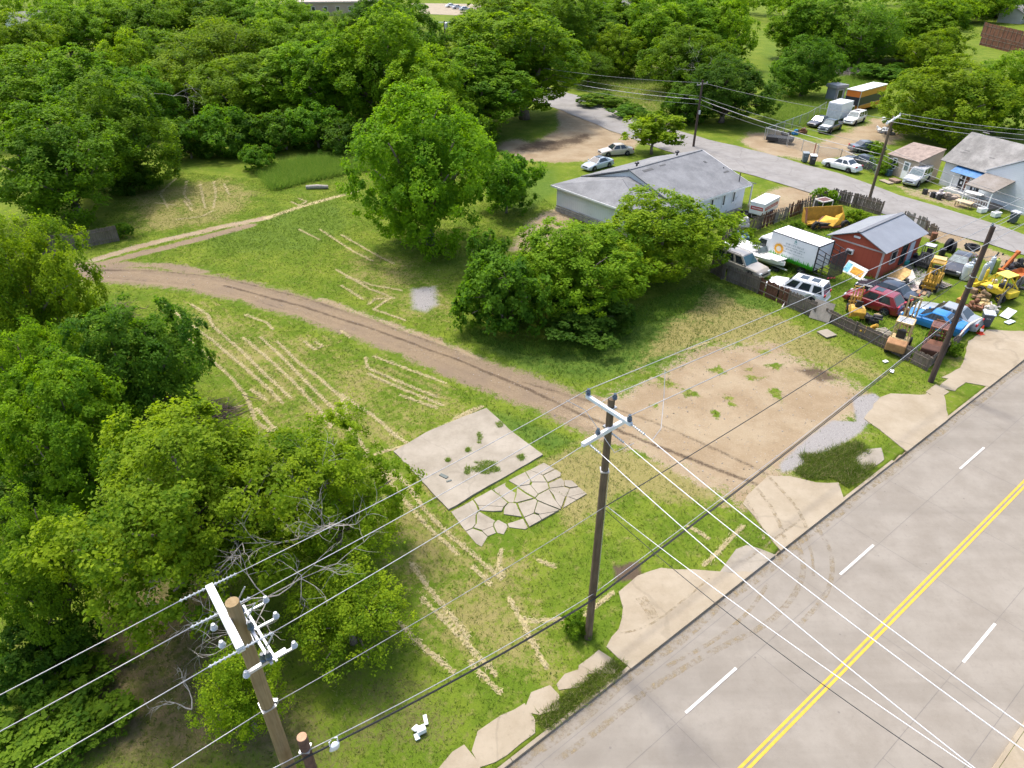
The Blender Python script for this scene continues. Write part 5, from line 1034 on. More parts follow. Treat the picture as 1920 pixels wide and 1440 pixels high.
l1, l2, l3 = ML + c0 + DIR * .7, ML + c0.lerp(c1, .42) + DIR * .7, ML + c1 + DIR * .75
for q, c in ((l1, c0), (l2, c0.lerp(c1, .42)), (l3, c1)): strain(pl_, q - ML, c); strain(pl_, c - DIR * .75, c)
for lb_, a, b in (("outermost", l1, s1), ("middle", l2, s2), ("inner", l3, s3)): wire(f"bright {lb_} overhead line between the near pole and the middle pole", a, b, .12, .012)
for lb_, c in (("upper", c0), ("middle", c0.lerp(c1, .42)), ("lower", c1)): wire(f"bright {lb_} overhead line leaving the near pole away from the road junction", ML + c - DIR * .75, ML + c - DIR * 34, .5, .013)
for lb_, a, o_ in (("highest", s1, i1), ("middle", s2, i3), ("lowest", s3, i2)): wire(f"thin {lb_} line from the middle pole over the scrap yard", a, MN + Vector((o_.x, o_.y, 12.6)), 1.0, .015, GRYW if False else ALU)
# lines crossing the road to a pole on the far side
MF = M0 + NRM * (2.6 - offs(M0)); pf4 = pole("utility_pole", "pole across the road that takes the crossing wires", *MF[:2], 12.2, .165, .12, PMID); MB().bar(DIR * -1.3 + Vector((0, 0, 11.3)), DIR * 1.3 + Vector((0, 0, 11.3)), .13, .15).build("crossarm", ARMW, pf4, .01)
def cross(label, p0, e, z, k, sag, r, mat): E_ = gp(*e, z); p0 = Vector(p0); k = (2.5 - offs(p0)) / (offs(E_) - offs(p0)); return wire(label, p0, p0 + (E_ - p0) * k + Vector((0, 0, 0)), sag, r, mat, 26)
q1 = M0 + a1; strain(pm_, a1, a1 + (gp(1920, 1349, 11.2) - q1).normalized() * .6); cross("white wire crossing the road nearest the frame edge", q1 + (gp(1920, 1349, 11.2) - q1).normalized() * .6, (1920, 1352), 11.2, 1.35, .25, .015, ALUB)
q2 = M0 + Vector((.1, -.1, 11.0)); strain(pm_, q2 - M0, q2 - M0 + (gp(1920, 1398, 10.8) - q2).normalized() * .6); cross("middle white wire crossing the road", q2 + (gp(1920, 1398, 10.8) - q2).normalized() * .6, (1920, 1398), 10.8, 1.35, .25, .015, ALUB)
q3 = M0 + b0.lerp(b1, .12) - up_; strain(pm_, q3 - M0, q3 - M0 + (gp(1845, 1440, 10.6) - q3).normalized() * .6); cross("white wire crossing the road from the low crossarm", q3 + (gp(1845, 1440, 10.6) - q3).normalized() * .6, (1845, 1442), 10.4, 1.4, .3, .015, ALUB)
nz_m = zat(1128, 945, M0.y); nz_l = zat(512, 1325, ML.y)
cross("thin white wire crossing the road below the others", M0 + Vector((.18, -.1, nz_m)), (1836, 1440), 8.6, 1.4, .3, .013, ALUB)
cross("black cable sagging across the road", M0 + Vector((.15, -.15, nz_m - .15)), (1800, 1440), 8.2, 1.4, .6, .013, BLKW)
pm_n, pl_n, pr_n = M0 + Vector((.17, -.1, nz_m)), ML + Vector((.16, .1, nz_l)), MR + Vector((0, 0, 8.0))
wire("white neutral line low on the near pole running off the frame", pl_n, pl_n - DIR * 30, .4, .014); wire("neutral wire from the near pole to the middle pole", pl_n, pm_n, .15, .013, GRYW); wire("black neutral cable from the middle pole to the yard pole", pm_n, pr_n, .35, .02, BLKW)
tz_m = zat(1108, 1112, M0.y); tz_s = 5.35; tz_r = zat(1785, 597, MR.y)
for lb_, dz, of, mt, r in (("pale upper", .12, .12, GRYW, .016), ("black middle", -.06, .2, BLKW, .022), ("black lower", -.2, .16, BLKW, .025)):
    a = Vector((-5.95, 10.6, tz_s + dz * .7)) + NRM * of; b = M0 + NRM * of + Vector((0, 0, tz_m + dz)); c = MR - NRM * of + Vector((0, 0, tz_r + dz))
    mt_ = ALU if mt == GRYW else mt
    wire(f"{lb_} telephone cable from the sawn off pole to the middle pole", a, b, .25, r, mt_, name="telephone_cable", cat="cable"); wire(f"{lb_} telephone cable from the middle pole to the yard pole", b, c, .3, r, mt_, name="telephone_cable", cat="cable"); wire(f"{lb_} telephone cable leaving the sawn off pole", a, a - DIR * 12 - NRM * 2, .2, r, mt_, name="telephone_cable", cat="cable")
for k, (dz, lb_) in enumerate(((-.05, "thicker"), (-.3, "thinner"))): wire(f"{lb_} wire from the yard pole's top to the far side", MR + Vector((0, 0, 10.75 + dz)), gp(2000 + 40 * k, 322 + 30 * k, 10.5), .6, .014)
# jumper loops at the middle pole
jb = MB(); jb.tube([s1 - DIR * 1.0 + Vector((0, 0, .0)), s1 - DIR * .6 + NRM * .5 - Vector((0, 0, .3)), M0 + i4 + top, M0 + i4 + NRM * .8 - Vector((0, 0, .25)), q2 + Vector((.7, -.4, -.1))], .012, 5); tag(jb.build("jumper_wire", ALU), "curved jumper wire looping over the low crossarm of the middle pole", "wire")
jb = MB(); jb.tube([s2 + DIR * 2.4, s2 + DIR * 1.9 + NRM * .5 - Vector((0, 0, .7)), q1 + Vector((.9, -.2, .0)) , q1 + (gp(1920, 1349, 11.2) - q1).normalized() * .9], .012, 5); tag(jb.build("jumper_wire", ALU), "hanging jumper wire on the yard side of the middle pole", "wire")
# far street wires
e_r = gp(1990, 262, 9.6)
for k, lb_ in ((.05, "lowest"), (.5, "middle"), (.95, "highest")): wire(f"{lb_} wire from the white crossarm of the street pole over the grey roof", p2_ + fb0.lerp(fb1, k) + top, gp(2080, 252 + 22 * (1 - k), 9.6), .35, .02)
for k, (z1, z2, lb_, sg) in enumerate(((8.3, 9.2, "top", .3), (6.6, 6.4, "upper", .3), (6.2, 5.7, "pale thick", .4), (5.6, 5.2, "lowest dark", .4))):
    wire(f"{lb_} street wire between the two street poles", p1_ + Vector((0, 0, z1)), p2_ + Vector((0, 0, z2)), sg, .03 if k == 2 else .018, ALU if k == 2 else GRYW); wire(f"{lb_} street wire from the white house pole toward the bend", p1_ + Vector((0, 0, z1)), gp(1020, 128 + 9 * k, z1), sg, .03 if k == 2 else .018, ALU if k == 2 else GRYW)
    if k: wire(f"{lb_} street wire from the red shed's pole past the awning", p2_ + Vector((0, 0, z2)), gp(2020, 392 + 14 * k, z2), sg, .022, ALU if k == 2 else GRYW)
bag = empty("plastic_bag", Vector((-5.95, 10.6, 5.2)) + DIR * 0.75 + NRM * .2, 0.6, "white plastic bag caught on the cables by the sawn off pole", "bag")
m = MB(); m.lathe([(.06, -.42), (.17, -.36), (.2, -.2), (.16, -.05), (.07, .02)], (0, 0, -.05), 10); m.v = [(x * (1 + .25 * math.sin(7 * z + 3 * x)), y * .45 + .04 * math.sin(12 * z), z) for x, y, z in m.v]; m.build("bag_body", plain("white_plastic", (.75, .76, .78), .4), bag); h_ = MB(); h_.tube([(-.13, 0, -.1), (-.12, 0, .1), (-.06, 0, .14)], .02, 5); h_.tube([(.12, 0, -.1), (.13, 0, .12), (.06, 0, .16)], .02, 5); h_.build("handle", plain("white_plastic", (.75, .76, .78), .4), bag)
# ---------------------------------------------------------------- vehicles (x forward, y to the left)
def lerp(a, b, t): return a + (b - a) * t
def interp(pts, x):
    if x <= pts[0][0]: return pts[0][1]
    for (x0, y0), (x1, y1) in zip(pts[:-1], pts[1:]):
        if x <= x1: return lerp(y0, y1, (x - x0) / (x1 - x0))
    return pts[-1][1]
def wheel(parent, x, y, r, w=.22, rim=ALLOY):
    s = 1 if y > 0 else -1
    t = MB().lathe([(r * .62, -w / 2), (r * .94, -w / 2), (r, -w * .3), (r, w * .3), (r * .94, w / 2), (r * .62, w / 2)], (x, y, r), 20, 'Y').build("wheel", RUBBER, parent, smooth=False)
    m = MB(); m.lathe([(r * .64, -w * .3 + s * w * .15), (r * .64, w * .3 + s * w * .15)], (x, y, r), 16, 'Y')
    for k in range(5): a = k * 2 * math.pi / 5; m.bar((x, y + s * w * .47, r), (x + r * .6 * math.cos(a), y + s * w * .47, r + r * .6 * math.sin(a)), r * .16, .02)
    m.build("rim", rim, t); return t
def body_shell(L, W, zb, top, wf, wheels, wr, crown=.03, n=64):
    """top: (x,z) of the bonnet, belt and boot line; wf: (x, half width factor)"""
    mb = MB(); ring = 11; xs = [-L / 2 + L * i / n for i in range(n + 1)]
    for x in xs:
        zt = interp(top, x); w = W / 2 * interp(wf, x); za = zb
        for wx in wheels:
            d = abs(x - wx)
            if d < wr * 1.18: za = max(za, math.sqrt((wr * 1.18) ** 2 - d * d) + wr * .98)
        za = min(za, zt - .12); zend = zb
        zm = lerp(za, zt, .5)
        mb.v += [(x, 0, zb), (x, w * .72, zb), (x, w * .93, za), (x, w, max(zm, za + .01)), (x, w * .97, zt - .10), (x, w * .86, zt - .01), (x, 0, zt + crown)]
        mb.v += [(x, -w * .86, zt - .01), (x, -w * .97, zt - .10), (x, -w, max(zm, za + .01)), (x, -w * .93, za), (x, -w * .72, zb)]
    r = 12
    for i in range(n):
        for j in range(r): a, b = i * r + j, i * r + (j + 1) % r; mb.f.append((a, a + r, b + r, b))
    mb.f.append(tuple(range(r))); mb.f.append(tuple(range(n * r, n * r + r))[::-1]); return mb
def greenhouse(root, mat, x0, x1, t0, t1, zb, zr, wb, wt, splits, rear_glass=True, glass=GLASS, front_glass=None, roofmat=None):
    """x0..x1 base and t0..t1 roof (x0 rear, x1 front); side windows between the splits (0..1)"""
    def P(f, g, s): return Vector((lerp(lerp(x0, x1, f), lerp(t0, t1, f), g), s * lerp(wb, wt, g), lerp(zb, zr, g)))
    mb = MB(); k = 7; rows = []
    base = [P(0, 0, -1), P(1, 0, -1), P(1, 0, 1), P(0, 0, 1)]; topq = [P(0, 1, -1), P(1, 1, -1), P(1, 1, 1), P(0, 1, 1)]
    for i in range(4): j = (i + 1) % 4; mb.quadv([base[i], base[j], topq[j], topq[i]])
    # domed roof
    n = 6; b = len(mb.v)
    for i in range(n + 1):
        for j in range(n + 1):
            u, v = i / n, j / n; p = P(u, 1, 1 - 2 * v); mb.v.append((p.x, p.y, p.z + .055 * (1 - (2 * u - 1) ** 2) * (1 - (2 * v - 1) ** 4) + .02 * (1 - (2 * v - 1) ** 2)))
    for i in range(n):
        for j in range(n): a = b + i * (n + 1) + j; mb.f.append((a, a + 1, a + n + 2, a + n + 1))
    cab = mb.build("cabin", roofmat or mat, root)
    for s in (-1, 1):
        for a, c in zip(splits[:-1], splits[1:]):
            if c - a < .06: continue
            q = [P(a + .018, .1, s), P(c - .018, .1, s), P(c - .018, .88, s), P(a + .018, .88, s)]
            MB().panel(q if s < 0 else q[::-1], .012).build("side_window", glass, root)
    q = [P(1, .06, -.9), P(1, .06, .9), P(1, .92, .88), P(1, .92, -.88)]; MB().panel(q, .014).build("windscreen", front_glass or glass, root)
    if rear_glass: q = [P(0, .08, .9), P(0, .08, -.9), P(0, .9, -.86), P(0, .9, .86)]; MB().panel(q, .014).build("rear_window", glass, root)
    return P
def car(name, label, cat, loc, rz, kind, mat, group=None, glass=GLASS, front_glass=None, sunroof=0, rails=False, hoodmat=None, scale=1.0, lift=0.0):
    root = empty(name, loc, rz, label, cat, group)
    K = dict(
     sedan=dict(L=4.65, W=1.78, zb=.22, top=[(-2.33, .62), (-2.25, .88), (-1.5, .95), (.7, .92), (1.6, .80), (2.2, .66), (2.33, .5)], cab=(-1.62, .92, -.95, .28, .92, 1.40, .80, .60), wh=(-1.36, 1.38), r=.32, sp=(.1, .47, .52, .93)),
     boxy=dict(L=4.75, W=1.75, zb=.24, top=[(-2.37, .70), (-2.33, .92), (-1.4, .97), (.75, .94), (2.2, .80), (2.37, .58)], cab=(-1.55, .85, -.92, .25, .94, 1.42, .79, .62), wh=(-1.42, 1.38), r=.32, sp=(.08, .46, .5, .95)),
     coupe=dict(L=4.45, W=1.78, zb=.2, top=[(-2.22, .66), (-2.1, .90), (-1.6, .93), (.6, .88), (1.5, .76), (2.1, .62), (2.22, .46)], cab=(-1.75, .95, -.75, .15, .89, 1.34, .79, .56), wh=(-1.3, 1.32), r=.32, sp=(.2, .9)),
     hatch=dict(L=4.3, W=1.8, zb=.26, top=[(-2.15, .62), (-2.1, .98), (-1.5, 1.02), (.8, .98), (1.6, .88), (2.05, .72), (2.15, .5)], cab=(-2.02, 1.0, -1.5, .35, .98, 1.58, .82, .66), wh=(-1.25, 1.32), r=.34, sp=(.14, .5, .54, .94)),
     suv=dict(L=4.9, W=1.92, zb=.3, top=[(-2.45, .68), (-2.4, 1.08), (-1.6, 1.12), (.9, 1.08), (2.1, .98), (2.36, .80), (2.45, .55)], cab=(-2.36, 1.02, -2.08, .38, 1.08, 1.76, .88, .72), wh=(-1.42, 1.46), r=.38, sp=(.03, .3, .34, .64, .68, .95)),
     jeep=dict(L=4.7, W=1.78, zb=.36, top=[(-2.35, .7), (-2.32, 1.12), (-1.6, 1.14), (.8, 1.12), (2.2, 1.02), (2.35, .7)], cab=(-2.28, .85, -2.15, .35, 1.12, 1.84, .82, .72), wh=(-1.4, 1.4), r=.39, sp=(.03, .3, .34, .64, .68, .95)),
     pickup=dict(L=5.3, W=1.88, zb=.34, top=[(-2.65, .7), (-2.62, 1.04), (.9, 1.06), (1.9, 1.03), (2.5, .92), (2.65, .6)], cab=(-.75, 1.15, -.55, .55, 1.04, 1.72, .84, .70), wh=(-1.7, 1.6), r=.38, sp=(.06, .45, .5, .94)))[kind]
    wf = [(-K['L'] / 2, .80), (-K['L'] / 2 + .25, .94), (-K['L'] * .25, 1.0), (K['L'] * .25, 1.0), (K['L'] / 2 - .35, .94), (K['L'] / 2 - .08, .84), (K['L'] / 2, .74)]
    body_shell(K['L'], K['W'], K['zb'], K['top'], wf, K['wh'], K['r']).build("body", mat, root, smooth=False, bevel=.02)
    x0, x1, t0, t1, zb, zr, wb, wt = K['cab']; greenhouse(root, mat, x0, x1, t0, t1, zb - .03, zr, wb, wt, K['sp'], glass=glass, front_glass=front_glass)
    L2, W2 = K['L'] / 2, K['W'] / 2
    for wx in K['wh']:
        for s in (-1, 1): wheel(root, wx, s * (W2 - .12), K['r'])
    ht, hb = interp(K['top'], L2 - .12), interp(K['top'], -L2 + .05)
    for s in (-1, 1):
        MB().box((L2 - .10, s * W2 * .62, ht - .08), (.14, .36, .15)).build("headlight", LAMP, root, .03)
        MB().box((-L2 + .07, s * W2 * .70, hb - .06), (.14, .30, .2)).build("tail_light", REDL, root, .03)
        MB().box((x1 - .22, s * (wb + .12), zb + .1), (.12, .2, .13)).build("mirror", mat, root, .03)
    MB().box((L2 - .03, 0, K['zb'] + .14), (.16, K['W'] * .80, .2)).build("bumper", mat if kind not in ('pickup', 'jeep') else plain("chrome", (.5, .51, .52), .25, .8), root, .04)
    MB().box((-L2 + .02, 0, K['zb'] + .16), (.16, K['W'] * .84, .22)).build("bumper", mat if kind not in ('pickup', 'jeep') else plain("chrome", (.5, .51, .52), .25, .8), root, .04)
    MB().box((L2 - .0, 0, K['zb'] + .33), (.06, K['W'] * .46, .13)).build("grille", TRIM, root)
    if sunroof:
        for k in range(sunroof): MB().box((lerp(t0, t1, .68 - .36 * k), 0, zr + .075), (.62, .74, .02)).build("sunroof", GLASS, root, .02)
    if rails:
        for s in (-1, 1): MB().tube([(t0 + .15, s * wt * .93, zr), (t0 + .3, s * wt * .93, zr + .07), (t1 - .3, s * wt * .93, zr + .07), (t1 - .15, s * wt * .93, zr)], .022, 6).build("roof_rail", TRIM, root)
    if kind == 'pickup':
        m = MB(); m.box((-1.72, 0, 1.075), (1.7, 1.44, .03)); m.build("cargo_bed", TRIM, root); m = MB(); [m.bar((-2.6, s * .8, 1.1), (-.8, s * .8, 1.1), .12, .08) for s in (-1, 1)]; m.bar((-2.6, -.8, 1.1), (-2.6, .8, 1.1), .08, .08); m.build("bed_rail", mat, root)
    if kind == 'jeep': MB().lathe([(.2, -.09), (.36, -.09), (.38, 0), (.36, .09), (.2, .09)], (-L2 - .1, 0, 1.0), 16, 'X').build("spare_wheel", RUBBER, root)
    if hoodmat: MB().panel([(x1 + .02, -W2 * .8, zb + .045), (L2 - .35, -W2 * .72, interp(K['top'], L2 - .35) + .045), (L2 - .35, W2 * .72, interp(K['top'], L2 - .35) + .045), (x1 + .02, W2 * .8, zb + .045)], .02).build("bonnet", hoodmat, root)
    root.scale = (scale,) * 3; root.location.z += lift; return root
def place(uf, ur, z=.6):                                # place a vehicle from the pixels of its nose and tail
    a, b = gp(*uf, z), gp(*ur, z); c = (a + b) / 2; return (c.x, c.y, 0), math.atan2(a.y - b.y, a.x - b.x)
P_WHITE = paint("white_car_paint", (.74, .74, .73)); P_TAN = paint("champagne_paint", (.36, .32, .265), .2); P_SILV = paint("silver_paint", (.46, .47, .48)); P_BLUE = paint("bright_blue_paint", (.012, .17, .43), .06); P_RED = paint("dark_red_paint", (.20, .012, .02), .06); P_NAVY = paint("black_navy_paint", (.015, .02, .03), .08)
P_GREY = paint("grey_paint", (.26, .28, .29), .1); P_BLK = paint("dusty_black_paint", (.045, .045, .05), .3); P_GOLD = paint("beige_silver_paint", (.42, .37, .31)); P_BLGR = paint("blue_grey_paint", (.33, .38, .42)); P_GREEN = paint("dark_green_paint", (.02, .032, .032), .1); P_DGR = paint("charcoal_paint", (.10, .11, .125), .2)
def veh(label, kind, mat, f, r, z=.6, name="parked_car", cat="car", dz=0, **kw):
    loc, rz = place(f, r, z); return car(name, label, cat, loc, rz, kind, mat, **kw)
veh("champagne estate car with dusty side windows behind the tall part of the board fence", 'suv', P_TAN, (1434,510), (1350,478), .8, "off_road_car", "car", front_glass=plain("teal_glass", (.03, .09, .1), .08, spec=.8), rails=True)
veh("white off roader with two dark sunroof panels beside the board fence", 'suv', P_WHITE, (1441,524), (1552,555), .8, "off_road_car", "car", sunroof=2, rails=True)
veh("dark red hatchback with a small sunroof in the scrap yard", 'hatch', P_RED, (1596,547), (1684,576), .7, sunroof=1)
veh("black blue saloon with chalk marks on its rear glass beside the red hatchback", 'sedan', P_NAVY, (1612,527), (1716,562), .6)
veh("bright blue coupe in the scrap yard", 'coupe', P_BLUE, (1712,586), (1792,612), .6)
veh("grey saloon parked tight against the bright blue coupe", 'sedan', P_GREY, (1724,572), (1830,606), .6)
veh("dusty black saloon with a pale cracked windscreen facing the gas bottles", 'sedan', P_BLK, (1773,518), (1822,470), .6, front_glass=GLASS_PALE)
veh("beige saloon parked under the young open tree", 'sedan', P_GOLD, (1121,284), (1188,279), .6)
veh("pale blue grey saloon with a sunroof beside the white house roof", 'coupe', P_BLGR, (1088,314), (1152,298), .6, sunroof=1)
veh("white older saloon parked on the verge by the chain link fence", 'boxy', P_WHITE, (1542,299), (1617,318), .6)
veh("silver off roader standing between the beige shed and the grey roofed house", 'jeep', P_SILV, (1692,345), (1747,318), .8, "off_road_car", "car", front_glass=GLASS_PALE)
veh("white off roader in front of the small white box truck", 'suv', P_WHITE, (1581,229), (1624,213), .8, "off_road_car", "car", sunroof=1, front_glass=GLASS_PALE)
veh("dark pickup with a silver bonnet on the dirt yard", 'pickup', P_GREEN, (1528,248), (1584,226), .7, "pickup_truck", "pickup truck", hoodmat=P_SILV, front_glass=GLASS_PALE)
veh("black saloon with a crumpled nose behind the dark pickup", 'sedan', P_BLK, (1514,234), (1558,222), .6)
veh("charcoal saloon behind the low green hedge across the street", 'boxy', P_DGR, (1652,275), (1601,276), .6)
veh("dark saloon hidden behind the white older saloon", 'boxy', P_NAVY, (1592,296), (1640,308), .6)
# --- box trucks
def tarp_txt(root, par, x0, x1, z0, z1, y, s, mat, words, seed):
    """a row of small unreadable letter strokes"""
    rn = random.Random(seed); m = MB(); x = x0; h = z1 - z0
    while x < x1:
        wl = rn.randint(*words)
        for _ in range(wl):
            if x > x1: break
            k = rn.random(); m.box((s * x, y, z0 + h / 2), (h * .16, .004, h)); 
            if k < .6: m.box((s * (x + h * .22), y, z0 + h * rn.choice((.08, .5, .92))), (h * .36, .004, h * .16))
            if k > .4: m.box((s * (x + h * .44), y, z0 + h / 2), (h * .16, .004, h))
            x += h * .75
        x += h * .7
    return m.build("lettering", mat, par)
loc, rz = place((1398,462), (1536,518), 1.0)
tr = empty("box_truck", loc, rz, "white box truck with a sunflower and grass picture on its side", "box truck")
p_a, p_b = gp(1449, 433, 3.05), gp(1536, 463, 3.05); dv = (p_a - p_b); rz = math.atan2(dv.y, dv.x); tr.rotation_euler.z = rz; BL = dv.length
ctr = (p_a + p_b) / 2; nrm_ = Vector((-math.sin(rz), math.cos(rz), 0)); BWD = 2.3
if (ctr + nrm_ - Vector((0, 0, 0))).length < ctr.length: nrm_ = -nrm_
tr.location = (ctr.x + nrm_.x * BWD / 2, ctr.y + nrm_.y * BWD / 2, 0); sgn = 1 if (nrm_.x * -math.sin(rz) + nrm_.y * math.cos(rz)) < 0 else -1   # y sign of the picture side
BOXW = plain("box_white", (.74, .75, .76), .4, 0, .03, 1.5, .03)
bx = MB().box((0, 0, 1.95), (BL, BWD, 2.2)).build("cargo_box", BOXW, tr, .02)
ys = sgn * (BWD / 2 + .003)
em = MB(); [em.bar((-BL/2, s * BWD/2, 3.04), (BL/2, s * BWD/2, 3.04), .05, .06) for s in (-1, 1)]; [em.bar((-BL/2 - .01, s * BWD/2, .85), (-BL/2 - .01, s * BWD/2, 3.05), .09) for s in (-1, 1)]; em.bar((-BL/2 - .01, -BWD/2, 3.0), (-BL/2 - .01, BWD/2, 3.0), .09); em.build("edge_trim", TRIM, bx)
GRN = plain("printed_green", (.05, .36, .015), .45, 0, .35, 9); SUNF = plain("printed_orange", (.70, .34, .02), .45, 0, .25, 9); CREAM = plain("printed_cream", (.68, .60, .50), .5); INK = plain("printed_grey", (.22, .27, .29), .5)
rn = random.Random(8); gm_ = MB(); x = -BL / 2 + .06
while x < BL / 2 - .1: h_ = rn.uniform(.25, .62); gm_.extr([(x, .87), (x + .11, .87), (x + .055 + rn.uniform(-.05, .05), .87 + h_)], ys, ys + sgn * .004); x += rn.uniform(.025, .05)
gm_.extr([(-BL/2 + .06, .86), (BL/2 - .06, .86), (BL/2 - .06, 1.12), (-BL/2 + .06, 1.12)], ys, ys + sgn * .0035); gm_.build("grass_picture", GRN, bx)
sx, sz_ = BL / 2 - .95, 1.72; sm_ = MB()
for k in range(22): a = k * 2 * math.pi / 22; sm_.extr([(sx + .25 * math.cos(a - .17), sz_ + .25 * math.sin(a - .17)), (sx + .25 * math.cos(a + .17), sz_ + .25 * math.sin(a + .17)), (sx + .62 * math.cos(a), sz_ + .62 * math.sin(a))], ys, ys + sgn * (.006 + .0006 * (k % 3)))
sm_.extr([(sx + .44 * math.cos(a * .3), sz_ + .44 * math.sin(a * .3)) for a in range(21)], ys, ys + sgn * .0062); sm_.build("sunflower_picture", SUNF, bx); MB().extr([(sx + .24 * math.cos(a * .3), sz_ + .24 * math.sin(a * .3)) for a in range(21)], ys, ys + sgn * .01).build("sunflower_centre", CREAM, bx)
yl = ys + sgn * .003; f_ = -1
lm = MB(); lm.extr([(-.28, 2.72), (-.12, 2.98), (.04, 2.72)], ys, ys + sgn * .005); lm.box((-.12, yl, 2.62), (.3, .005, .05)); lm.build("emblem", plain("printed_teal", (.2, .34, .33), .5), bx)
for x0, x1, z0, h_, wds, sd in ((-.75, 1.0, 2.32, .15, (3, 6), 1), (-.95, 1.15, 2.10, .09, (5, 9), 2), (-.65, .9, 1.86, .13, (3, 4), 3), (-.95, 1.15, 1.64, .08, (6, 9), 4)): tarp_txt(tr, bx, x0, x1, z0, z0 + h_, yl, f_, INK, wds, sd)
cbm = MB(); cx = BL / 2; cbm.extr([(cx + .08, .55), (cx + 1.75, .55), (cx + 1.85, 1.05), (cx + 1.72, 1.3), (cx + 1.1, 2.2), (cx + .08, 2.3)], -.98, .98); cbm.build("cab", P_WHITE, tr, .06)
for s in (-1, 1): MB().panel([(cx + .45, s * .985, 1.32), (cx + 1.5, s * .985, 1.32), (cx + 1.08, s * .985, 2.02), (cx + .45, s * .985, 2.02)][::-s], .012).build("side_window", GLASS, tr); MB().box((cx + 1.55, s * 1.15, 1.5), (.1, .22, .35)).build("mirror", TRIM, tr); MB().box((cx + 1.8, s * .7, .85), (.1, .35, .2)).build("headlight", LAMP, tr)
MB().panel([(cx + 1.72, -.85, 1.34), (cx + 1.72, .85, 1.34), (cx + 1.14, .8, 2.14), (cx + 1.14, -.8, 2.14)], .014).build("windscreen", GLASS, tr)
fr_ = MB(); [fr_.bar((-BL/2, s * .45, .7), (cx + 1.6, s * .45, .7), .12, .2) for s in (-1, 1)]; fr_.build("chassis", TRIM, tr)
for wx in (cx + 1.0, -BL / 2 + 1.2):
    for s in (-1, 1): wheel(tr, wx, s * .88, .38, .26, STEEL)
cg_ = MB(); xr = -BL / 2                                # the open steel cage at the tail
for s in (-1, 1):
    for k in range(6): cg_.bar((xr - .06, s * 1.1, .75 + k * .42), (xr - 1.35, s * 1.1, .75 + k * .36), .05)
    for xx in (xr - .7, xr - 1.35): cg_.bar((xx, s * 1.1, .6), (xx, s * 1.1, 2.75), .06)
cg_.bar((xr - 1.35, -1.1, 2.65), (xr - 1.35, 1.1, 2.65), .06); [cg_.bar((xr - 1.38, -1.1 + k * .2, .5), (xr - 1.38, -1.1 + k * .2, 2.6), .09, .04) for k in range(12)]; cg_.build("rear_cage", rusty("cage_steel", (.05, .045, .05), .35), tr)
stp = MB(); [stp.bar((xr - 1.45, sgn * (1.2 - k * .5), .75 - k * .12), (xr - 1.45, sgn * (1.2 - k * .5 - .25), .75 - k * .12 - .06), .05, .12) for k in range(3)]; stp.build("reflector_strip", plain("white_red", (.6, .1, .1), .4), tr)
# small white box truck across the street
qa, qb, qc = gp(1555, 191, 2.9), gp(1580, 195, 2.9), gp(1606, 187, 2.9); dv = qc - qb; rz = math.atan2(dv.y, dv.x); cc = (qa + qb) / 2 + dv.normalized() * 2.35
t2 = empty("box_truck", (cc.x, cc.y, 0), rz, "small plain white box truck parked behind the white off roader", "box truck"); MB().box((-.4, 0, 1.75), (3.9, 2.2, 2.3)).build("cargo_box", BOXW, t2, .03)
MB().box((-2.37, 0, 1.7), (.03, 1.9, 2.0)).build("roller_door", plain("ribbed_grey", (.58, .6, .62), .5), t2); MB().extr([(1.6, .5), (3.2, .5), (3.2, 1.1), (2.6, 2.0), (1.6, 2.1)], -.95, .95).build("cab", P_WHITE, t2, .06)
for s in (-1, 1): MB().panel([(1.8, s * .955, 1.25), (2.95, s * .955, 1.25), (2.55, s * .955, 1.85), (1.8, s * .955, 1.85)][::-s], .012).build("side_window", GLASS, t2)
MB().panel([(3.12, -.85, 1.2), (3.12, .85, 1.2), (2.66, .8, 1.93), (2.66, -.8, 1.93)], .014).build("windscreen", GLASS, t2)
for wx in (2.4, -1.4):
    for s in (-1, 1): wheel(t2, wx, s * .85, .36, .24, STEEL)
# orange and black truck body with a white roof
c_ = gp(1616, 171, 3.6); d_ = gp(1664, 158, 3.6); rz = math.atan2((d_ - c_).y, (d_ - c_).x); ln = (d_ - c_).length; nn = Vector((-math.sin(rz), math.cos(rz), 0))
t3 = empty("food_truck", c_ + (d_ - c_) / 2 + nn * 1.2 - Vector((0, 0, 3.6)), rz, "orange truck with a black band and a white roof half behind the drooping tree", "truck")
ORG = paint("orange_paint", (.60, .16, .03), .1); MB().box((0, 0, 3.05), (ln, 2.4, .95)).build("upper_body", ORG, t3, .03); MB().box((0, 0, 1.95), (ln - .006, 2.394, 1.25)).build("dark_band", plain("black_band", (.03, .03, .04), .4), t3); MB().box((.3, 0, .95), (ln - .6, 2.38, .75)).build("lower_body", ORG, t3, .03)
MB().box((0, 0, 3.6), (ln + .15, 2.55, .14)).build("roof", WHITE, t3, .03); MB().box((ln * .25, 0, 3.75), (.6, .6, .18)).build("roof_vent", WHITE, t3, .02); [MB().bar((-ln / 2, s * 1.2, .6), (-ln / 2, s * 1.2, 3.5), .08).build("corner_post", STEEL, t3) for s in (-1, 1)]
for wx in (-ln * .3, ln * .3):
    for s in (-1, 1): wheel(t3, wx, s * 1.05, .42, .26, STEEL)
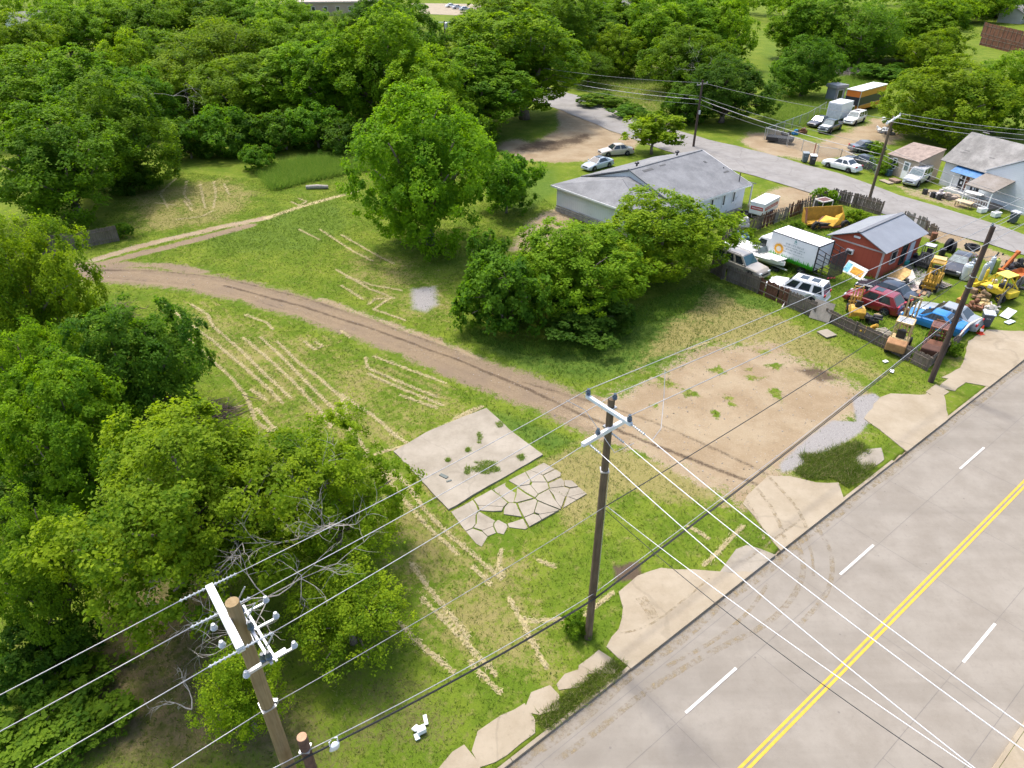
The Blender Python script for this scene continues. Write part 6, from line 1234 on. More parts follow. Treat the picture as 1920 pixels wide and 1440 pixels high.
# white cargo trailer with red bands
ta, tb, tcc = gp(1417, 377, 1.75), gp(1435, 383.5, 1.75), gp(1463, 368, 1.75); rz = math.atan2((tcc - tb).y, (tcc - tb).x); tl = (tcc - tb).length; tw = 1.6; nn = Vector((-math.sin(rz), math.cos(rz), 0))
t4 = empty("cargo_trailer", tb + (tcc - tb) / 2 + nn * tw / 2 - Vector((0, 0, 1.75)), rz, "small white cargo trailer with red bands beside the broken fence", "trailer"); MB().box((0, 0, 1.1), (tl, tw, 1.2)).build("box", P_WHITE, t4, .05); MB().box((0, 0, 1.72), (tl + .06, tw + .06, .1)).build("roof", WHITE, t4, .04)
RB = paint("red_band", (.42, .012, .03), .05); MB().box((0, -tw / 2 - .004, 1.15), (tl * .86, .012, .34)).build("side_band", RB, t4); MB().box((-tl / 2 - .004, 0, 1.15), (.012, tw * .84, .36)).build("end_band", RB, t4)
LT = plain("white_print", (.7, .68, .68), .5); tarp_txt(t4, t4, -tl * .36, tl * .36, 1.08, 1.22, -tw / 2 - .013, 1, LT, (4, 6), 12); mm_ = MB(); [mm_.box((-tl / 2 - .013, -tw * .34 + k * .13, 1.15), (.004, .07, .14)) for k in range(9)]; mm_.build("lettering", LT, t4)
[wheel(t4, 0.1, s * (tw / 2 + .06), .3, .18, STEEL) for s in (-1, 1)]; m = MB(); m.bar((-tl / 2, -.4, .45), (-tl / 2 - 1.0, 0, .45), .07); m.bar((-tl / 2, .4, .45), (-tl / 2 - 1.0, 0, .45), .07); m.build("drawbar", TRIM, t4); [MB().box((0.1, s * (tw / 2 + .06), .64), (.8, .24, .05)).build("mudguard", TRIM, t4) for s in (-1, 1)]
rcan = empty("red_can", gp(1437, 398), 0, "round red can at the trailer's corner", "fuel can"); MB().lathe([(.2, .35), (.26, .4), (.26, .85), (.12, .98)], (0, 0, 0), 14).build("can", plain("red_plastic", (.45, .015, .03), .4), rcan, smooth=False); MB().box((0, 0, .18), (.4, .4, .36)).build("base", WHITE, rcan)
# boat filled with junk
loc, rz = place((1470,497), (1372,452), .8); bt = empty("motor_boat", loc, rz, "white open motor boat filled with junk between the champagne car and the box truck", "boat")
st_ = []; bl_ = 6.4; hm = MB(); n = 18
for i in range(n + 1):
    f = i / n; x = -bl_/2 + bl_ * f; w = 1.1 * (1 - max(0, (f - .45) / .55) ** 2.2 * .93); z = .95 + .2 * max(0, f - .4); kz_ = .35 + .5 * max(0, (f - .7) / .3) ** 2
    hm.v += [(x, -w, z), (x, -w * .75, z - .35), (x, 0, kz_), (x, w * .75, z - .35), (x, w, z), (x, w * .84, z + .02), (x, w * .78, z - .3), (x, -w * .78, z - .3), (x, -w * .84, z + .02)]
for i in range(n):
    for j in range(9): a, b = i * 9 + j, i * 9 + (j + 1) % 9; hm.f.append((a, b, b + 9, a + 9))
hm.f += [tuple(range(9))[::-1], tuple(range(n * 9, n * 9 + 9))]; fixn(hm.build("hull", P_WHITE, bt)); MB().extr([(1.0, 1.02), (2.9, 1.14), (2.9, 1.18), (1.0, 1.08)], -.6, .6).build("fore_deck", WHITE, bt); 
for x in (-.6, .3): MB().box((x, .35, 1.0), (.5, .5, .6)).build("seat", WHITE, bt, .06)
MB().box((-3.35, 0, .95), (.35, .45, .9)).build("outboard_motor", TRIM, bt, .05); MB().panel([(.7, -.6, 1.05), (.7, .6, 1.05), (.45, .55, 1.5), (.45, -.55, 1.5)], .02).build("windscreen", GLASS_PALE, bt)
tlr = MB(); [tlr.bar((-2.6, s * .6, .35), (3.6, 0, .45), .08) for s in (-1, 1)]; tlr.build("trailer_frame", STEEL, bt); [wheel(bt, -1.2, s * 1.0, .28, .18, STEEL) for s in (-1, 1)]
def T4(o, **k): return o
# ---------------------------------------------------------------- yard machines and scrap
YEL1 = rusty("worn_yellow", (.50, .31, .07), .35); YEL2 = rusty("bright_yellow", (.62, .46, .03), .12); YEL3 = rusty("mustard_yellow", (.42, .24, .025), .4); BEIGE = rusty("worn_beige", (.47, .35, .17), .45); RUST = rusty("rust", (.17, .07, .035), .5); OFFW = plain('soiled_white', (.46, .445, .42), .6, 0, .15, 2, .2); ORAN = rusty("worn_orange", (.42, .12, .025), .35); BLK = plain("oily_black", (.03, .028, .027), .6, 0, .4); GREASE = plain("greasy_steel", (.12, .115, .11), .5, .4, .4)
def tyre(name, label, loc, r, w, lay=True, cat="tyre", group=None, rz=0):
    m = MB(); ax = 'Z' if lay else 'Y'; m.lathe([(r * .58, -w/2), (r * .93, -w/2), (r, -w * .32), (r, w * .32), (r * .93, w/2), (r * .58, w/2), (r * .55, 0)], (0, 0, w / 2 if lay else r), 22, ax); o = m.build(name, RUBBER); o.location = loc; o.rotation_euler.z = rz; return tag(o, label, cat, group)
def forklift(label, loc, rz, mat, matb, mast_h=2.3, guard=True, seat=True, scale=1.0, grille=WHITE, roofm=None):
    e = empty("forklift", loc, rz, label, "forklift"); m = MB()
    m.extr([(-1.25, .35), (.55, .35), (.55, .62), (.2, .68), (-.15, 1.0), (-1.0, 1.05), (-1.3, .8)], -.52, .52); m.build("body", mat, e, .05); MB().extr([(-1.32, .3), (-.8, .3), (-.8, 1.02), (-1.05, 1.06), (-1.36, .85)], -.56, .56).build("counterweight", matb, e, .06)
    for x, y, r in ((.55, .5, .34), (.55, -.5, .34), (-.9, .46, .28), (-.9, -.46, .28)): wheel(e, x, y, r, .22, matb)
    ms = MB(); [ms.bar((.85, s * .32, .15), (.85, s * .32, mast_h), .1, .07) for s in (-1, 1)]; [ms.bar((.85, -.32, z), (.85, .32, z), .06, .08) for z in (.3, mast_h * .55, mast_h - .05)]; [ms.bar((.78, s * .12, .3), (.78, s * .12, mast_h * .9), .08) for s in (-1, 1)]; ms.build("mast", mat, e)
    cr = MB(); [cr.bar((.93, -.5, z), (.93, .5, z), .05, .09) for z in (.4, .75)]; [cr.bar((.95, -.42 + k * .14, .4), (.95, -.42 + k * .14, 1.35), .03) for k in range(7)]; cr.build("load_backrest", mat, e)
    fk = MB(); [fk.bar((.97, s * .28, .12), (1.9, s * .28, .1), .1, .04) for s in (-1, 1)]; fk.build("fork", GREASE, e)
    if seat: MB().extr([(-.75, 1.02), (-.2, 1.02), (-.2, 1.14), (-.6, 1.16), (-.72, 1.6), (-.84, 1.6)], -.25, .25).build("seat", BLK, e, .04)
    MB().tube([(.25, 0, .7), (.02, 0, 1.25)], .025, 6).build("steering_column", BLK, e); MB().lathe([(.15, 0), (.17, .02), (.15, .04)], (0, 0, 1.25), 14).build("steering_wheel", BLK, e)
    if guard:
        gd = MB(); zt = 2.05
        for s in (-1, 1): gd.bar((.4, s * .45, .6), (.15, s * .45, zt), .06); gd.bar((-.9, s * .45, .95), (-.75, s * .45, zt), .06); gd.bar((.15, s * .45, zt), (-.75, s * .45, zt), .07)
        gd.bar((.15, -.45, zt), (.15, .45, zt), .07); gd.bar((-.75, -.45, zt), (-.75, .45, zt), .07); gd.build("overhead_guard", mat, e)
        sl = MB(); [sl.bar((.02 - k * .17, -.43, zt + .02), (.02 - k * .17, .43, zt + .02), .09 if roofm else .03, .03) for k in range(5)]; sl.build("guard_bars", roofm or mat, e)
    e.scale = (scale,) * 3; return e
def at(u, v): return gp(u, v)
def rzp(f, r): a, b = gp(*f), gp(*r); return math.atan2((a - b).y, (a - b).x)
forklift("beige forklift with pale slatted roof and blue tinted mast at the low fence", at(1682, 652), rzp((1720, 575), (1668, 665)), BEIGE, rusty("rust_hood", (.36, .19, .085), .4), 3.2, roofm=plain("pale_slats", (.5, .51, .52), .5), scale=1.15)
forklift("yellow forklift with a slatted backrest tipped beside the red hatchback", at(1601, 590), rzp((1585, 530), (1603, 600)), YEL1, YEL3, 2.2, guard=False, scale=.95)
forklift("mustard forklift with a flat yellow roof plate and rusty mast near the concrete patch", at(1742, 540), rzp((1722, 556), (1752, 512)), YEL3, YEL1, 1.9, roofm=None, scale=1.1)
rp_ = empty("roof_plate", at(1752, 514) + Vector((0, 0, 0)), rzp((1742, 536), (1752, 510)), "flat pale yellow panel standing propped by the mustard forklift", "panel"); MB().box((0, 0, 1.3), (1.2, 1.0, .05), m=Matrix.Rotation(.25, 3, 'Y')).build("plate", rusty("pale_yellow", (.55, .40, .18), .2), rp_); m = MB(); [m.bar((x, y, 0), (x, y, 1.25), .04) for x in (-.5, .5) for y in (-.4, .4)]; m.build("leg", RUST, rp_)
forklift("dark rusted forklift with a brown hood panel at the yard's front corner", at(1745, 662), rzp((1768, 610), (1742, 672)), RUST, rusty("dark_rust", (.10, .045, .03), .4), 1.9, scale=1.15, seat=False, roofm=rusty("brown_panel", (.22, .11, .09), .2))
forklift("grey forklift with a white roof beside the dusty black saloon", at(1730, 500), rzp((1712, 512), (1742, 482)), GREASE, BLK, 1.7, roofm=WHITE, scale=.95)
# the bright yellow loader with a canopy
e = empty("skid_loader", at(1862, 556), rzp((1826, 545), (1890, 572)), "bright yellow loader frame with a yellow canopy by the verge fence", "loader"); m = MB(); m.extr([(-1.5, .5), (1.0, .5), (1.1, .8), (-.2, 1.0), (-1.5, 1.0)], -.6, .6); m.build("body", YEL2, e, .05)
m = MB()
for s in (-1, 1): m.bar((1.3, s * .72, .5), (.9, s * .72, 1.1), .14); m.bar((.9, s * .72, 1.1), (.1, s * .68, 2.1), .12); m.bar((.1, s * .68, 2.1), (-1.2, s * .68, 1.0), .1) if s < 0 else None
m.build("lift_arm", YEL2, e); cn = MB(); cn.panel([(-.9, -.7, 2.08), (.15, -.7, 2.12), (.15, .7, 2.12), (-.9, .7, 2.08)], .07); cn.build("canopy", rusty("pale_yellow2", (.68, .56, .10), .08), e, .02); pm = MB(); [pm.bar((x, s * .62, .9), (x, s * .62, 2.08), .07) for x in (-.85, .1) for s in (-1, 1)]; pm.build("canopy_post", YEL2, e)
[wheel(e, x, s * .72, .38, .28, YEL2) for x in (-.95, .7) for s in (-1, 1)]; bk = MB(); bk.extr([(1.3, .1), (1.9, .08), (1.85, .2), (1.5, .3), (1.45, .75), (1.3, .75)], -.85, .85); bk.build("bucket", YEL2, e); MB().box((-.4, 0, 1.15), (.5, .5, .3)).build("seat", BLK, e, .05)
for i, (dx, dy) in enumerate(((-.2, -.3), (.15, .1), (-.5, .2), (.35, -.25))): o = MB().box((0, 0, .12), (.32, .26, .24)).build("box", OFFW, None, .02); p = gp(1862 + dx * 30, 556 + dy * 22); o.location = (p.x, p.y, .98); o.rotation_euler.z = i; tag(o, f"small white box lying on the bright yellow loader, {('nearest the verge', 'at the middle', 'under the canopy', 'nearest the bucket')[i]}", "box")
# the wrecked mustard loader behind the box truck
e = empty("wrecked_loader", at(1545, 424), rzp((1600, 415), (1505, 420)), "wrecked mustard yellow loader with a wide bucket behind the box truck", "loader")
m = MB(); m.panel([(-2.1, .75, .5), (2.0, .75, .5), (2.0, .95, 1.75), (-2.1, .95, 1.75)], .1); m.extr([(-2.1, .35), (2.0, .35), (2.0, .5), (-2.1, .5)], -.5, .8); m.build("bucket", YEL3, e); m = MB(); m.panel([(-2.15, .95, 1.75), (-2.15, -.5, .4), (-2.15, .8, .35)], .08); m.panel([(2.05, .8, .35), (2.05, -.5, .4), (2.05, .95, 1.75)], .08); m.build("bucket_side", YEL3, e)
m = MB(); m.panel([(-1.2, -.2, .55), (.2, -1.2, .35), (.9, -.9, 1.0), (.1, .3, 1.0)], .08); m.panel([(.3, -1.0, .3), (1.5, -.6, .4), (1.7, .0, 1.35), (.9, -.1, 1.1)], .06); m.build("bent_panel", plain("chrome_yellow", (.58, .34, .03), .6, 0, .2, 3, .1), e); m = MB(); [m.bar(a, b, .16) for a, b in (((-1.9, -.9, .2), (-.2, .2, .9)), ((-2.2, -.2, .5), (-2.0, .6, 1.8)), ((1.9, .5, .7), (2.7, -.4, 1.1)), ((-1.5, -1.0, .3), (1.2, -1.0, .25)))]; m.build("lift_arm", RUST, e); MB().box((-.4, -.5, .4), (1.6, .9, .5)).build("engine", BLK, e, .05)
for x in (-1.5, 1.6): wheel(e, x, -1.0, .45, .35, YEL3)
e = empty("cab_frame", at(1537, 408), rzp((1550, 402), (1520, 408)), "white rusty cab frame with a brown roof behind the wrecked loader", "machine cab"); m = MB(); [m.bar((x, y, 0), (x * .9, y * .9, 1.9), .08) for x in (-.75, .75) for y in (-.6, .6)]; [m.bar((-.68, y, 1.9), (.68, y, 1.9), .1) for y in (-.54, .54)]; [m.bar((x, -.54, 1.9), (x, .54, 1.9), .1) for x in (-.68, .68)]; m.build("frame", rusty("white_rust", (.6, .57, .52), .25), e); MB().box((0, 0, 1.93), (1.2, .95, .05)).build("roof", rusty("brown_roof", (.11, .05, .045), .3), e)
# gas bottles, tyres, bins, cone
BOT = plain("pale_bottle", (.48, .53, .55), .4, .1, .08); 
def bottle(label, u, v, r, h, mat=BOT, group=None):
    e = MB().lathe([(r * .9, 0), (r, .06), (r, h * .82), (r * .8, h * .93), (r * .3, h * .97), (r * .25, h * 1.06), (0.02, h * 1.07)], (0, 0, 0), 16); o = e.build("gas_bottle", mat, None, smooth=False); o.location = gp(u, v); return tag(o, label, "gas bottle", group)
bottle("fat pale gas bottle standing nearest the dusty black saloon", 1807, 524, .36, 1.5); bottle("tall thin pale gas bottle left of the old pole", 1838, 525, .17, 1.55); bottle("tall thin pale gas bottle behind the old pole", 1846, 520, .17, 1.55); bottle("pale gas bottle with a white cap right of the old pole", 1853, 512, .2, 1.6); bottle("yellow green gas bottle among the pale ones", 1862, 512, .24, 1.35, plain("lime", (.3, .36, .06), .5)); bottle("thin yellow gas bottle in front of the pale ones", 1843, 532, .13, 1.4, YEL2)
bottle("short silver bottle between the fat one and the pole", 1818, 510, .2, 1.0, STEEL); bottle("small silver bottle behind the fat one", 1826, 502, .18, .9, STEEL)
tyre("big_tyre", "big black tyre lying flat behind the dusty black saloon", gp(1818, 478) + Vector((0, 0, .55)), .62, .4, True); tyre("big_tyre", "big black tyre standing by the ragged yard fence", gp(1775, 470), .6, .34, False, rz=.6); tyre("big_tyre", "second black tyre leaning next to the standing one", gp(1784, 474), .55, .3, False, rz=1.2); tyre("old_tyre", "black tyre lying under the boat's bow", gp(1452, 507), .42, .26, True)
tyre("old_tyre", "black tyre propped between the two saloons and the red shed", gp(1697, 540), .42, .2, False, rz=1.0); tyre("old_tyre", "worn tyre standing on the left of the low grey bottle row", gp(1736, 487), .36, .2, False, rz=.3)
def wheelie(label, u, v, rz, bodym, lidm, sc_=1.0):
    e = empty("wheelie_bin", gp(u, v), rz, label, "wheelie bin"); b = MB(); b.v = []; 
    b.v += [(-.24, -.26, .08), (.24, -.26, .08), (.24, .26, .08), (-.24, .26, .08), (-.34, -.32, 1.0), (.32, -.32, 1.0), (.32, .32, 1.0), (-.34, .32, 1.0)]; b.f += [(0, 3, 2, 1), (4, 5, 6, 7), (0, 1, 5, 4), (1, 2, 6, 5), (2, 3, 7, 6), (3, 0, 4, 7)]; b.build("bin_body", bodym, e, .03)
    l = MB(); l.extr([(-.4, 1.0), (.36, 1.0), (.34, 1.07), (-.3, 1.13), (-.42, 1.08)], -.35, .35); l.build("lid", lidm, e, .02); MB().tube([(-.42, -.25, 1.02), (-.48, -.25, .98), (-.48, .25, .98), (-.42, .25, 1.02)], .02, 6).build("handle", TRIM, e); [MB().lathe([(.1, -.03), (.1, .03)], (-.26, s * .27, .1), 12, 'Y').build("wheel", RUBBER, e) for s in (-1, 1)]
    mk = MB(); [mk.box((.30, -.1 + k * .1, .72), (.01, .05, .08)) for k in range(3)]; mk.build("stamp", plain("bin_print", (.4, .42, .43), .6), e); e.scale = (sc_,) * 3; return e
BING = plain("bin_grey", (.06, .075, .085), .5); LIDG = plain("bin_lid_grey", (.45, .47, .5), .45)
wheelie("dark bin with a pale lid between the grey saloon and the verge fence", 1845, 612, R_(-110), BING, LIDG, 1.1); wheelie("grey bin with a grey lid on the street edge", 1508, 304, R_(-100), plain("bin_mid", (.13, .16, .17), .5), plain("bin_lid_mid", (.22, .25, .26), .5), 1.15); wheelie("black bin with a white lid on the street edge", 1522, 309, R_(-100), plain("bin_black", (.035, .035, .035), .5), WHITE, 1.15); wheelie("dark bin with a pale lid on the grass by the grey roofed house", 1898, 418, R_(-60), BING, LIDG, 1.1)
e = empty("traffic_cone", gp(1838, 626), .4, "orange traffic cone with a white collar on the driveway", "traffic cone"); MB().lathe([(.17, .04), (.135, .26)], (0, 0, 0), 16).build("cone", plain("cone_orange", (.62, .05, .02), .5), e); MB().lathe([(.135, .26), (.09, .46)], (0, 0, 0), 16).build("collar", WHITE, e); MB().lathe([(.09, .46), (.035, .7)], (0, 0, 0), 16).build("cone_tip", plain("cone_orange", (.62, .05, .02), .5), e); MB().box((0, 0, .02), (.44, .44, .04)).build("base", plain("cone_orange", (.62, .05, .02), .5), e, .01)
e = empty("mural_board", gp(1600, 517), rzp((1622, 530), (1585, 510)), "painted board with orange and blue shapes leaning on the red shed", "board"); tl_ = Matrix.Rotation(-.5, 3, 'X'); MB().box((0, 0, .5), (2.3, .04, 1.1), m=tl_).build("board", WHITE, e); m = MB(); m.box((.3, -.03, .48), (1.3, .01, .6), m=tl_); m.build("orange_patch", plain("paint_orange", (.6, .3, .04), .6, 0, .4, 5), e); m = MB(); m.box((-.8, -.03, .48), (.6, .01, .8), m=tl_); m.build("blue_patch", plain("paint_blue", (.2, .5, .65), .6, 0, .4, 4), e)
# sheets, boxes and loose scrap: each a thing of its own
def sheet_thing(name, label, cat, u, v, dims, mat, rz=0, tilt=0, z=0.05, rx=0):
    o = MB().box((0, 0, dims[2] / 2), dims, m=Matrix.Rotation(rx, 3, 'X') @ Matrix.Rotation(tilt, 3, 'Y')).build(name, mat, None, min(dims) * .12); p = gp(u, v, z); o.location = p; o.rotation_euler.z = rz; return tag(o, label, cat)
sheet_thing("plywood_sheet", "mottled yellow plywood sheet leaning near the red shed's window", "sheet", 1688, 515, (1.6, 1.3, .05), plain("plywood", (.48, .31, .12), .8, 0, .3, 4), .4, -.5, .5)
sheet_thing("white_sheet", "tall white metal sheet propped beside the plywood sheet", "sheet", 1708, 518, (.6, 1.7, .04), OFFW, -.3, -1.0, .7); sheet_thing("white_sheet", "white sheet lying on the ground by the black blue saloon", "sheet", 1718, 530, (1.1, .8, .04), OFFW, .7); sheet_thing("white_sheet", "crumpled white sheet behind the saloon's bonnet", "sheet", 1680, 525, (1.5, .7, .06), OFFW, .2, .2, .3)
sheet_thing("pink_board", "faded pink board lying near the mustard forklift", "board", 1712, 540, (1.3, .9, .05), plain("pinkish", (.45, .37, .34), .8), .5); sheet_thing("plank", "pale plank lying on the weeds in front of the red hatchback", "plank", 1652, 588, (1.2, .35, .06), plain("pale_plank", (.48, .36, .2), .8), .5); sheet_thing("concrete_block", "flat pale stone outside the low yard fence", "stone", 1550, 626, (1.0, 1.0, .08), OLDC, .4)
sheet_thing("white_paper", "crumpled white paper on the grass under the telephone cables", "litter", 1660, 678, (.35, .25, .05), WHITE, .4); sheet_thing("white_paper", "white sheet of paper on the grass nearest the old pole", "litter", 1672, 696, (.4, .25, .04), WHITE, 1.0); sheet_thing("white_tile", "pale blue white panel leaning on the verge fence", "panel", 1890, 588, (1.0, .7, .04), plain("pale_panel", (.5, .53, .54), .5), .5, -.5, .3); sheet_thing("white_tile", "striped pale grating lying on the verge", "grating", 1893, 604, (.9, .4, .05), plain("pale_panel2", (.52, .6, .62), .5), .5)
sheet_thing("foam_cooler", "small white block among the near litter", "litter", 790, 1372, (.35, .25, .25), WHITE, .5); sheet_thing("white_litter", "torn white scrap left of the white block", "litter", 780, 1366, (.3, .2, .06), WHITE, 1.0, .4); sheet_thing("white_litter", "pale scrap just below the white block", "litter", 782, 1382, (.25, .18, .05), plain("bluish_white", (.6, .68, .7), .5), 2.0); sheet_thing("white_litter", "narrow white strip above the white block", "litter", 798, 1350, (.14, .4, .04), WHITE, .3)
sheet_thing("green_bottle", "dark flat scrap on the foundation slab", "litter", 832, 893, (.5, .2, .05), plain("dark_green_scrap", (.10, .12, .11), .6), -.6, 0, .09); sheet_thing("green_bottle", "tiny dark scrap beside the flat one on the foundation", "litter", 842, 902, (.3, .1, .04), plain("dark_green_scrap", (.10, .12, .11), .6), .4, 0, .09)
scr = [("yellow_casting", "yellow curved casting at the low fence's middle", "scrap part", 1622, 628, YEL3, 3), ("engine_block", "black engine with bare pipes behind the yellow casting", "engine", 1634, 605, BLK, 5), ("gearbox", "pale housing with a black motor by the tipped yellow forklift", "machine part", 1592, 612, plain("pale_machine", (.5, .47, .42), .6, 0, .2, 3, .3), 7), ("pump", "rusty pump mound nearest the grey saloon's tail light", "machine part", 1826, 580, RUST, 9), ("machine_part", "tan machine housing behind the dark bin", "machine part", 1838, 575, BEIGE, 11), ("concrete_lump", "grey white heap next to the dark bin", "rubble", 1858, 585, plain("rubble", (.42, .39, .35), .9, 0, .3, 3), 13),
 ("machine_part", "brown machine part heap in front of the yellow loader", "machine part", 1836, 560, rusty("brown_part", (.24, .16, .09), .4), 15), ("machine_part", "black motor beside the loader's canopy", "motor", 1896, 548, BLK, 17), ("machine_part", "dark scrap heap behind the yellow loader", "scrap heap", 1890, 512, GREASE, 19), ("machine_part", "blue and black motor in the boat's stern", "motor", 1392, 462, plain("blue_motor", (.06, .12, .16), .5, 0, .4), 21), ("machine_part", "dark fittings piled in the boat's bow", "scrap heap", 1452, 484, BLK, 23),
 ("machine_part", "white rags and boxes piled over the champagne car's roof end", "scrap heap", 1390, 452, plain("rags", (.42, .40, .38), .8, 0, .2), 25), ("scrap_heap", "dark scrap beneath the red shed's door", "scrap heap", 1706, 490, GREASE, 27), ("scrap_heap", "black scrap at the tail of the orange arm", "scrap heap", 1902, 500, BLK, 29), ("scrap_heap", "pile of black parts between the broken fence and the trailer", "scrap heap", 1405, 405, BLK, 31),
 ("pump_unit", "blue machine behind the chain link gate", "machine", 1490, 252, plain("machine_blue", (.03, .17, .34), .5, 0, .3, 3, .2), 33), ("machine_part", "rusty brown machine beside the blue one", "machine", 1503, 250, RUST, 35), ("machine_part", "black machine left of the blue one", "machine", 1472, 255, BLK, 37), ("scrap_heap", "white and grey junk heap under the drooping tree", "scrap heap", 1662, 228, plain("pale_junk", (.52, .52, .52), .5, 0, .3), 39), ("scrap_heap", "white appliance heap beneath the white crossarm", "scrap heap", 1655, 248, plain("pale_junk2", (.6, .6, .6), .5, 0, .2), 41), ("scrap_heap", "dark junk between the heaps under the drooping tree", "scrap heap", 1668, 252, GREASE, 43), ("scrap_heap", "pale rubbish along the foot of the blue awning house", "rubble", 1755, 368, plain("pale_rubble", (.48, .44, .42), .9, 0, .3), 45), ("scrap_heap", "brown rubbish beside the house's low table", "rubble", 1782, 372, plain("brown_rubble", (.3, .25, .21), .9, 0, .3), 47)]
for nm, lb_, ct, u, v, mt, sd in scr:
    rn = random.Random(sd); m = MB(); big = 1.5 if "heap" in nm else 1.0
    for k in range(9 if "heap" in nm else 7):
        c = (rn.uniform(-.5, .5) * big, rn.uniform(-.4, .4) * big, rn.uniform(.12, .6)); q = Matrix.Rotation(rn.uniform(0, 3), 3, 'Z') @ Matrix.Rotation(rn.uniform(-.5, .5), 3, 'X')
        if k % 3 == 0: m.tube([c, (c[0] + rn.uniform(-.5, .5), c[1] + rn.uniform(-.5, .5), c[2] + rn.uniform(-.1, .4))], rn.uniform(.04, .16), 8)
        elif k % 3 == 1: m.box(c, (rn.uniform(.25, .6), rn.uniform(.2, .5), rn.uniform(.15, .45)), m=q)
        else: m.lathe([(.08, -.1), (rn.uniform(.14, .26), -.08), (rn.uniform(.14, .26), .1), (.06, .14)], c, 12, rn.choice('XYZ'))
    m.box((0, 0, .15), (.8 * big, .6 * big, .3)); o = m.build(nm, mt, None, .015); o.location = gp(u, v) + (Vector((0, 0, .75)) if "boat" in lb_ else Vector((0, 0, 1.5)) if "roof end" in lb_ else Vector()); tag(o, lb_, ct)
def boom(label, u, v, mat, L, an, rz, cat="machine arm"):
    m = MB(); m.bar((0, 0, .2), (math.cos(an) * L, 0, .2 + math.sin(an) * L), .22, .28); m.lathe([(.18, -.16), (.18, .16)], (math.cos(an) * L, 0, .2 + math.sin(an) * L), 12, 'Y'); m.box((0, 0, .2), (.6, .5, .4)); o = m.build("digger_boom", mat, None, .03); o.location = gp(u, v); o.rotation_euler.z = rz; return tag(o, label, cat)
boom("orange hinged arm pointing up beside the yellow loader", 1876, 512, ORAN, 1.9, 1.0, .3); boom("rusty yellow upright arm between the loader and the grey saloon", 1800, 568, rusty("rust_yellow_arm", (.4, .2, .05), .5), 1.7, 1.25, .6)
e = empty("orange_trough", gp(1912, 522), .5, "orange trough on the rough grass at the frame edge", "trough"); m = MB(); m.panel([(-.8, -.4, .25), (.8, -.4, .25), (.9, -.6, .6), (-.9, -.6, .6)], .05); m.panel([(.8, .4, .25), (-.8, .4, .25), (-.9, .6, .6), (.9, .6, .6)], .05); m.panel([(-.8, .4, .25), (-.8, -.4, .25), (-.9, -.6, .6), (-.9, .6, .6)], .05); m.panel([(.8, -.4, .25), (.8, .4, .25), (.9, .6, .6), (.9, -.6, .6)], .05); m.box((0, 0, .23), (1.6, .8, .05)); m.build("pan", ORAN, e); l_ = MB(); [l_.bar((x, 0, 0), (x, 0, .25), .08) for x in (-.6, .6)]; l_.build("leg", RUST, e)
wl = MB().tube([gp(1790, 650) + Vector((0, 0, .9)), gp(1808, 630) + Vector((0, 0, .95)), gp(1832, 616) + Vector((0, 0, .9))], [.05, .09, .05], 8).build("pale_branch", plain("pale_wood", (.55, .5, .42), .8)); tag(wl, "pale curved plank across the yard gate", "plank")
def drum(name, label, u, v, r, h, mat, cat="drum"):
    m = MB(); m.lathe([(r * .96, 0), (r, .03), (r, h * .33), (r * 1.03, h * .35), (r, h * .37), (r, h * .65), (r * 1.03, h * .67), (r, h * .69), (r, h - .03), (r * .95, h)], (0, 0, 0), 16); o = m.build(name, mat); o.location = gp(u, v); return tag(o, label, cat)
drum("grey_drum", "grey drum at the back of the yellow loader", 1883, 530, .28, .8, GREASE); drum("white_bucket", "round white bucket between the yellow loader and the verge fence", 1884, 548, .24, .5, WHITE, "bucket"); drum("black_drum", "low black drum behind the standing big tyre", 1765, 478, .28, .6, BLK); drum("rusty_drum", "rusty drum by the red shed's far corner", 1748, 452, .28, .85, RUST); drum("blue_drum", "teal tub at the red shed's doorway", 1697, 495, .3, .35, plain("teal", (.03, .3, .27), .5), "tub")
def pallet(label, u, v, rz):
    m = MB(); [m.box((0, -.5 + k * .2, .13), (1.2, .12, .025)) for k in range(6)]; [m.box((x, 0, .06), (.1, 1.1, .1)) for x in (-.5, 0, .5)]; o = m.build("pallet", LWOOD); o.location = gp(u, v); o.rotation_euler.z = rz; return tag(o, label, "pallet")
pallet("pale wooden pallet on the concrete patch by the mustard forklift", 1765, 535, .5); pallet("wooden pallet in the weeds near the beige forklift", 1655, 625, .2)
boom("rusty lever standing by the beige forklift's mast", 1700, 610, RUST, 1.0, 1.1, 2.0, "machine arm"); boom("yellow prongs pointing up in front of the bright yellow loader", 1835, 545, YEL2, 1.1, .9, 2.6, "machine arm")
sheet_thing("cardboard_sheet", "flattened brown cardboard on the concrete patch", "cardboard", 1728, 548, (.9, .7, .03), plain("cardboard", (.3, .2, .12), .9), .9); sheet_thing("metal_sheet", "dull metal sheet leaning on the street side fence", "sheet", 1660, 412, (1.2, .9, .04), STEEL, -.5, -.9, .4)
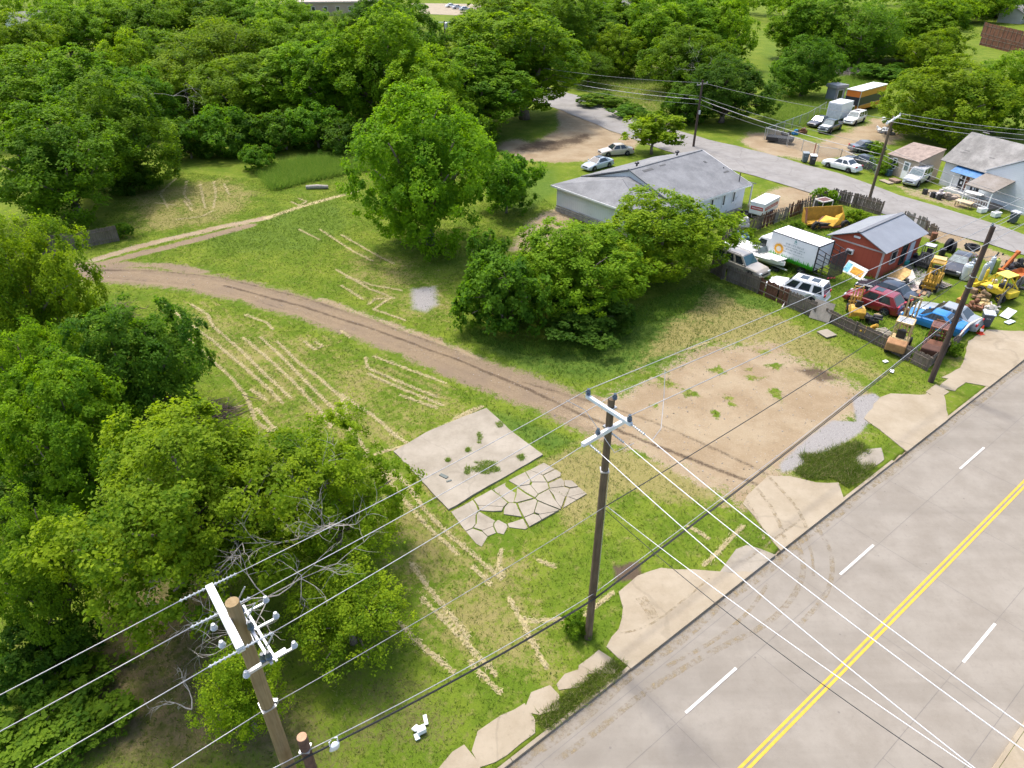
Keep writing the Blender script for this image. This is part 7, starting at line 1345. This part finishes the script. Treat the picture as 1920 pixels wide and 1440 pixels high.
# log, brush piles and things around the houses
lg = empty("log", gp(595, 354), R_(4), "grey bare log lying on the mown grass below the tall grass patch", "log"); MB().tube([(-1.25, 0, .2), (0, .04, .24), (1.25, 0, .2)], [.24, .26, .2], 10).build("trunk", plain("log_bark", (.30, .27, .23), .9, 0, .3, 5), lg); m = MB(); m.lathe([(.19, 0), (.19, .02)], (1.25, 0, .2), 10, 'X'); m.build("cut_end", plain("log_end", (.42, .34, .24), .9), lg)
def brush(label, u, v, w, h, n, mat, seed):
    rn = random.Random(seed); m = MB()
    for k in range(n):
        a = rn.gauss(.2, .5); L = rn.uniform(.5, 1.3) * w * .5; c = Vector((rn.gauss(0, w * .25), rn.gauss(0, w * .2), 0)); c.z = h * max(.05, 1 - (c.length / (w * .6)) ** 2) * rn.random(); d = Vector((math.cos(a), math.sin(a), rn.gauss(0, .2))) * L / 2; j = Vector((rn.gauss(0, .08), rn.gauss(0, .08), rn.gauss(0, .08)))
        m.tube([c - d, c + j, c + d], [.03, .024, .008], 4)
    o = m.build("brush_pile", mat); o.location = gp(u, v); return tag(o, label, "brush pile")
brush("grey brown pile of cut branches beside the deep green layered tree", 382, 786, 3.6, .9, 260, plain("dead_twigs", (.13, .095, .075), .9, 0, .3, 6), 3); brush("reddish heap of dead twigs near the start of the dirt track", 222, 588, 2.6, .6, 130, plain("dead_twigs2", (.17, .11, .085), .9, 0, .3, 6), 4); brush("pile of old boards and pipes in front of the dark trees", 1604, 142, 8, 1.4, 160, plain("old_boards", (.24, .2, .19), .9, 0, .5, 2), 5)
def twigs(label, u, v, z, L, n, seed, spread=1.0, name="dead_branch"):
    rn = random.Random(seed); m = MB(); o0 = gp(u, v, z)
    def br(p, d, L, r, lvl):
        pts = [p]; q = p.copy(); dd = d.copy()
        for _ in range(4): dd = (dd + Vector((rn.gauss(0, .22), rn.gauss(0, .22), rn.gauss(0, .14)))).normalized(); q = q + dd * L / 4; pts.append(q.copy())
        m.tube(pts, [r * .6 * (1 - .8 * i / 4) for i in range(5)], 5)
        if lvl:
            for i in range(2, 5):
                for _ in range(1 if rn.random() < .4 else 2): br(pts[i], (dd + Vector((rn.gauss(0, .7), rn.gauss(0, .7), rn.gauss(0, .4)))).normalized(), L * rn.uniform(.4, .65), r * .5, lvl - 1)
    for k in range(n): a = rn.uniform(0, 6.28); br(Vector(), Vector((math.cos(a) * spread, math.sin(a) * spread, rn.uniform(.1, .6))).normalized(), L * rn.uniform(.7, 1.2), .05, 2)
    o = m.build(name, TWIG); o.location = o0; return tag(o, label, "branch")
twigs("pale bare branches sticking out of the yellow green tree by the foundation slab", 560, 1010, 4.6, 3.2, 8, 2); twigs("pale bare branches hanging beside the near pole", 500, 1120, 4.2, 2.6, 6, 6); twigs("bare drooping twigs under the near pole's wires", 360, 1330, 2.2, 1.3, 2, 9); twigs("grey dead limb inside the big yellow green tree", 280, 1090, 4.6, 1.6, 3, 12); twigs("tangled dead branches on top of the broad crown over the street pole", 1310, 130, 6.0, 3.5, 5, 15); twigs("bare pale limb at the pale feathery tree's edge", 325, 180, 6.5, 4.0, 3, 18); twigs("dead branch inside the big middle tree", 850, 330, 5.5, 1.8, 3, 21)
e = empty("low_table", gp(1805, 388), rzp((1820, 392), (1790, 384)), "low tan wooden table at the street edge by the porch", "table"); MB().box((0, 0, .6), (1.7, .9, .06), m=Matrix.Rotation(.06, 3, 'X')).build("tabletop", plain("tan_wood", (.46, .36, .24), .8, 0, .2, 4), e); [MB().bar((x, y, 0), (x, y, .58), .07).build("leg", plain("tan_wood_dark", (.25, .18, .1), .8), e) for x in (-.7, .7) for y in (-.35, .35)]
for u, v, lb_ in ((1840, 398, "white tub on the grass nearest the low table"), (1866, 406, "white tub on the grass below the porch post")): e = empty("white_tub", gp(u, v), .3, lb_, "tub"); MB().box((0, 0, .25), (.8, .55, .5), taper=1.12).build("tub", WHITE, e, .03); MB().box((0, 0, .5), (.7, .46, .02)).build("opening", plain("tub_dark", (.3, .31, .31), .7), e)
e = empty("white_table", gp(1822, 374), rzp((1838, 378), (1815, 372)), "white folding table before the grey roofed house's porch", "table"); MB().box((0, 0, .74), (1.9, 1.0, .05)).build("tabletop", WHITE, e); [MB().bar((x, y, 0), (x, y, .72), .05).build("leg", STEEL, e) for x in (-.8, .8) for y in (-.4, .4)]
for i, (u, v, lb_) in enumerate(((1733, 364, "black crate left of the pale rubbish"), (1748, 370, "dark upright box by the rubbish nearest the street"), (1760, 374, "small dark box at the grass edge"))): o = MB().box((0, 0, .3), (.4, .4, .6)).build("dark_box", TRIM, None, .02); o.location = gp(u, v); o.rotation_euler.z = .4; tag(o, lb_, "box")
for i, (u, v, L, lb_) in enumerate(((1772, 366, 3.0, "flat white slab in front of the blue awning house"), (1752, 360, 2.0, "flat pale slab beside the silver off roader"))): sheet_thing("pale_slab", lb_, "slab", u, v, (L, 1.2, .1), PAVE, -.35)
sheet_thing("doorstep", "wooden step in front of the beige shed's door", "step", 1678, 340, (1.2, .9, .25), plain("step_wood", (.22, .15, .11), .8), bsa); sheet_thing("pale_step", "white slab at the street edge below the beige shed", "slab", 1662, 341, (1.6, .8, .08), PAVE, bsa); sheet_thing("blue_chair", "dark blue seat beside the beige shed's window", "chair", 1665, 329, (.6, .6, .7), plain("dark_blue", (.04, .08, .11), .6), bsa)
sheet_thing("black_trailer", "low black trailer bed behind the chain link gate", "trailer", 1462, 263, (3.6, 1.6, .5), TRIM, -.5, 0, .3)
# cars in the far car park
for i, (u, v, mt, lb_) in enumerate(((846, 14, P_WHITE, "white car on the far car park, nearest the pole gap"), (858, 17, P_SILV, "silver car on the far car park in the middle"), (872, 20, P_BLGR, "pale blue car on the far car park, nearest the trees"))): p = gp(u, v); car("parked_car", lb_, "car", (p.x, p.y, 0.05), .5, 'sedan', mt)
